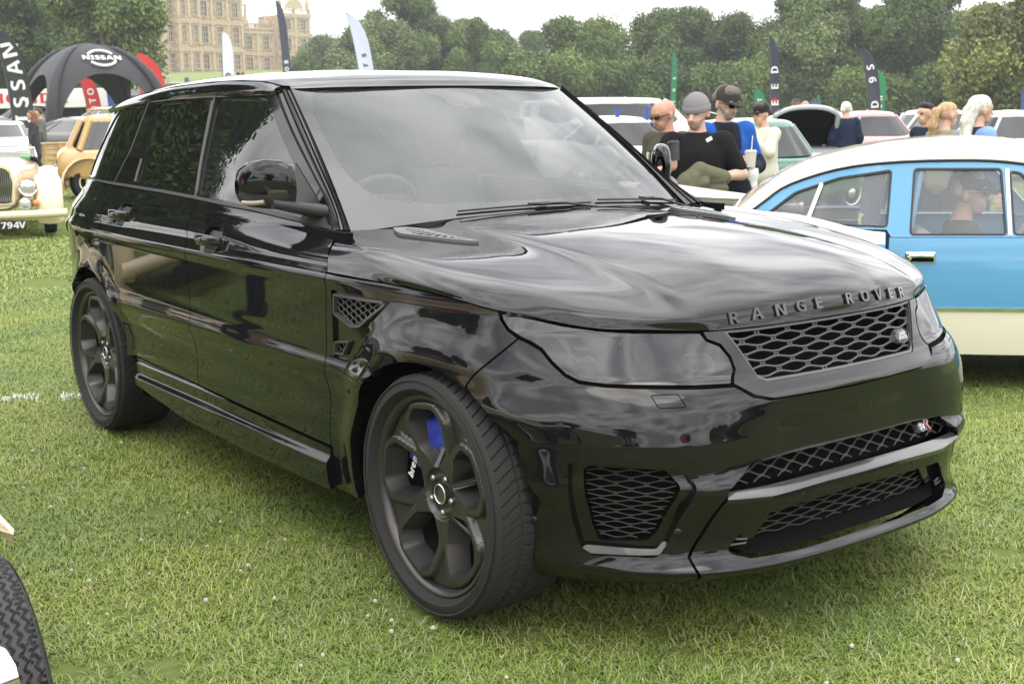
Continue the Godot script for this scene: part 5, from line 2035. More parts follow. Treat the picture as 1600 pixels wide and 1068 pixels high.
	var tb := [[Vector3(-.075 * w, .94, .0) * k, (Vector3(-.085 * w, 1.30, .0) + lean * .8) * k, .118 * k, .112 * k], [Vector3(.075 * w, .94, .0) * k, (Vector3(.085 * w, 1.30, .0) + lean * .8) * k, .118 * k, .112 * k],
		[(Vector3(-.03, 1.06, .05 + gut) + lean * .4) * k, (Vector3(.03, 1.06, .05 + gut) + lean * .4) * k, .10 * k, .10 * k],
		[Vector3(0, .94, -.005) * k, (Vector3(0, 1.32, -.005) + lean * .8) * k, .136 * k, .136 * k], [sh[0] + Vector3(0, -.01, 0), sh[1] + Vector3(0, -.01, 0), .066 * k, .066 * k], [chest, neck + Vector3(0, -.03, 0) * k, .11 * k, .074 * k * sqrt(w)]]
	if cut < .88 * k: tb.append_array([[Vector3(-.07, cut + .12, 0), Vector3(-.08, .95 * k, 0), .135 * k, .13 * k], [Vector3(.07, cut + .12, 0), Vector3(.08, .95 * k, 0), .135 * k, .13 * k]])
	for s in 2:
		var ar := .058 * k * w
		if c.get("sleeves", "long") == "short":
			tb.append([sh[s], sh[s].lerp(el[s], .78), .068 * k * sqrt(w), .066 * k * sqrt(w)])
		else:
			tb.append([sh[s], el[s], .068 * k * sqrt(w), .057 * k * sqrt(w)])
			tb.append([el[s], el[s].lerp(wr[s], .93), .056 * k * sqrt(w), .044 * k])
	var top2: Color = c.get("top2", top)
	var fold := FastNoiseLite.new()
	fold.seed = 4; fold.frequency = 7.0
	obj(c.get("garment", "jumper"), blob(tb, cell * .9, .05, func(p):
		var kx := 1.0 + .10 * fold.get_noise_3d(p.x, p.y * .5, p.z)
		var cc: Color = top2 if (c.has("top2") and p.y > 1.22 * k and absf(p.x) > .10 * k) else top
		if c.has("front") and p.z > .04 and absf(p.x) < .055 * k and p.y < 1.44 * k: cc = c.front
		return Color(cc.r * kx, cc.g * kx, cc.b * kx)), M.cloth, t)
	var lg: Color = c.get("legs", Color(.03, .035, .05))
	var lb := []
	for s in 2:
		lb.append([hips[s] + Vector3(0, .05, 0), knees[s], .10 * k * sqrt(w), .072 * k]); lb.append([knees[s], feet[s] + Vector3(0, .03, 0), .070 * k, .058 * k])
	lb.append([Vector3(-.05, .96, 0) * k, Vector3(.05, .96, 0) * k, .115 * k * w, .115 * k * w])
	obj("trousers", blob(lb, cell * 1.2, .04, func(_p): return lg), M.cloth, t)
	for s in 2:
		var fd := Vector3(0, 0, .15) * k
		obj("shoe", blob([[feet[s] + Vector3(0, -.035, -.03), feet[s] + fd + Vector3(0, -.04, 0), .040 * k, .034 * k], [feet[s], feet[s] + Vector3(0, -.03, .05), .042 * k, .04 * k]], .012, .02, func(_p): return c.get("shoes", Color(.05, .045, .04))), M.cloth, t)
	# hair and hats
	var hr: Color = c.get("hair", Color(.05, .04, .03))
	var hairb := []
	match c.get("cut", "short"):
		"short": hairb = [[Vector3(0, .060, -.035), Vector3(0, .070, .010), .082, .080], [Vector3(-.05, .03, -.05), Vector3(.05, .03, -.05), .055, .055], [Vector3(-.035, .10, .045), Vector3(.04, .105, .045), .03, .03]]
		"long": hairb = [[Vector3(0, .060, -.035), Vector3(0, .066, .005), .086, .082], [Vector3(-.055, .03, -.04), Vector3(-.075, -.20, -.06), .05, .045], [Vector3(.055, .03, -.04), Vector3(.075, -.20, -.06), .05, .045], [Vector3(0, .02, -.08), Vector3(0, -.32, -.12), .07, .05]]
		"ponytail": hairb = [[Vector3(0, .055, -.035), Vector3(0, .062, .012), .086, .082], [Vector3(0, .06, -.11), Vector3(0, .03, -.16), .03, .035], [Vector3(0, .03, -.16), Vector3(.01, -.12, -.17), .042, .045], [Vector3(.01, -.12, -.17), Vector3(.02, -.25, -.14), .045, .022]]
		"mane": hairb = [[Vector3(0, .055, -.04), Vector3(0, .062, .006), .092, .086], [Vector3(-.02, .03, -.09), Vector3(-.01, -.10, -.14), .062, .062], [Vector3(.03, -.02, -.11), Vector3(.02, -.26, -.15), .05, .05], [Vector3(-.01, -.10, -.15), Vector3(-.03, -.34, -.14), .055, .03], [Vector3(.02, .0, -.12), Vector3(-.05, -.22, -.16), .05, .04]]
		"white": hairb = [[Vector3(0, .055, -.035), Vector3(0, .065, .008), .090, .084], [Vector3(-.06, .0, -.04), Vector3(.06, .0, -.04), .05, .05]]
	if hairb.size():
		var g := []
		for q in hairb: g.append([hc + hb * q[0] * hk, hc + hb * q[1] * hk, q[2] * hk, q[3] * hk])
		var strand := FastNoiseLite.new()
		strand.seed = 9; strand.frequency = 22.0
		obj("hair", blob(g, .009, .024, func(p):
			var v := 1.0 + .75 * strand.get_noise_3d(p.x * 3.2, p.y * .5, p.z * 3.2)
			return Color(hr.r * v, hr.g * v, hr.b * v)), M.hair, t)
	var hat: String = c.get("hat", "")
	if hat != "":
		var hcol: Color = c.get("hatcol", Color(.03, .03, .03))
		var m := MB.new()
		m.col = hcol
		var T := Transform3D(hb * Basis.from_scale(Vector3(.098, .098, .108) * hk), hc + hb * Vector3(0, .038, -.006) * hk)
		if hat == "beanie":
			var pr := []
			for i in 13:
				var a := lerpf(-.22, PI / 2, i / 12.0)
				pr.append(Vector2(maxf(cos(a) * 1.03, .001), sin(a) * 1.16 if a > 0 else sin(a) * 1.1))
			lathe(m, pr, T, 40)
			lathe(m, [Vector2(1.02, -.30), Vector2(1.08, -.26), Vector2(1.08, .16), Vector2(1.04, .19)], T, 40)
		else:
			var pr := []
			for i in 11:
				var a := lerpf(-.05, PI / 2, i / 10.0)
				pr.append(Vector2(maxf(cos(a) * 1.04, .001), sin(a) * 1.12))
			lathe(m, pr, T, 32)
			var rings := []
			for i in 9:                           # peak
				var a := lerpf(-1.15, 1.15, i / 8.0)
				var e := cos(a * 1.3)
				var base := T * Vector3(sin(a) * 1.0, -.02, cos(a) * 1.0)
				var tip := T * Vector3(sin(a) * .92, -.20 + .06 * absf(a), cos(a) * .98 + .78 * maxf(e, .0))
				var up := hb * Vector3(0, .006, 0)
				rings.append(PackedVector3Array([base + up, tip + up, tip - up * .3, base - up * .3]))
			loft(m, rings)
			box(m, T * Vector3(0, 1.12, 0), Vector3(.016, .010, .016))
		obj("beanie" if hat == "beanie" else "cap", m, M.cloth, t)
	if c.get("glasses", false):
		var m := MB.new()
		for s in [-1.0, 1.0]:
			box(m, hc + hb * Vector3(s * .034, .006, .108) * hk, Vector3(.050, .030, .006) * hk, hb * Basis(Vector3.UP, s * .25), .004)
			tube(m, [hc + hb * Vector3(s * .058, .012, .10) * hk, hc + hb * Vector3(s * .090, .010, .0) * hk], .004, 5)
		tube(m, [hc + hb * Vector3(-.012, .012, .112) * hk, hc + hb * Vector3(.012, .012, .112) * hk], .004, 5)
		obj("sunglasses", m, M.piano, t)
	return t

func cup(called: String, label: String, at: Vector3, r: float, h: float, m: Material, lid: Material, category := "cup") -> Node3D:
	var t := thing(called, label, category, at, FACING)
	var a := MB.new()
	lathe(a, [Vector2(.001, 0), Vector2(r * .78, 0), Vector2(r, h), Vector2(r * .96, h)], Transform3D.IDENTITY, 24)
	obj("cup_wall", a, m, t)
	a = MB.new()
	lathe(a, [Vector2(r * 1.05, h - .004), Vector2(r * 1.06, h + .008), Vector2(r * .9, h + .010), Vector2(r * .86, h + .018), Vector2(.001, h + .018)], Transform3D.IDENTITY, 24)
	obj("cup_lid", a, lid, t)
	return t

func make_people() -> void:
	# the man with the beanie, a folded quilted jacket over his arms
	var at := spot(9.3, 1.39)
	var man := person("burly man in grey beanie and black T-shirt holding coffee and a quilted jacket", at, -.15, {"h": 1.71, "bulk": 1.12, "gut": .035, "top": Color(.012, .012, .014), "garment": "t_shirt", "sleeves": "short", "hat": "beanie", "hatcol": Color(.20, .195, .20), "cut": "none",
		"beard": Color(.30, .20, .155), "nod": .22, "look": -.38, "arms": [[Vector3(-.30, 1.18, .06), Vector3(-.17, 1.24, .30)], [Vector3(.33, 1.17, .02), Vector3(.10, 1.15, .27)]],
		"hands": [[Vector3(-.10, .85, .35), Vector3(.5, 0, .8), -1.0, .75], [Vector3(-.9, .1, .3), Vector3(0, -.3, -.9), -1.0, .6]], "legs": Color(.04, .042, .05)})
	var T := man.transform
	var badge_m := MB.new()
	box(badge_m, Vector3(.085, 1.40, .170), Vector3(.045, .026, .004), Basis(Vector3(0, 0, 1), .5) * Basis(Vector3(1, 0, 0), -.2))
	obj("shirt_logo", badge_m, M.white_print, man)
	var cp := cup("coffee_cup", "black lidded coffee cup in the right hand of the man with the beanie", T * Vector3(-.155, 1.26, .385), .043, .12, M.cup_black, M.black_trim)
	cp.rotation.z = .1
	var jk := thing("folded_jacket", "olive green quilted jacket draped over the forearms of the man with the beanie", "jacket", man.position, man.rotation.y)
	var quilt := []
	for i in 9:
		var y := 1.12 - i * .062
		var wd := .155 + .012 * i
		quilt.append([Vector3(-wd * .2, y, .31 + .004 * i), Vector3(wd * 1.15, y - .005, .27), .036, .036])
	for i in 7:
		var y := 1.09 - i * .058
		quilt.append([Vector3(-.26 + .01 * i, y - .03, .32), Vector3(-.06, y, .33), .034, .034])
	obj("body_panel", blob(quilt, .013, .012, func(_p): return Color(.105, .105, .070)), M.cloth, jk)
	var slv := [[Vector3(.19, 1.13, .24), Vector3(.02, 1.19, .32), .055, .052], [Vector3(.02, 1.19, .32), Vector3(-.08, 1.12, .36), .055, .05], [Vector3(-.08, 1.12, .36), Vector3(-.17, .98, .36), .05, .055], [Vector3(-.02, 1.14, .37), Vector3(-.06, .98, .39), .04, .05], [Vector3(.05, 1.10, .34), Vector3(-.22, 1.02, .35), .045, .045]]
	obj("sleeve", blob(slv, .012, .022, func(_p): return Color(.115, .115, .078)), M.cloth, jk)
	# the bald man looking at his phone
	man = person("bald man in an olive jumper with sunglasses looking down at his phone", spot(10.6, 1.33), -.95, {"h": 1.69, "bulk": 1.12, "top": Color(.075, .068, .050), "cut": "none", "nod": .30, "look": -.1, "glasses": true, "skin": Color(.50, .27, .19),
		"arms": [[Vector3(-.24, 1.16, .02), Vector3(-.10, 1.14, .33)], [Vector3(.24, 1.14, .0), Vector3(.04, 1.08, .28)]], "hands": [[Vector3(.1, .3, .9), Vector3(.5, .6, -.2), -1.0, .6], [Vector3(-.4, .1, .9), Vector3(0, .8, 0), 1.0, .5]], "legs": Color(.05, .05, .055)})
	T = man.transform
	var ph := MB.new()
	box(ph, Vector3.ZERO, Vector3(.075, .15, .009), Basis.IDENTITY, .003)
	var p := obj("phone", ph, M.piano)
	tag(p, "black mobile phone held by the bald man in the olive jumper", "phone")
	p.transform = T * Transform3D(Basis(Vector3(1, 0, 0), -.9), Vector3(-.07, 1.18, .45))
	# the man in the cap with the navy and blue jacket
	man = person("bearded man in a dark cap wearing a navy jacket with a bright blue panel", spot(10.4, 1.77), .30, {"h": 1.78, "bulk": 1.10, "top": Color(.012, .016, .032), "top2": Color(.02, .09, .36), "front": Color(.012, .012, .014), "garment": "jacket", "hem": .70, "hat": "cap", "hatcol": Color(.045, .040, .038), "beard": Color(.33, .26, .22), "cut": "short", "hair": Color(.12, .10, .09), "glasses": true,
		"nod": .28, "look": .25, "arms": [[Vector3(-.29, 1.13, -.02), Vector3(-.20, .98, .2)], [Vector3(.30, 1.13, .02), Vector3(.13, 1.12, .27)]], "hands": [null, [Vector3(-.6, .5, .5), Vector3(-.3, -.2, -.9), -1.0, .7]], "legs": Color(.03, .032, .05)})
	T = man.transform
	cup("iced_drink_cup", "clear cup of iced drink with a straw held by the bearded man", T * Vector3(.075, 1.15, .33), .047, .12, M.clear_cup, M.clear_cup)
	var st := MB.new()
	tube(st, [T * Vector3(.075, 1.20, .33), T * Vector3(.09, 1.40, .33)], .004, 6)
	tag(obj("drinking_straw", st, M.white_print), "white straw standing in the iced drink cup", "straw")
	var pb := MB.new()
	var rings := []
	for i in 8:
		var u := i / 7.0
		var ring := PackedVector3Array()
		for q in 10:
			var a := TAU * q / 10.0
			ring.append(T * Vector3(.10 + .02 * u + (.050 - .02 * absf(u - .3)) * cos(a) * (1.0 - .6 * u), 1.14 - .22 * u, .33 + .022 * sin(a) + .008 * sin(u * 9.0)))
		rings.append(ring)
	loft(pb, rings)
	tag(obj("paper_bag", pb, M.white_cloth), "crumpled white paper bag in the left hand of the man in the dark cap", "paper bag")
	# the man in the white hoodie taking a picture
	man = person("man in a cream hoodie and black cap raising a camera phone to take a picture", spot(14.2, 2.86), -1.05, {"h": 1.65, "bulk": 1.12, "top": Color(.60, .57, .48), "garment": "hoodie", "hem": .82, "hat": "cap", "hatcol": Color(.02, .02, .022), "cut": "short", "nod": .05, "cell": .022,
		"arms": [[Vector3(-.27, 1.22, .16), Vector3(-.12, 1.46, .40)], [Vector3(.27, 1.20, .14), Vector3(.10, 1.46, .40)]], "hands": [[Vector3(.3, .5, .7), Vector3(.7, .2, .3), -1.0, .5], [Vector3(-.3, .5, .7), Vector3(-.7, .2, .3), 1.0, .5]], "legs": Color(.02, .02, .022)})
	T = man.transform
	ph = MB.new()
	box(ph, Vector3.ZERO, Vector3(.16, .08, .014), Basis.IDENTITY, .004)
	p = obj("camera_phone", ph, M.piano)
	tag(p, "phone held up sideways by the man in the cream hoodie", "phone")
	p.transform = T * Transform3D(Basis.IDENTITY, Vector3(0, 1.53, .52))
	var stick := MB.new()
	tube(stick, [T * Vector3(.06, 1.50, .46), T * Vector3(-.02, 1.64, 1.05)], .010, 6)
	tag(obj("selfie_stick", stick, M.silver), "thin grey rod held out by the man in the cream hoodie", "rod")
	# three people beyond the blue car
	person("dark haired man in a navy polo shirt facing left beyond the blue car roof", spot(14.4, 4.76), -1.15, {"h": 1.62, "top": Color(.022, .026, .045), "garment": "polo_shirt", "cut": "short", "hair": Color(.018, .014, .012), "cell": .022})
	person("woman with a long strawberry blonde ponytail in a khaki top beyond the blue car", spot(12.4, 4.27), 1.95, {"h": 1.62, "bulk": .92, "top": Color(.24, .24, .17), "cut": "ponytail", "hair": Color(.44, .29, .15), "nod": .1, "cell": .022})
	person("person with long wavy white hair, dark gilet and light blue shirt", spot(11.4, 4.22), 1.75, {"h": 1.67, "bulk": 1.06, "top": Color(.025, .028, .034), "top2": Color(.20, .33, .62), "garment": "gilet", "cut": "mane", "hair": Color(.60, .57, .52), "cell": .022})
	person("white haired person in a navy jacket seen from behind, right of the bonnet", spot(22.0, 5.86), PI, {"h": 1.66, "top": Color(.018, .024, .05), "garment": "jacket", "cut": "white", "hair": Color(.66, .64, .58), "cell": .03, "hem": .75})
	# visitors behind the raised bonnet of the silver car
	person("person in a brown flat cap behind the raised bonnet of the silver car", spot(26.0, 5.88), .3, {"h": 1.72, "top": Color(.05, .05, .06), "hat": "cap", "hatcol": Color(.16, .10, .08), "cell": .034})
	person("bald sunburnt man behind the raised bonnet of the silver car", spot(27.0, 6.32), -.4, {"h": 1.70, "top": Color(.3, .3, .32), "cut": "none", "skin": Color(.52, .25, .18), "cell": .034})
	person("person in a blue cap behind the raised bonnet of the silver car", spot(26.5, 6.40), -.2, {"h": 1.72, "top": Color(.1, .12, .2), "hat": "cap", "hatcol": Color(.09, .11, .22), "cell": .034})
	# by the crate on the left
	person("woman with long auburn hair in a dark grey coat walking past the grey coupe", spot(34.0, -12.68), -1.35, {"h": 1.70, "bulk": .95, "top": Color(.050, .050, .058), "garment": "coat", "hem": .48, "cut": "long", "hair": Color(.20, .085, .045), "stride": .20, "legs": Color(.035, .03, .035), "cell": .03})
	person("man in grey walking beyond the woman in the dark coat", spot(36.4, -13.35), -1.35, {"h": 1.78, "top": Color(.13, .13, .13), "cut": "short", "stride": .18, "legs": Color(.06, .09, .16), "cell": .034})
	var bagm := MB.new()
	box(bagm, Vector3.ZERO, Vector3(.26, .30, .10), Basis.IDENTITY, .04)
	tube(bagm, [Vector3(-.08, .15, 0), Vector3(-.05, .30, 0), Vector3(.05, .30, 0), Vector3(.08, .15, 0)], .012, 6)
	var bg := obj("shopping_bag", bagm, mat(lin(.05, .36, .10), .6))
	tag(bg, "green carrier bag carried by the woman in the dark coat", "bag")
	bg.position = spot(33.8, -12.89) + Vector3(0, .48, 0); bg.rotation.y = FACING
	# behind the photographer, mirrored in the doors
	person("person in black mirrored in the front door of the SUV", Vector3(-5.0, 0, 2.75), 2.4, {"h": 1.80, "top": Color(.015, .015, .02), "cell": .03})
	person("person in shorts mirrored small in the front door of the SUV", Vector3(-7.6, 0, 4.2), 2.0, {"h": 1.74, "top": Color(.30, .28, .26), "legs": Color(.35, .22, .16), "cell": .036})

# ---------------------------------------------------------------- the other cars (x forward, y up, z to their right)
func plain_wheel(parent: Node, at: Vector3, r: float, w: float, hub: Material, side: float) -> void:
	var wh := sub("wheel", parent)
	wh.position = at
	var T := Transform3D(Basis(Vector3(1, 0, 0), PI / 2 * side), Vector3.ZERO)
	var m := MB.new()
	lathe(m, [Vector2(r * .62, w * .46), Vector2(r * .80, w * .52), Vector2(r * .95, w * .46), Vector2(r, w * .3), Vector2(r, -w * .3), Vector2(r * .95, -w * .46), Vector2(r * .6, -w * .5)], T, 32)
	obj("tyre", m, M.rubber, wh)
	m = MB.new()
	lathe(m, [Vector2(.001, w * .50), Vector2(r * .20, w * .48), Vector2(r * .26, w * .36), Vector2(r * .50, w * .30), Vector2(r * .58, w * .42), Vector2(r * .64, w * .44)], T, 28)
	obj("rim", m, hub, wh)

func box_ring(x: float, y0: float, y1: float, hw: float, bulge: float, round_: float) -> PackedVector3Array:
	var o := PackedVector3Array()
	var n := 7
	for s in [1.0, -1.0]:
		for i in n:
			var u := float(i) / (n - 1)
			if s < 0.0: u = 1.0 - u
			var y := lerpf(y0, y1, u)
			var z := hw * (1.0 - .10 * pow(absf(u - .45) / .55, 2.0)) + bulge * sin(u * PI)
			if u > .8: z -= round_ * pow((u - .8) / .2, 2.0)
			o.append(Vector3(x, y, z * s))
	return o

# P: body stations [x, y bottom, y top, half width]; cab [rear foot, rear top, front top, front foot, y waist, y roof, half width waist, half width roof]
func saloon(label: String, at: Vector3, turn: float, P: Dictionary, paint: Material, roof_paint: Material, category := "car", group := "") -> Node3D:
	var t := thing(P.get("name", "parked_car"), label, category, at, turn, group)
	var rings := []
	var st: Array = P.body
	for i in st.size() - 1:
		var steps := 4
		for k in steps:
			var u := float(k) / steps
			var a: Array = st[maxi(i - 1, 0)]
			var b: Array = st[i]
			var c: Array = st[i + 1]
			var d: Array = st[mini(i + 2, st.size() - 1)]
			var v := []
			for q in 4: v.append(cubic_interpolate(b[q], c[q], a[q], d[q], u))
			rings.append(box_ring(v[0], v[1], v[2], v[3], .02, P.get("round", .10)))
	var e: Array = st[-1]
	rings.append(box_ring(e[0], e[1], e[2], e[3], .02, P.get("round", .10)))
	var m := MB.new()
	loft(m, rings)
	var body := obj("body", m, paint, t)
	var c: Array = P.cab
	var outline := func(h):                   # the cabin's outline at height h (0 waist, 1 roof edge)
		var o := PackedVector3Array()
		var xr := lerpf(c[0], c[1], h)
		var xf := lerpf(c[3], c[2], h)
		var hw := lerpf(c[6], c[7], h)
		var y := lerpf(c[4], c[5], h)
		for k in 40:
			var a := TAU * k / 40.0
			var ex := .42
			o.append(Vector3((xr + xf) / 2 + (xf - xr) / 2 * signf(cos(a)) * pow(absf(cos(a)), ex), y, hw * signf(sin(a)) * pow(absf(sin(a)), ex)))
		return o
	m = MB.new()
	loft(m, [outline.call(-.05), outline.call(.5), outline.call(.86)], true, false)
	obj("windows", m, M.car_glass, t)
	m = MB.new()
	var crown := []
	for h in [.84, .92, 1.0]: crown.append(outline.call(h))
	for q in [[.90, .025], [.6, .05], [.2, .065]]:
		var o := PackedVector3Array()
		var top: PackedVector3Array = outline.call(1.0)
		var mid := Vector3((c[1] + c[2]) / 2, c[5], 0)
		for p in top: o.append(mid + (p - mid) * q[0] + Vector3(0, q[1], 0))
		crown.append(o)
	loft(m, crown)
	obj("roof", m, roof_paint, t)
	for k in P.get("pillars", [3, 11, 17, 23, 29, 37]):
		m = MB.new()
		var a: Vector3 = outline.call(-.05)[k]
		var b: Vector3 = outline.call(.9)[k]
		var out := Vector3(0, 0, signf(a.z) * .006)
		tube(m, [a + out, a.lerp(b, .5) + out, b + out], P.get("pillar", .035), 6)
		obj("pillar", m, roof_paint, t)
	for x in P.wheels:
		for s in [1.0, -1.0]:
			var hw: float = P.get("track", e[3])
			m = MB.new()
			lathe(m, [Vector2(.001, .0), Vector2(P.r * 1.14, .0), Vector2(P.r * 1.18, -.02), Vector2(P.r * 1.18, -.2)], Transform3D(Basis(Vector3(1, 0, 0), PI / 2 * s), Vector3(x, P.r * 1.02, s * (hw + .012))), 32)
			obj("wheel_arch", m, M.void, body)
			plain_wheel(t, Vector3(x, P.r, s * (hw - .06)), P.r, .19, P.get("hub", M.silver), s)
	var front: Array = st[-1]
	var rear: Array = st[0]
	for s in [1.0, -1.0]:
		m = MB.new()
		lathe(m, [Vector2(.001, .03), Vector2(.07, .022), Vector2(.088, .0), Vector2(.088, -.08)], Transform3D(Basis(Vector3(0, 0, 1), -PI / 2), Vector3(front[0] + .0, lerpf(front[1], front[2], .66), s * front[3] * .74)), 20)
		obj("headlight", m, M.headlight, t)
		m = MB.new()
		box(m, Vector3(rear[0] - .005, lerpf(rear[1], rear[2], .62), s * rear[3] * .78), Vector3(.04, .12, .14), Basis.IDENTITY, .015)
		obj("tail_light", m, M.red_lamp, t)
	for q in [[front[0] + .05, front[3], front[1] + .12], [rear[0] - .05, rear[3], rear[1] + .14]]:
		m = MB.new()
		var pts := []
		for k in 9:
			var u := k / 4.0 - 1.0
			pts.append(Vector3(q[0] - signf(q[0]) * .12 * pow(absf(u), 3.0), q[2], u * q[1] * 1.02))
		tube(m, pts, .055, 8, true, .8)
		obj("bumper", m, P.get("bumper", M.chrome), t)
		m = MB.new()
		box(m, Vector3(q[0] + signf(q[0]) * .062, q[2] + .02, 0), Vector3(.012, .11, .52), Basis.IDENTITY, .002)
		obj("number_plate", m, M.white_cloth, t)
	m = MB.new()
	box(m, Vector3(front[0] + .008, lerpf(front[1], front[2], .55), 0), Vector3(.03, .16, front[3] * 1.0), Basis.IDENTITY, .01)
	obj("grille", m, M.black_trim, t)
	return t

const MODERN := {"body": [[-2.15, .38, .92, .74], [-2.0, .28, 1.02, .84], [-1.2, .22, 1.0, .89], [0.0, .22, .95, .90], [1.2, .22, .90, .89], [1.95, .26, .78, .84], [2.18, .34, .66, .70]],
	"cab": [-1.75, -1.0, .25, 1.05, .92, 1.40, .80, .60], "wheels": [-1.32, 1.35], "r": .33, "track": .86}
const CLASSIC := {"body": [[-2.0, .36, .86, .62], [-1.85, .26, .95, .74], [-1.0, .24, .96, .80], [.3, .24, .94, .80], [1.5, .26, .90, .76], [1.95, .32, .80, .66], [2.02, .36, .74, .56]],
	"cab": [-1.30, -.85, .35, .75, .92, 1.40, .68, .54], "wheels": [-1.2, 1.3], "r": .31, "track": .74, "round": .16}

# an open two seater of the old school: swept wings, upright grille, separate lamps
func roadster(label: String, at: Vector3, turn: float, plate: String, near: bool) -> Node3D:
	var t := thing("vintage_roadster", label, "car", at, turn, "cream vintage roadsters")
	var cream: Material = M.cream_paint
	var m := MB.new()
	var rings := []
	for q in [[.34, .36, .86, .20], [.30, .33, .90, .25], [-.3, .32, .95, .32], [-.9, .30, 1.0, .43], [-1.2, .30, .98, .52], [-2.0, .30, .95, .56], [-2.5, .32, .90, .50], [-2.85, .42, .72, .38]]:
		var ring := PackedVector3Array()
		for k in 28:
			var a := TAU * k / 28.0
			ring.append(Vector3(q[0], lerpf(q[1], q[2], .5 + .5 * signf(sin(a)) * pow(absf(sin(a)), .6)), q[3] * signf(cos(a)) * pow(absf(cos(a)), .6)))
		rings.append(ring)
	loft(m, rings)
	obj("body", m, cream, t)
	m = MB.new()                                  # grille with its upright bars
	prism(m, filleted(V2([-.19, .40, .19, .40, .22, .70, .16, .90, 0, .95, -.16, .90, -.22, .70]), .05), .03, Transform3D(Basis(Vector3.UP, PI / 2), Vector3(.335, 0, 0)), .008)
	var gr := obj("grille", m, M.cream_paint, t)
	m = MB.new()
	prism(m, filleted(V2([-.15, .43, .15, .43, .18, .70, .13, .86, 0, .90, -.13, .86, -.18, .70]), .05), .004, Transform3D(Basis(Vector3.UP, PI / 2), Vector3(.366, 0, 0)))
	obj("grille_back", m, M.black_trim, gr)
	for i in 13:
		m = MB.new()
		var z := lerpf(-.15, .15, i / 12.0)
		tube(m, [Vector3(.374, .44, z), Vector3(.374, .87 - 1.2 * z * z, z)], .006, 5)
		obj("grille_bar", m, M.chrome, gr)
	for s in [1.0, -1.0]:
		m = MB.new()                              # front wing sweeping down to the running board
		rings = []
		for i in 25:
			var a := lerpf(2.36 if near else -.42, PI * .80, i / 24.0)
			var c := Vector3(.42 * cos(a), .34 + .42 * sin(a), 0)
			if i > 17:
				var u := (i - 17) / 7.0
				c = Vector3(-.28, .65, 0).lerp(Vector3(-1.15, .30, 0), u) + Vector3(0, .06 * sin(u * PI), 0)
			var out := Vector3(cos(a), sin(a), 0)
			if i > 17: out = Vector3(-.3, .95, 0)
			var ring := PackedVector3Array()
			for k in 11:
				var b := lerpf(-1.0, 1.0, k / 10.0)
				ring.append(c + out * (.055 * (1.0 - b * b)) - out * .05 * pow(maxf(b, 0.0), 6.0) + Vector3(0, 0, s * (.615 + b * (.135 if near else .165))))
			for k in 11:
				var b := lerpf(1.0, -1.0, k / 10.0)
				ring.append(c + out * (.055 * (1.0 - b * b) - .012) - out * .05 * pow(maxf(b, 0.0), 6.0) + Vector3(0, 0, s * (.615 + b * (.130 if near else .160))))
			rings.append(ring)
		loft(m, rings)
		obj("front_wing", m, cream, t)
		m = MB.new()                              # valance between wing and bonnet
		box(m, Vector3(.05, .52, s * .40), Vector3(.62, .30, .22), Basis.IDENTITY, .10)
		obj("wing_valance", m, cream, t)
		m = MB.new()
		rings = []
		for i in 15:
			var a := lerpf(-.1, PI * .98, i / 14.0)
			var ring := PackedVector3Array()
			for k in 9:
				var b := lerpf(-1.0, 1.0, k / 8.0)
				ring.append(Vector3(-2.42 + .44 * cos(a), .32 + .44 * sin(a), s * (.64 + b * .14)) + Vector3(cos(a), sin(a), 0) * .05 * (1.0 - b * b))
			rings.append(ring)
		loft(m, rings, false)
		obj("rear_wing", m, cream, t)
		for lp in [[.40, .63, .36, .105, M.chrome], [.46, .43, .31, .072, M.chrome]]:
			var lamp := sub("headlight" if lp[3] > .1 else "spot_lamp", t)
			m = MB.new()
			lathe(m, [Vector2(lp[3] * .92, .02), Vector2(lp[3] * 1.06, .03), Vector2(lp[3] * 1.06, .0), Vector2(lp[3] * .9, -.07), Vector2(lp[3] * .5, -.13), Vector2(.001, -.15)], Transform3D(Basis(Vector3(0, 0, 1), -PI / 2), Vector3(lp[0], lp[1], s * lp[2])), 28)
			obj("lamp_shell", m, M.chrome, lamp)
			m = MB.new()
			lathe(m, [Vector2(.001, .045), Vector2(lp[3] * .6, .038), Vector2(lp[3] * .93, .022)], Transform3D(Basis(Vector3(0, 0, 1), -PI / 2), Vector3(lp[0], lp[1], s * lp[2])), 28)
			obj("lamp_glass", m, M.headlight, lamp)
		m = MB.new()
		lathe(m, [Vector2(.001, .05), Vector2(.03, .042), Vector2(.040, .02), Vector2(.040, -.03)], Transform3D(Basis(Vector3(0, 0, 1), -PI / 2), Vector3(.46, .43, s * .44)), 16)
		obj("indicator", m, M.amber, t)
		for x in [0.0, -2.42]:
			if near and x == 0.0:
				var wh := sub("wheel", t)
				wh.position = Vector3(x, .315, s * .60)
				m = MB.new()
				tyre_shape(m, .318, .165, .19, Transform3D(Basis(Vector3(1, 0, 0), PI / 2 * s), Vector3.ZERO), 120, 1)
				obj("tyre", m, M.rubber_near, wh)
				m = MB.new()
				lathe(m, [Vector2(.001, .06), Vector2(.05, .055), Vector2(.19, .02), Vector2(.225, .05), Vector2(.23, .06)], Transform3D(Basis(Vector3(1, 0, 0), PI / 2 * s), Vector3.ZERO), 40)
				obj("rim", m, M.silver, wh)
			else: plain_wheel(t, Vector3(x, .31, s * .60), .315, .165, M.silver, s)
	m = MB.new()
	var pts := []
	for k in 13:
		var u := k / 6.0 - 1.0
		pts.append(Vector3(.46 - .06 * pow(absf(u), 3.0), .56, u * .57) if near else Vector3(.66 - .10 * pow(absf(u), 3.0), .295, u * .80))
	tube(m, pts, .060, 10, true, .9)
	obj("bumper", m, M.chrome if near else cream, t)
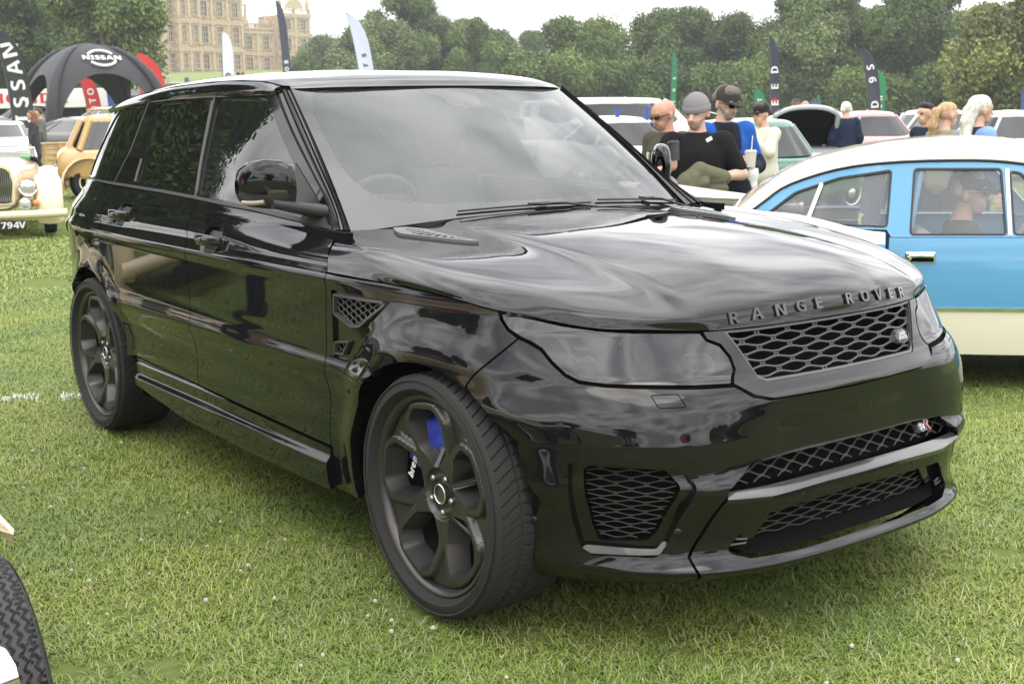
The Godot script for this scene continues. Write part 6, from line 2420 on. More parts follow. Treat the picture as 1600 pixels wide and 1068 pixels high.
	for s in [1.0, -1.0]:
		m = MB.new()
		box(m, Vector3(.40, .50, s * .3) if near else Vector3(.56, .295, s * .3), Vector3(.2, .05, .04))
		obj("bumper_iron", m, M.black_trim, t)
	m = MB.new()
	box(m, Vector3(.70, .17, 0), Vector3(.012, .115, .60), Basis.IDENTITY, .003)
	var pl := obj("number_plate", m, M.black_trim, t)
	if plate: words_on(pl, plate, M.white_print, Transform3D(Basis(Vector3.UP, PI / 2), Vector3(.709, .17, 0)), .082, .003, 1.15)
	m = MB.new()                                  # windscreen
	tube(m, [Vector3(-1.0, .98, -.50), Vector3(-1.10, 1.10, -.48), Vector3(-1.10, 1.10, .48), Vector3(-1.0, .98, .50)], .016, 6)
	var ws := obj("windscreen_frame", m, M.chrome, t)
	m = MB.new()
	m.quad(Vector3(-1.0, .98, -.49), Vector3(-1.10, 1.095, -.47), Vector3(-1.10, 1.095, .47), Vector3(-1.0, .98, .49), Vector3(1, .3, 0))
	obj("pane", m, M.clear_glass, ws)
	m = MB.new()                                  # hood folded up behind
	rings = []
	for i in 7:
		var u := i / 6.0
		var ring := PackedVector3Array()
		for k in 13:
			var a := PI * k / 12.0
			ring.append(Vector3(lerpf(-1.15, -2.35, u), .92 + (.12 - .05 * u * u) * pow(maxf(sin(a), 0.0), .5), .52 * cos(a)))
		rings.append(ring)
	loft(m, rings, false)
	obj("hood", m, M.black_trim, t)
	return t

func make_cars() -> void:
	blue_car()
	# cream roadster on the left, and the nearer one that reaches into the corner
	roadster("cream vintage roadster at the left edge with round chrome lamps and plate ending 794V", spot(16.6, -6.71), FACING - PI / 2 + .36, "FFW 794V", false)
	roadster("cream roadster in the bottom left corner, its wing, tyre and chrome bumper tip showing", Vector3(.44, 0, 2.93), -.03, "", true)
	# tan pre-war saloon with a roof rack behind the SUV's tail
	var tan := {"body": [[-1.6, .45, .90, .52], [-1.4, .36, 1.02, .60], [-.6, .34, 1.05, .63], [.4, .34, 1.02, .58], [1.2, .36, .98, .42], [1.45, .40, .92, .34]],
		"cab": [-1.42, -1.12, .22, .42, .98, 1.56, .60, .50], "wheels": [-1.02, 1.15], "r": .33, "track": .58, "round": .06, "pillar": .075, "pillars": [3, 7, 10, 13, 17, 20, 23, 27, 30, 33, 37], "hub": M.cream_paint}
	var at := spot(25.0, -7.15)
	var tn := saloon("tan pre-war saloon with oval rear window and roof rack behind the tail of the SUV", at, FACING + .22, tan, M.tan_paint, M.tan_paint)
	for s in [1.0, -1.0]:
		for x in [-1.02, 1.15]:
			var m := MB.new()
			var rings := []
			for i in 15:
				var a := lerpf(.0, PI * 1.08, i / 14.0)
				var ring := PackedVector3Array()
				for k in 9:
					var b := lerpf(-1.0, 1.0, k / 8.0)
					ring.append(Vector3(x + .47 * cos(a), .32 + .47 * sin(a), s * (.62 + b * .15)) + Vector3(cos(a), sin(a), 0) * .06 * (1.0 - b * b))
				rings.append(ring)
			loft(m, rings, false)
			obj("wing", m, M.tan_paint, tn)
	var rk := MB.new()
	for z in [-.46, .46]: tube(rk, [Vector3(-1.0, 1.70, z), Vector3(.2, 1.70, z)], .02, 6)
	for x in [-1.0, -.6, -.2, .2]:
		tube(rk, [Vector3(x, 1.70, -.46), Vector3(x, 1.70, .46)], .016, 6)
		for z in [-.42, .42]: tube(rk, [Vector3(x, 1.56, z), Vector3(x, 1.70, z)], .014, 5)
	obj("roof_rack", rk, M.pine, tn)
	# left field
	saloon("white modern hatchback facing the camera at the left edge", spot(45.0, -17.78), FACING - PI / 2 + .40, MODERN, M.white_paint, M.white_paint)
	saloon("grey metallic coupe parked sideways beyond the walking woman", spot(50.5, -17.11), FACING + .30, {"body": MODERN.body, "cab": [-2.0, -.7, .15, 1.1, .90, 1.36, .80, .56], "wheels": [-1.32, 1.35], "r": .34, "track": .86}, M.grey_paint, M.grey_paint)
	saloon("silver saloon half hidden beneath the right side of the black tent", spot(58.0, -17.74), FACING + .3, MODERN, M.silver_paint, M.silver_paint)
	saloon("dark car beneath the white stand, left of the tent leg", spot(60.0, -22.12), FACING - .2, MODERN, M.grey_paint, M.black_trim)
	saloon("dark car up the slope seen through the right arch of the tent", spot(92.0, -27.03), FACING + .1, MODERN, M.black_trim, M.black_trim)
	saloon("dark car on the slope just above the SUV roof", spot(110.0, -28.01), FACING - .1, MODERN, M.grey_paint, M.grey_paint)
	# behind the people
	saloon("white van behind the corner of the SUV windscreen", spot(32.0, 2.75), FACING + .2, {"body": [[-2.4, .35, 1.3, .90], [-2.3, .25, 1.4, .95], [1.2, .25, 1.3, .95], [2.1, .3, 1.0, .90], [2.3, .35, .9, .80]], "cab": [-2.35, -2.3, 1.0, 1.7, 1.1, 1.78, .94, .86], "wheels": [-1.5, 1.5], "r": .33, "track": .9, "pillar": .12, "name": "parked_van"}, M.white_paint, M.white_paint, "van")
	saloon("white estate car in front of the white van, left of the bald man", spot(25.5, 2.35), FACING + .35, MODERN, M.white_paint, M.white_paint)
	saloon("dark green classic saloon behind the man in the hoodie", spot(19.2, 3.75), FACING + .55, CLASSIC, M.green_paint, M.green_pale)
	var sv := saloon("silver classic car with its bonnet raised, facing the camera", spot(23.0, 5.05), FACING - PI / 2 + .05, CLASSIC, M.silver_paint, M.silver_paint)
	var lidm := MB.new()
	var lid_in := MB.new()
	var rise := Basis(Vector3(0, 0, 1), .78)
	var lf := func(u, v): return Vector3(.72, .90, 0) + rise * Vector3(u * .92, .10 * (1.0 - v * v) * (1.0 - .3 * u), v * (.62 - .10 * u * u))
	surf(lidm, func(u, v): return lf.call(u, v) + rise * Vector3(0, .02, 0), 0.0, 1.0, 8, -1.0, 1.0, 10, -1.0)
	surf(lid_in, lf, 0.02, .96, 8, -.93, .93, 10, 1.0)
	var lid := obj("bonnet", lidm, M.silver_paint, sv)
	obj("bonnet_lining", lid_in, M.void, lid)
	var rim := MB.new()
	var ps := []
	for i in 21:
		var v := lerpf(-1.0, 1.0, i / 20.0)
		ps.append(lf.call(1.0 - .12 * pow(absf(v), 4.0), v))
	for q in [[0.0, -1.0], [0.0, 1.0]]: tube(rim, [lf.call(0.0, q[1]), lf.call(.5, q[1]), lf.call(.88, q[1])], .045, 6)
	tube(rim, ps, .045, 6)
	obj("bonnet_rim", rim, M.silver_paint, lid)
	saloon("pale pink classic car whose roof shows behind the navy jacket", spot(30.0, 8.65), FACING + .1, CLASSIC, M.pink_paint, M.pink_paint)
	saloon("white car behind the long haired people at the right", spot(27.0, 10.9), FACING - .1, CLASSIC, M.white_paint, M.white_paint)
	saloon("cream car low behind the pink car", spot(33.0, 11.3), FACING + .15, CLASSIC, M.cream_paint, M.white_paint)
	# behind the photographer, mirrored in the SUV
	saloon("dark grey estate car mirrored in the doors of the SUV", Vector3(-11.5, 0, 5.6), .25, {"body": MODERN.body, "cab": [-2.05, -1.7, .25, 1.0, .92, 1.50, .82, .66], "wheels": [-1.32, 1.35], "r": .34, "track": .86}, M.grey_paint, M.black_trim)
	roadster("cream roadster mirrored in the rear quarter of the SUV", Vector3(-7.0, 0, 2.7), -.35, "", false)
	saloon("white car mirrored in the front bumper of the SUV", Vector3(13.5, 0, -1.0), 2.2, CLASSIC, M.white_paint, M.white_paint)
	saloon("red car mirrored in the front bumper of the SUV", Vector3(12.0, 0, 6.8), 2.6, CLASSIC, M.flag_red, M.flag_red)
	saloon("dark car mirrored in the front bumper of the SUV", Vector3(11.5, 0, -6.0), 1.6, MODERN, M.black_trim, M.black_trim)

func blue_car() -> void:
	var t := thing("two_tone_saloon", "light blue and cream two tone vintage saloon with rear fins, beside the SUV bonnet", "car", Vector3(-1.30, -.13, -3.14), .761)
	var blue: Material = M.blue_paint
	var cream: Material = M.ivory_paint
	var axis := -.80
	var tw := Transform3D(Basis(Vector3(1, 0, 0), Vector3(0, 1, 0), Vector3(0, 0, -1)), Vector3(0, 0, 2 * axis))
	var twin := func(a: MB):
		var b := MB.new()
		for i in range(0, a.v.size(), 3): b.tri(tw * a.v[i], tw * a.v[i + 1], tw * a.v[i + 2], tw.basis * a.n[i], tw.basis * a.n[i + 1], tw.basis * a.n[i + 2])
		return b
	# lower body: near flank z(u, y)
	var flank := func(u, y):
		var z := .015 - .10 * pow(clampf((y - .60) / .34, -1.4, 1.0), 2.0) * .32
		if u < -1.2: z -= .10 * pow((u + 1.2) / -.7, 2.0)
		if u > 1.6: z -= .22 * pow((u - 1.6) / .8, 2.0)
		return Vector3(u, y, z)
	for q in [["blue_flank", V2([-1.75, .492, -.172, .492, -.172, .848, -.24, .848, -1.75, .93]), blue], ["ivory_flank", V2([-1.75, .25, -.172, .225, -.172, .478, -1.75, .478]), cream],
		["front_wing", V2([1.02, .492, 2.35, .492, 2.40, .84, 1.06, .888]), blue], ["ivory_sill", V2([1.02, .225, 2.30, .25, 2.35, .478, 1.02, .478]), cream]]:
		var m := MB.new()
		panel(m, flank, q[1], .08, .03, .03)
		obj(q[0], m, q[2], t); obj(q[0], twin.call(m), q[2], t)
	# door
	var m := MB.new()
	panel(m, flank, V2([-.165, .492, 1.015, .492, 1.05, .886, -.150, .886]), .06, .02, .03)
	var doors := [obj("door", m, blue, t), obj("door", twin.call(m), blue, t)]
	m = MB.new()
	panel(m, flank, V2([-.165, .222, 1.01, .222, 1.014, .478, -.165, .478]), .06, .02, .03)
	for k in 2: obj("door_foot", m if k == 0 else twin.call(m), cream, doors[k])
	m = MB.new()
	for k in 24:
		var a: Vector3 = flank.call(lerpf(-1.75, 2.35, k / 24.0), .485)
		var b: Vector3 = flank.call(lerpf(-1.75, 2.35, (k + 1) / 24.0), .485)
		m.quad(a + Vector3(0, -.009, .008), b + Vector3(0, -.009, .008), b + Vector3(0, .009, .008), a + Vector3(0, .009, .008), Vector3(0, 0, 1))
		m.quad(a + Vector3(0, .009, .008), b + Vector3(0, .009, .008), b + Vector3(0, .009, -.01), a + Vector3(0, .009, -.01), Vector3(0, 1, 0))
	obj("side_strip", m, M.chrome, t); obj("side_strip", twin.call(m), M.chrome, t)
	m = MB.new()                                   # handle in its dish
	var hp: Vector3 = flank.call(.02, .775)
	box(m, hp + Vector3(0, .0, .004), Vector3(.165, .062, .012), Basis.IDENTITY, .005)
	var plate := obj("handle_plate", m, M.chrome, doors[0])
	m = MB.new()
	box(m, hp + Vector3(.008, -.006, .0125), Vector3(.125, .032, .006), Basis.IDENTITY, .002)
	obj("handle_hollow", m, M.void, plate)
	m = MB.new()
	tube(m, [hp + Vector3(-.062, .012, .018), hp + Vector3(0, .016, .030), hp + Vector3(.066, .012, .018)], .012, 8)
	lathe(m, [Vector2(.001, .012), Vector2(.012, .010), Vector2(.013, 0)], Transform3D(Basis(Vector3(1, 0, 0), PI / 2), hp + Vector3(-.060, .0, .016)), 12)
	obj("handle_grip", m, M.chrome, plate)
	# upper side: frames and glass, drawn in towards the tail
	var upper := func(u, y):
		var z = -.012 - .30 * smoothstep(-.18, -1.05, u) - (y - .888) * .36
		return Vector3(u, y, z)
	var quarter := filleted(V2([-.865, .962, -.66, 1.125, -.42, 1.212, -.138, 1.256, -.165, .948]), .02)
	var doorwin := filleted(V2([-.035, .905, -.010, 1.262, .455, 1.258, .475, .905]), .02)
	var vent := filleted(V2([.520, .905, .505, 1.245, .560, 1.235, .86, .905]), .02)
	m = MB.new()
	panel(m, upper, V2([-.99, .945, -.70, 1.172, -.42, 1.268, -.11, 1.306, .32, 1.312, .56, 1.292, .64, 1.24, .98, .889, -.14, .889, -.165, .930]), .06, .03, .02, [quarter, doorwin, vent], null, 1.0, .03)
	obj("window_frame", m, blue, t); obj("window_frame", twin.call(m), blue, t)
	for q in [[quarter, "quarter_window"], [doorwin, "door_window"], [vent, "vent_window"]]:
		m = MB.new()
		panel(m, func(u, y): return upper.call(u, y) - Vector3(0, 0, .012), Geometry2D.offset_polygon(q[0], .006)[0], .2, .2, 0.0)
		obj(q[1], m, M.clear_glass, t); obj(q[1], twin.call(m), M.clear_glass, t)
		m = MB.new()
		panel(m, func(u, y): return upper.call(u, y) + Vector3(0, 0, .003), Geometry2D.offset_polygon(q[0], .007)[0], .1, .1, .004, [Geometry2D.offset_polygon(q[0], -.004)[0]], null, 1.0, .012)
		obj("window_seal", m, M.black_trim, t); obj("window_seal", twin.call(m), M.black_trim, t)
	m = MB.new()
	for q in [[-.60, .955, -.515, 1.185, .012], [.497, .90, .487, 1.262, .010]]:
		var a: Vector3 = upper.call(q[0], q[1])
		var b: Vector3 = upper.call(q[2], q[3])
		var w := Vector3(q[4], 0, 0)
		m.quad(a - w + Vector3(0, 0, .006), a + w + Vector3(0, 0, .006), b + w + Vector3(0, 0, .006), b - w + Vector3(0, 0, .006), Vector3(0, 0, 1))
	obj("window_bar", m, M.chrome, t); obj("window_bar", twin.call(m), M.chrome, t)
	m = MB.new()                                   # raked inner post behind the front seat
	tube(m, [Vector3(-.03, .93, -.10), Vector3(.03, 1.26, -.18)], .022, 6)
	obj("door_post", m, blue, t); obj("door_post", twin.call(m), blue, t)
	# roof
	var top := PackedVector2Array([Vector2(-1.02, 1.00), Vector2(-.86, 1.135), Vector2(-.64, 1.262), Vector2(-.40, 1.345), Vector2(-.12, 1.400), Vector2(.22, 1.432), Vector2(.55, 1.424), Vector2(.70, 1.395)])
	var low := PackedVector2Array([Vector2(-1.00, .952), Vector2(-.84, 1.075), Vector2(-.70, 1.174), Vector2(-.42, 1.270), Vector2(-.11, 1.308), Vector2(.32, 1.314), Vector2(.56, 1.294), Vector2(.64, 1.27)])
	var curve := func(p: PackedVector2Array, u):
		var x: float = u * (p.size() - 1)
		var i := clampi(floori(x), 0, p.size() - 2)
		return p[i].cubic_interpolate(p[i + 1], p[maxi(i - 1, 0)], p[mini(i + 2, p.size() - 1)], x - i)
	var roof := func(u, v):
		var a: Vector2 = curve.call(low, u)
		var b: Vector2 = curve.call(top, u)
		var e: Vector3 = upper.call(a.x, a.y)
		var hw: float = e.z - axis + .004
		var k := pow(absf(v), 2.6)
		var xy := b.lerp(a, k)
		return Vector3(xy.x, xy.y, axis + hw * signf(v) * (1.0 - pow(maxf(0.0, 1.0 - absf(v)), 1.6)) if absf(v) > .001 else axis)
	m = MB.new()
	surf(m, roof, 0.0, 1.0, 40, -1.0, 1.0, 40, -1.0)
	obj("roof", m, cream, t)
	m = MB.new()
	var rail := []
	for i in 25:
		var q: Vector2 = curve.call(low, i / 24.0)
		rail.append(upper.call(q.x, q.y - .006) + Vector3(0, 0, .007))
	tube(m, rail, .0075, 6)
	obj("drip_rail", m, M.black_trim, t); obj("drip_rail", twin.call(m), M.black_trim, t)
	# screens front and back
	m = MB.new()
	surf(m, func(u, v):
		var a: Vector3 = roof.call(0.0, lerpf(-1.0, 1.0, u))
		var b := Vector3(-1.30 + .12 * pow(absf(u * 2.0 - 1.0), 2.0), .955, axis + (u * 2.0 - 1.0) * .56)
		return a.lerp(b, v), 0.0, 1.0, 16, 0.0, 1.0, 4, -1.0)
	obj("rear_screen", m, M.clear_glass, t)
	m = MB.new()
	surf(m, func(u, v):
		var a: Vector3 = roof.call(1.0, lerpf(-1.0, 1.0, u))
		var b := Vector3(1.12 - .16 * pow(absf(u * 2.0 - 1.0), 2.0), .90, axis + (u * 2.0 - 1.0) * .74)
		return a.lerp(b, v), 0.0, 1.0, 16, 0.0, 1.0, 4, 1.0)
	obj("windscreen", m, M.clear_glass, t)
	# ivory tops of the rear wings running back into fins, boot lid, bonnet
	m = MB.new()
	var deck := func(u, v):                        # u from the door back to the tail, v from the outer edge inwards
		var x := lerpf(-.172, -1.75, u)
		var out: Vector3 = flank.call(x, lerpf(.848, .93, pow(maxf(u, 0.0), 1.2)))
		var inn := Vector3(x, lerpf(.915, .985, smoothstep(0.0, .35, u)) + .07 * u, lerpf(-.03, -.33, smoothstep(0.0, .55, u)))
		return out.lerp(inn, v) + Vector3(0, .02 * sin(v * PI), 0)
	surf(m, deck, 0.0, 1.0, 24, 0.0, 1.0, 8, 1.0)
	obj("wing_top", m, cream, t); obj("wing_top", twin.call(m), cream, t)
	m = MB.new()
	var fin := []
	for q in [[-.55, .955, .020], [-1.0, 1.02, .028], [-1.45, 1.085, .030], [-1.80, 1.10, .012]]:
		var ring := PackedVector3Array()
		for k in 12:
			var a := TAU * k / 12.0
			ring.append(Vector3(q[0], q[1] - .03 + sin(a) * .06, -.13 + cos(a) * q[2] * 4.0))
		fin.append(ring)
	loft(m, fin)
	obj("fin", m, cream, t); obj("fin", twin.call(m), cream, t)
	m = MB.new()
	surf(m, func(u, v): return Vector3(lerpf(-1.2, -1.85, u), .96 - .03 * u - .05 * pow(v, 2.0), axis + v * .52), 0.0, 1.0, 8, -1.0, 1.0, 12, 1.0)
	obj("boot_lid", m, blue, t)
	m = MB.new()
	surf(m, func(u, v): return Vector3(lerpf(1.0, 2.40, u), .90 - .04 * u - .03 * pow(v, 2.0), axis + v * .78), 0.0, 1.0, 8, -1.0, 1.0, 12, -1.0)
	obj("bonnet", m, blue, t)
	m = MB.new()
	box(m, Vector3(-1.78, .66, axis), Vector3(.12, .62, 1.40), Basis.IDENTITY, .05)
	obj("tail_panel", m, blue, t)
	m = MB.new()
	box(m, Vector3(2.36, .62, axis), Vector3(.10, .50, 1.20), Basis.IDENTITY, .04)
	obj("nose_panel", m, blue, t)
	m = MB.new()
	box(m, Vector3(.25, .26, axis), Vector3(4.0, .06, 1.40))
	obj("floor_pan", m, M.void, t)
	m = MB.new()
	for q in [[-.42, axis + .37], [-.42, axis - .37], [-.05, axis + .37]]:
		pass
	for z in [axis + .37, axis - .37]:
		box(m, Vector3(.10, .62, z), Vector3(.14, .60, .52), Basis(Vector3(0, 0, 1), .18), .05)
		box(m, Vector3(.36, .45, z), Vector3(.50, .16, .52), Basis.IDENTITY, .05)
	box(m, Vector3(-.72, .62, axis), Vector3(.16, .62, 1.10), Basis(Vector3(0, 0, 1), .2), .05)
	box(m, Vector3(-.98, .93, axis), Vector3(.5, .03, 1.0), Basis.IDENTITY, .01)
	obj("seats", m, M.seat_pale, t)
	m = MB.new()
	lathe(m, [Vector2(.19, .0), Vector2(.205, .012), Vector2(.215, 0), Vector2(.205, -.012), Vector2(.19, 0)], Transform3D(Basis(Vector3(0, 0, 1), 1.0), Vector3(.72, .93, axis + .37)), 28)
	obj("steering_wheel", m, M.seat_pale, t)
	for q in [[1.62, 1.0], [-1.05, 1.0], [1.62, -1.0], [-1.05, -1.0]]:
		plain_wheel(t, Vector3(q[0], .31, axis + q[1] * .66), .31, .16, M.chrome, q[1])
	# the driver
	var d := person("man in a dark cap and sunglasses at the wheel of the blue car", Vector3.ZERO, 0.0, {"h": 1.72, "sit": true, "top": Color(.05, .048, .05), "garment": "jacket", "hem": .92, "hat": "cap", "hatcol": Color(.05, .05, .055), "cut": "short", "hair": Color(.30, .29, .27), "glasses": true, "cell": .020, "look": -.25,
		"arms": [[Vector3(-.26, 1.12, .1), Vector3(-.16, 1.08, .36)], [Vector3(.26, 1.12, .1), Vector3(.14, 1.08, .36)]]})
	d.transform = t.transform * Transform3D(Basis(Vector3.UP, PI / 2), Vector3(.30, -.50, axis + .42))

# ---------------------------------------------------------------- tents, flags and stands
func words_on(parent: Node, txt: String, m: Material, t: Transform3D, h: float, depth := .004, stretch := 1.0) -> void:
	var tm := TextMesh.new()
	var sf := SystemFont.new()
	sf.font_names = PackedStringArray(["Droid Sans"]); sf.font_weight = 700
	tm.font = sf; tm.text = txt; tm.font_size = 32; tm.pixel_size = h / 23.0; tm.depth = depth
	var o := obj("lettering", tm, m, parent)
	o.transform = t * Transform3D(Basis.from_scale(Vector3(stretch, 1, 1)), Vector3.ZERO)

# a feather flag: pole, sail with a curved free edge; the sail leans by tip at its top; print: [text, material, height of letters, start, bottom-up?]
func feather(label: String, at: Vector3, turn: float, h: float, w: float, cloth: Material, tip: float, prints := [], group := "feather flags round the showground", base := .3) -> Node3D:
	var t := thing("feather_flag", label, "flag", at, FACING + turn, group)
	var spine := func(v): return Vector3(tip * pow(v, 2.4), v * h, 0)
	var pole := MB.new()
	var pts := []
	for i in 15: pts.append(spine.call(i / 14.0))
	tube(pole, pts, [.030, .029, .028, .027, .026, .025, .024, .022, .020, .018, .016, .014, .012, .010, .008], 7)
	obj("flag_pole", pole, M.grey_trim, t)
	var fs := MB.new()
	var sail := func(u, v):
		var y := lerpf(base / h, 1.0, v)
		var p: Vector3 = spine.call(y)
		var ww := w * (1.0 if v < .70 else sqrt(maxf(0.0, 1.0 - pow((v - .70) / .30, 2.0))))
		return p + Vector3(u * ww, -u * ww * .12 * (1.0 - v), .05 * sin(v * 7.0 + u * 2.0) * u)
	surf(fs, sail, 0.0, 1.0, 8, 0.0, 1.0, 30)
	obj("sail", fs, cloth, t)
	for pr in prints:
		var s: String = pr[0]
		for i in s.length():
			if s[i] == " ": continue
			var f := float(i) / maxf(1.0, s.length() - 1.0)
			var v: float = lerpf(pr[3], pr[4], f)
			var p: Vector3 = sail.call(.5, v)
			var b := Basis(Vector3(0, 0, 1), (PI / 2 if pr[4] > pr[3] else -PI / 2) - atan(tip * 2.4 * pow(v, 1.4) / h))
			for face in [1.0, -1.0]:
				var bb: Basis = b if face > 0.0 else Basis(Vector3.UP, PI) * Basis(b.x * Vector3(1, 1, 1), b.y, b.z)
				words_on(t, s[i], pr[1], Transform3D(bb, p + Vector3(0, 0, .022 * face)), pr[2], .006, 1.15)
	return t

func make_show() -> void:
	# ---------------- the black arched tent
	var t := thing("arch_tent", "black four legged dome tent with a white ring emblem in front of the hall", "tent", spot(62.0, -20.19), FACING + .31)
	var H := 4.25
	var feet := [Vector3(-1.75, 0, 3.35), Vector3(3.45, 0, 1.75), Vector3(1.75, 0, -3.35), Vector3(-3.45, 0, -1.75)]
	var leg := func(i, y):                       # where leg i is at height y
		var k := clampf(y / H, 0.0, 1.0)
		return feet[i % 4] * sqrt(maxf(0.0, 1.0 - pow(k, 2.1))) * (1.0 + .02 * k) + Vector3(0, y, 0)
	for i in 4:
		var m := MB.new()
		var f := func(s, v):
			var e := absf(s * 2.0 - 1.0)
			var yb := 0.0 if e > .86 else 2.75 * sqrt(maxf(0.0, 1.0 - pow(e / .86, 2.6)))
			var y := lerpf(yb, H, v)
			var p: Vector3 = leg.call(i, y).lerp(leg.call(i + 1, y), s)
			return p + Vector3(p.x, 0, p.z).normalized() * (.35 * (1.0 - e * e) * clampf((H - y) / H, 0, 1)) + Vector3(0, .05 * (1.0 - e), 0)
		surf(m, f, 0.0, 1.0, 44, 0.0, 1.0, 16)
		var pn := obj("canopy_panel", m, M.tent, t)
		var tb := MB.new()
		var pts := []
		for k in 13: pts.append(leg.call(i, H * pow(k / 12.0, .8)) * 1.004)
		tube(tb, pts, [.34, .33, .32, .31, .29, .27, .25, .23, .20, .17, .14, .10, .06], 10)
		obj("leg", tb, M.tent, t)
		if i == 0:
			var e := .02
			var c: Vector3 = f.call(.52, .46)
			var n: Vector3 = (f.call(.52 + e, .46) - f.call(.52 - e, .46)).cross(f.call(.52, .46 + e) - f.call(.52, .46 - e)).normalized()
			if n.z < 0.0: n = -n
			var b := face_basis(n)
			for q in [[.55, 2.70], [3.69, 5.84]]:
				var rg := MB.new()
				var ps := []
				for k in 21:
					var a := lerpf(q[0], q[1], k / 20.0)
					ps.append(c + b * Vector3(cos(a) * .66, sin(a) * .50, .06))
				tube(rg, ps, .065, 8)
				obj("emblem_ring", rg, M.white_print, pn)
			words_on(pn, "NISSAN", M.white_print, Transform3D(b, c + n * .08), .26, .02, 1.45)
	# ---------------- feather flags
	var navy = M.flag_navy
	feather("black feather flag with white upright NISSAN lettering at the left edge", spot(55.0, -21.36), .0, 5.0, .95, M.tent, -.55, [["NISSAN", M.white_print, .62, .04, .80]])
	feather("red curved feather flag at the right side of the black tent", spot(75.0, -20.78), .0, 3.9, .95, M.flag_red, -.9, [["M3", M.white_print, .3, .2, .4]])
	feather("small red feather flag seen through the arch of the black tent", spot(66.5, -21.87), .0, 2.9, .75, M.flag_red, -.45, [["MOTO", M.white_print, .34, .1, .62]])
	feather("blue feather flag seen through the arch of the black tent", spot(67.5, -21.06), .0, 2.7, 1.1, M.flag_blue, -.2, [["CARS", M.white_print, .40, .1, .55]])
	feather("red feather flag low behind the right leg of the black tent", spot(70.0, -19.91), .0, 2.8, .8, M.flag_red, -.5)
	feather("pale white feather flag standing before the lawn of the hall", spot(70.0, -15.55), .0, 4.9, .62, M.flag_white, .12, [["7 9", navy, .3, .2, .5]])
	feather("slim dark feather flag in front of the hall tower", spot(90.0, -15.67), .0, 7.4, .55, navy, -.35, [["MOTOR", M.white_print, .28, .12, .4]])
	feather("tall lavender white feather flag leaning left beside the hall", spot(60.0, -6.82), .0, 5.5, .72, M.flag_lavender, -.62, [["motors", navy, .26, .2, .62]])
	feather("thin green feather flag left of the man in the grey beanie", spot(45.0, 5.75), .0, 3.5, .20, M.flag_green, .08, [["lotus", M.white_print, .12, .2, .7]])
	feather("tall narrow dark feather flag with white and red lettering behind the man in the hoodie", spot(35.0, 7.25), .0, 3.45, .24, navy, -.08, [["SPEED ", M.white_print, .2, .15, .85], ["o", M.flag_red, .2, .45, .3]])
	feather("curved dark feather flag with white and red print in front of the oak", spot(38.0, 10.85), .0, 3.25, .38, navy, -.38, [["ROAD 9S", M.white_print, .22, .06, .80], ["o", M.flag_red, .22, .36, .3]])
	feather("green feather flag left of the curved dark flag", spot(48.0, 13.8), .0, 2.75, .42, M.flag_green, .10, [["green", M.white_print, .2, .1, .6]])
	feather("short thin green feather flag above the open bonnet", spot(40.0, 9.7), .0, 1.9, .14, M.flag_green, .02)
	feather("short white feather flag with blue print right of the curved dark flag", spot(40.0, 12.45), .0, 1.3, .42, M.flag_white, -.10, [["AUTO", M.flag_blue, .16, .1, .7]])
	feather("short pale feather flag between the green flag and the bare lawn", spot(55.0, 15.6), .0, 1.35, .45, M.flag_white, -.1, [["car", M.flag_blue, .16, .1, .7]])
	feather("small purple feather flag far off under the trees", spot(70.0, 19.2), .0, 1.2, .7, M.flag_purple, -.1)
	feather("broad green banner flag above the cap of the man in the hoodie", spot(40.0, 7.75), .0, 2.1, .38, M.flag_green, .0, [["GT", M.white_print, .14, .5, .8]])
	feather("blue feather flag at the right edge of the picture", spot(46.0, 18.6), .0, 2.0, .35, M.flag_blue, -.05)
	# ---------------- the white stand with red letters
	t = thing("show_stand", "long white exhibition stand with red HONDA lettering beneath the black tent", "stand", spot(69.0, -24.29), FACING + .31)
	var m := MB.new()
	box(m, Vector3(0, 1.5, 0), Vector3(7.2, 1.0, 2.4), Basis.IDENTITY, .03)
	obj("fascia", m, M.white_cloth, t)
	m = MB.new()
	for x in [-3.4, -1.2, 1.2, 3.4]: box(m, Vector3(x, .5, 1.0), Vector3(.08, 1.0, .08))
	obj("frame", m, M.grey_trim, t)
	m = MB.new()
	box(m, Vector3(0, .5, -.6), Vector3(7.0, 1.0, .1))
	obj("back_wall", m, M.flag_navy, t)
	words_on(t, "HONDA", M.flag_red, Transform3D(Basis.IDENTITY, Vector3(-1.4, 1.5, 1.21)), .52, .01, 1.5)
	# ---------------- blue metal frames
	for q in [[25.0, 2.13, .55, "left blue metal frame behind the SUV mirror"], [25.2, 2.72, .30, "right blue metal frame beside the bald man"]]:
		m = MB.new()
		tube(m, [Vector3(-.06, .6, 0), Vector3(0, 1.2, 0), Vector3(.05, 1.62, 0)], .045, 8)
		tube(m, [Vector3(.02, 1.30, 0), Vector3(.20, 1.32, .1), Vector3(.42, 1.12, .1), Vector3(.48, 1.02, 0)], .035, 8)
		tube(m, [Vector3(-.08, 0, 0), Vector3(-.06, .62, 0)], .04, 8)
		var o := obj("display_frame", m, M.flag_blue)
		tag(o, q[3], "frame")
		o.position = spot(q[0], q[1]); o.rotation.y = FACING
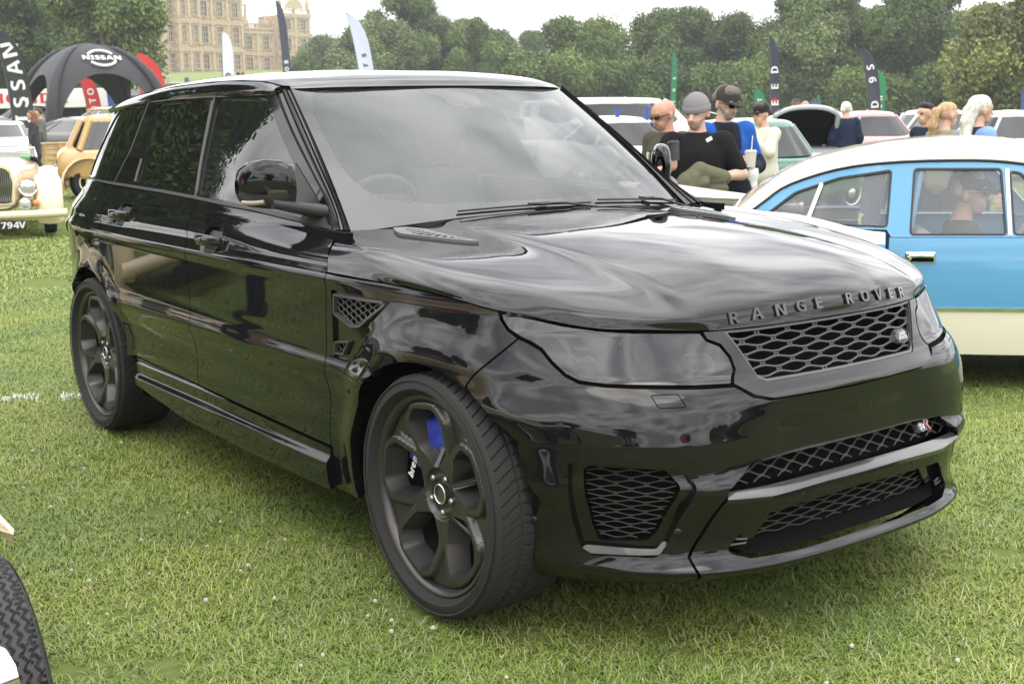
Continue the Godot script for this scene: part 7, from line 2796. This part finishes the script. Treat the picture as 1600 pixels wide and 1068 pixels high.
	# ---------------- a red and a green gazebo behind the photographer, seen only as reflections
	for q in [[Vector3(-9.5, 0, 13.5), M.flag_red, "red pop up gazebo mirrored in the rear door of the SUV"], [Vector3(-3.2, 0, 16.0), M.flag_green, "green pop up gazebo mirrored in the front door glass of the SUV"], [Vector3(17.0, 0, 3.0), M.flag_red, "red pop up gazebo mirrored in the front bumper of the SUV"]]:
		t = thing("gazebo", q[2], "gazebo", q[0], .5)
		m = MB.new()
		for s in 4:
			var a := Vector3(1.5, 2.1, 1.5).rotated(Vector3.UP, s * PI / 2)
			var b := Vector3(1.5, 2.1, 1.5).rotated(Vector3.UP, (s + 1) * PI / 2)
			m.flat(a, b, Vector3(0, 3.1, 0), Vector3(a.x + b.x, 1.0, a.z + b.z))
			m.quad(a, b, b - Vector3(0, .3, 0), a - Vector3(0, .3, 0), Vector3(a.x + b.x, 0, a.z + b.z))
		obj("canopy", m, q[1], t)
		for s in 4:
			m = MB.new()
			var a := Vector3(1.48, 0, 1.48).rotated(Vector3.UP, s * PI / 2)
			tube(m, [a, a + Vector3(0, 2.1, 0)], .03, 6)
			obj("leg", m, M.grey_trim, t)
	# ---------------- crate on a bale behind the tan car
	t = thing("wooden_crate", "pale wooden crate strapped on behind the tan car", "crate", spot(28.4, -10.05) + Vector3(0, .36, 0), FACING + .35)
	for k in 5:
		for side in 2:
			m = MB.new()
			box(m, Vector3(0, .065 + k * .118, .26 if side == 0 else -.26), Vector3(.70, .108, .02), Basis.IDENTITY, .003)
			obj("plank", m, M.pine, t)
		for side in 2:
			m = MB.new()
			box(m, Vector3(.36 if side == 0 else -.36, .065 + k * .118, 0), Vector3(.02, .108, .50), Basis.IDENTITY, .003)
			obj("plank", m, M.pine, t)
	for x in [-.30, 0.0, .30]:
		m = MB.new()
		box(m, Vector3(x, .30, .277), Vector3(.06, .60, .015), Basis.IDENTITY, .003)
		obj("batten", m, M.pine, t)
	m = MB.new()
	box(m, Vector3(0, .615, 0), Vector3(.76, .03, .56), Basis.IDENTITY, .005)
	obj("lid", m, M.pine, t)
	m = MB.new()
	box(m, Vector3(0, .17, 0), Vector3(.85, .34, .5), Basis.IDENTITY, .04)
	var o := obj("straw_bale", m, M.straw)
	tag(o, "low straw bale beneath the wooden crate", "bale")
	o.position = spot(28.4, -10.05); o.rotation.y = FACING + .35
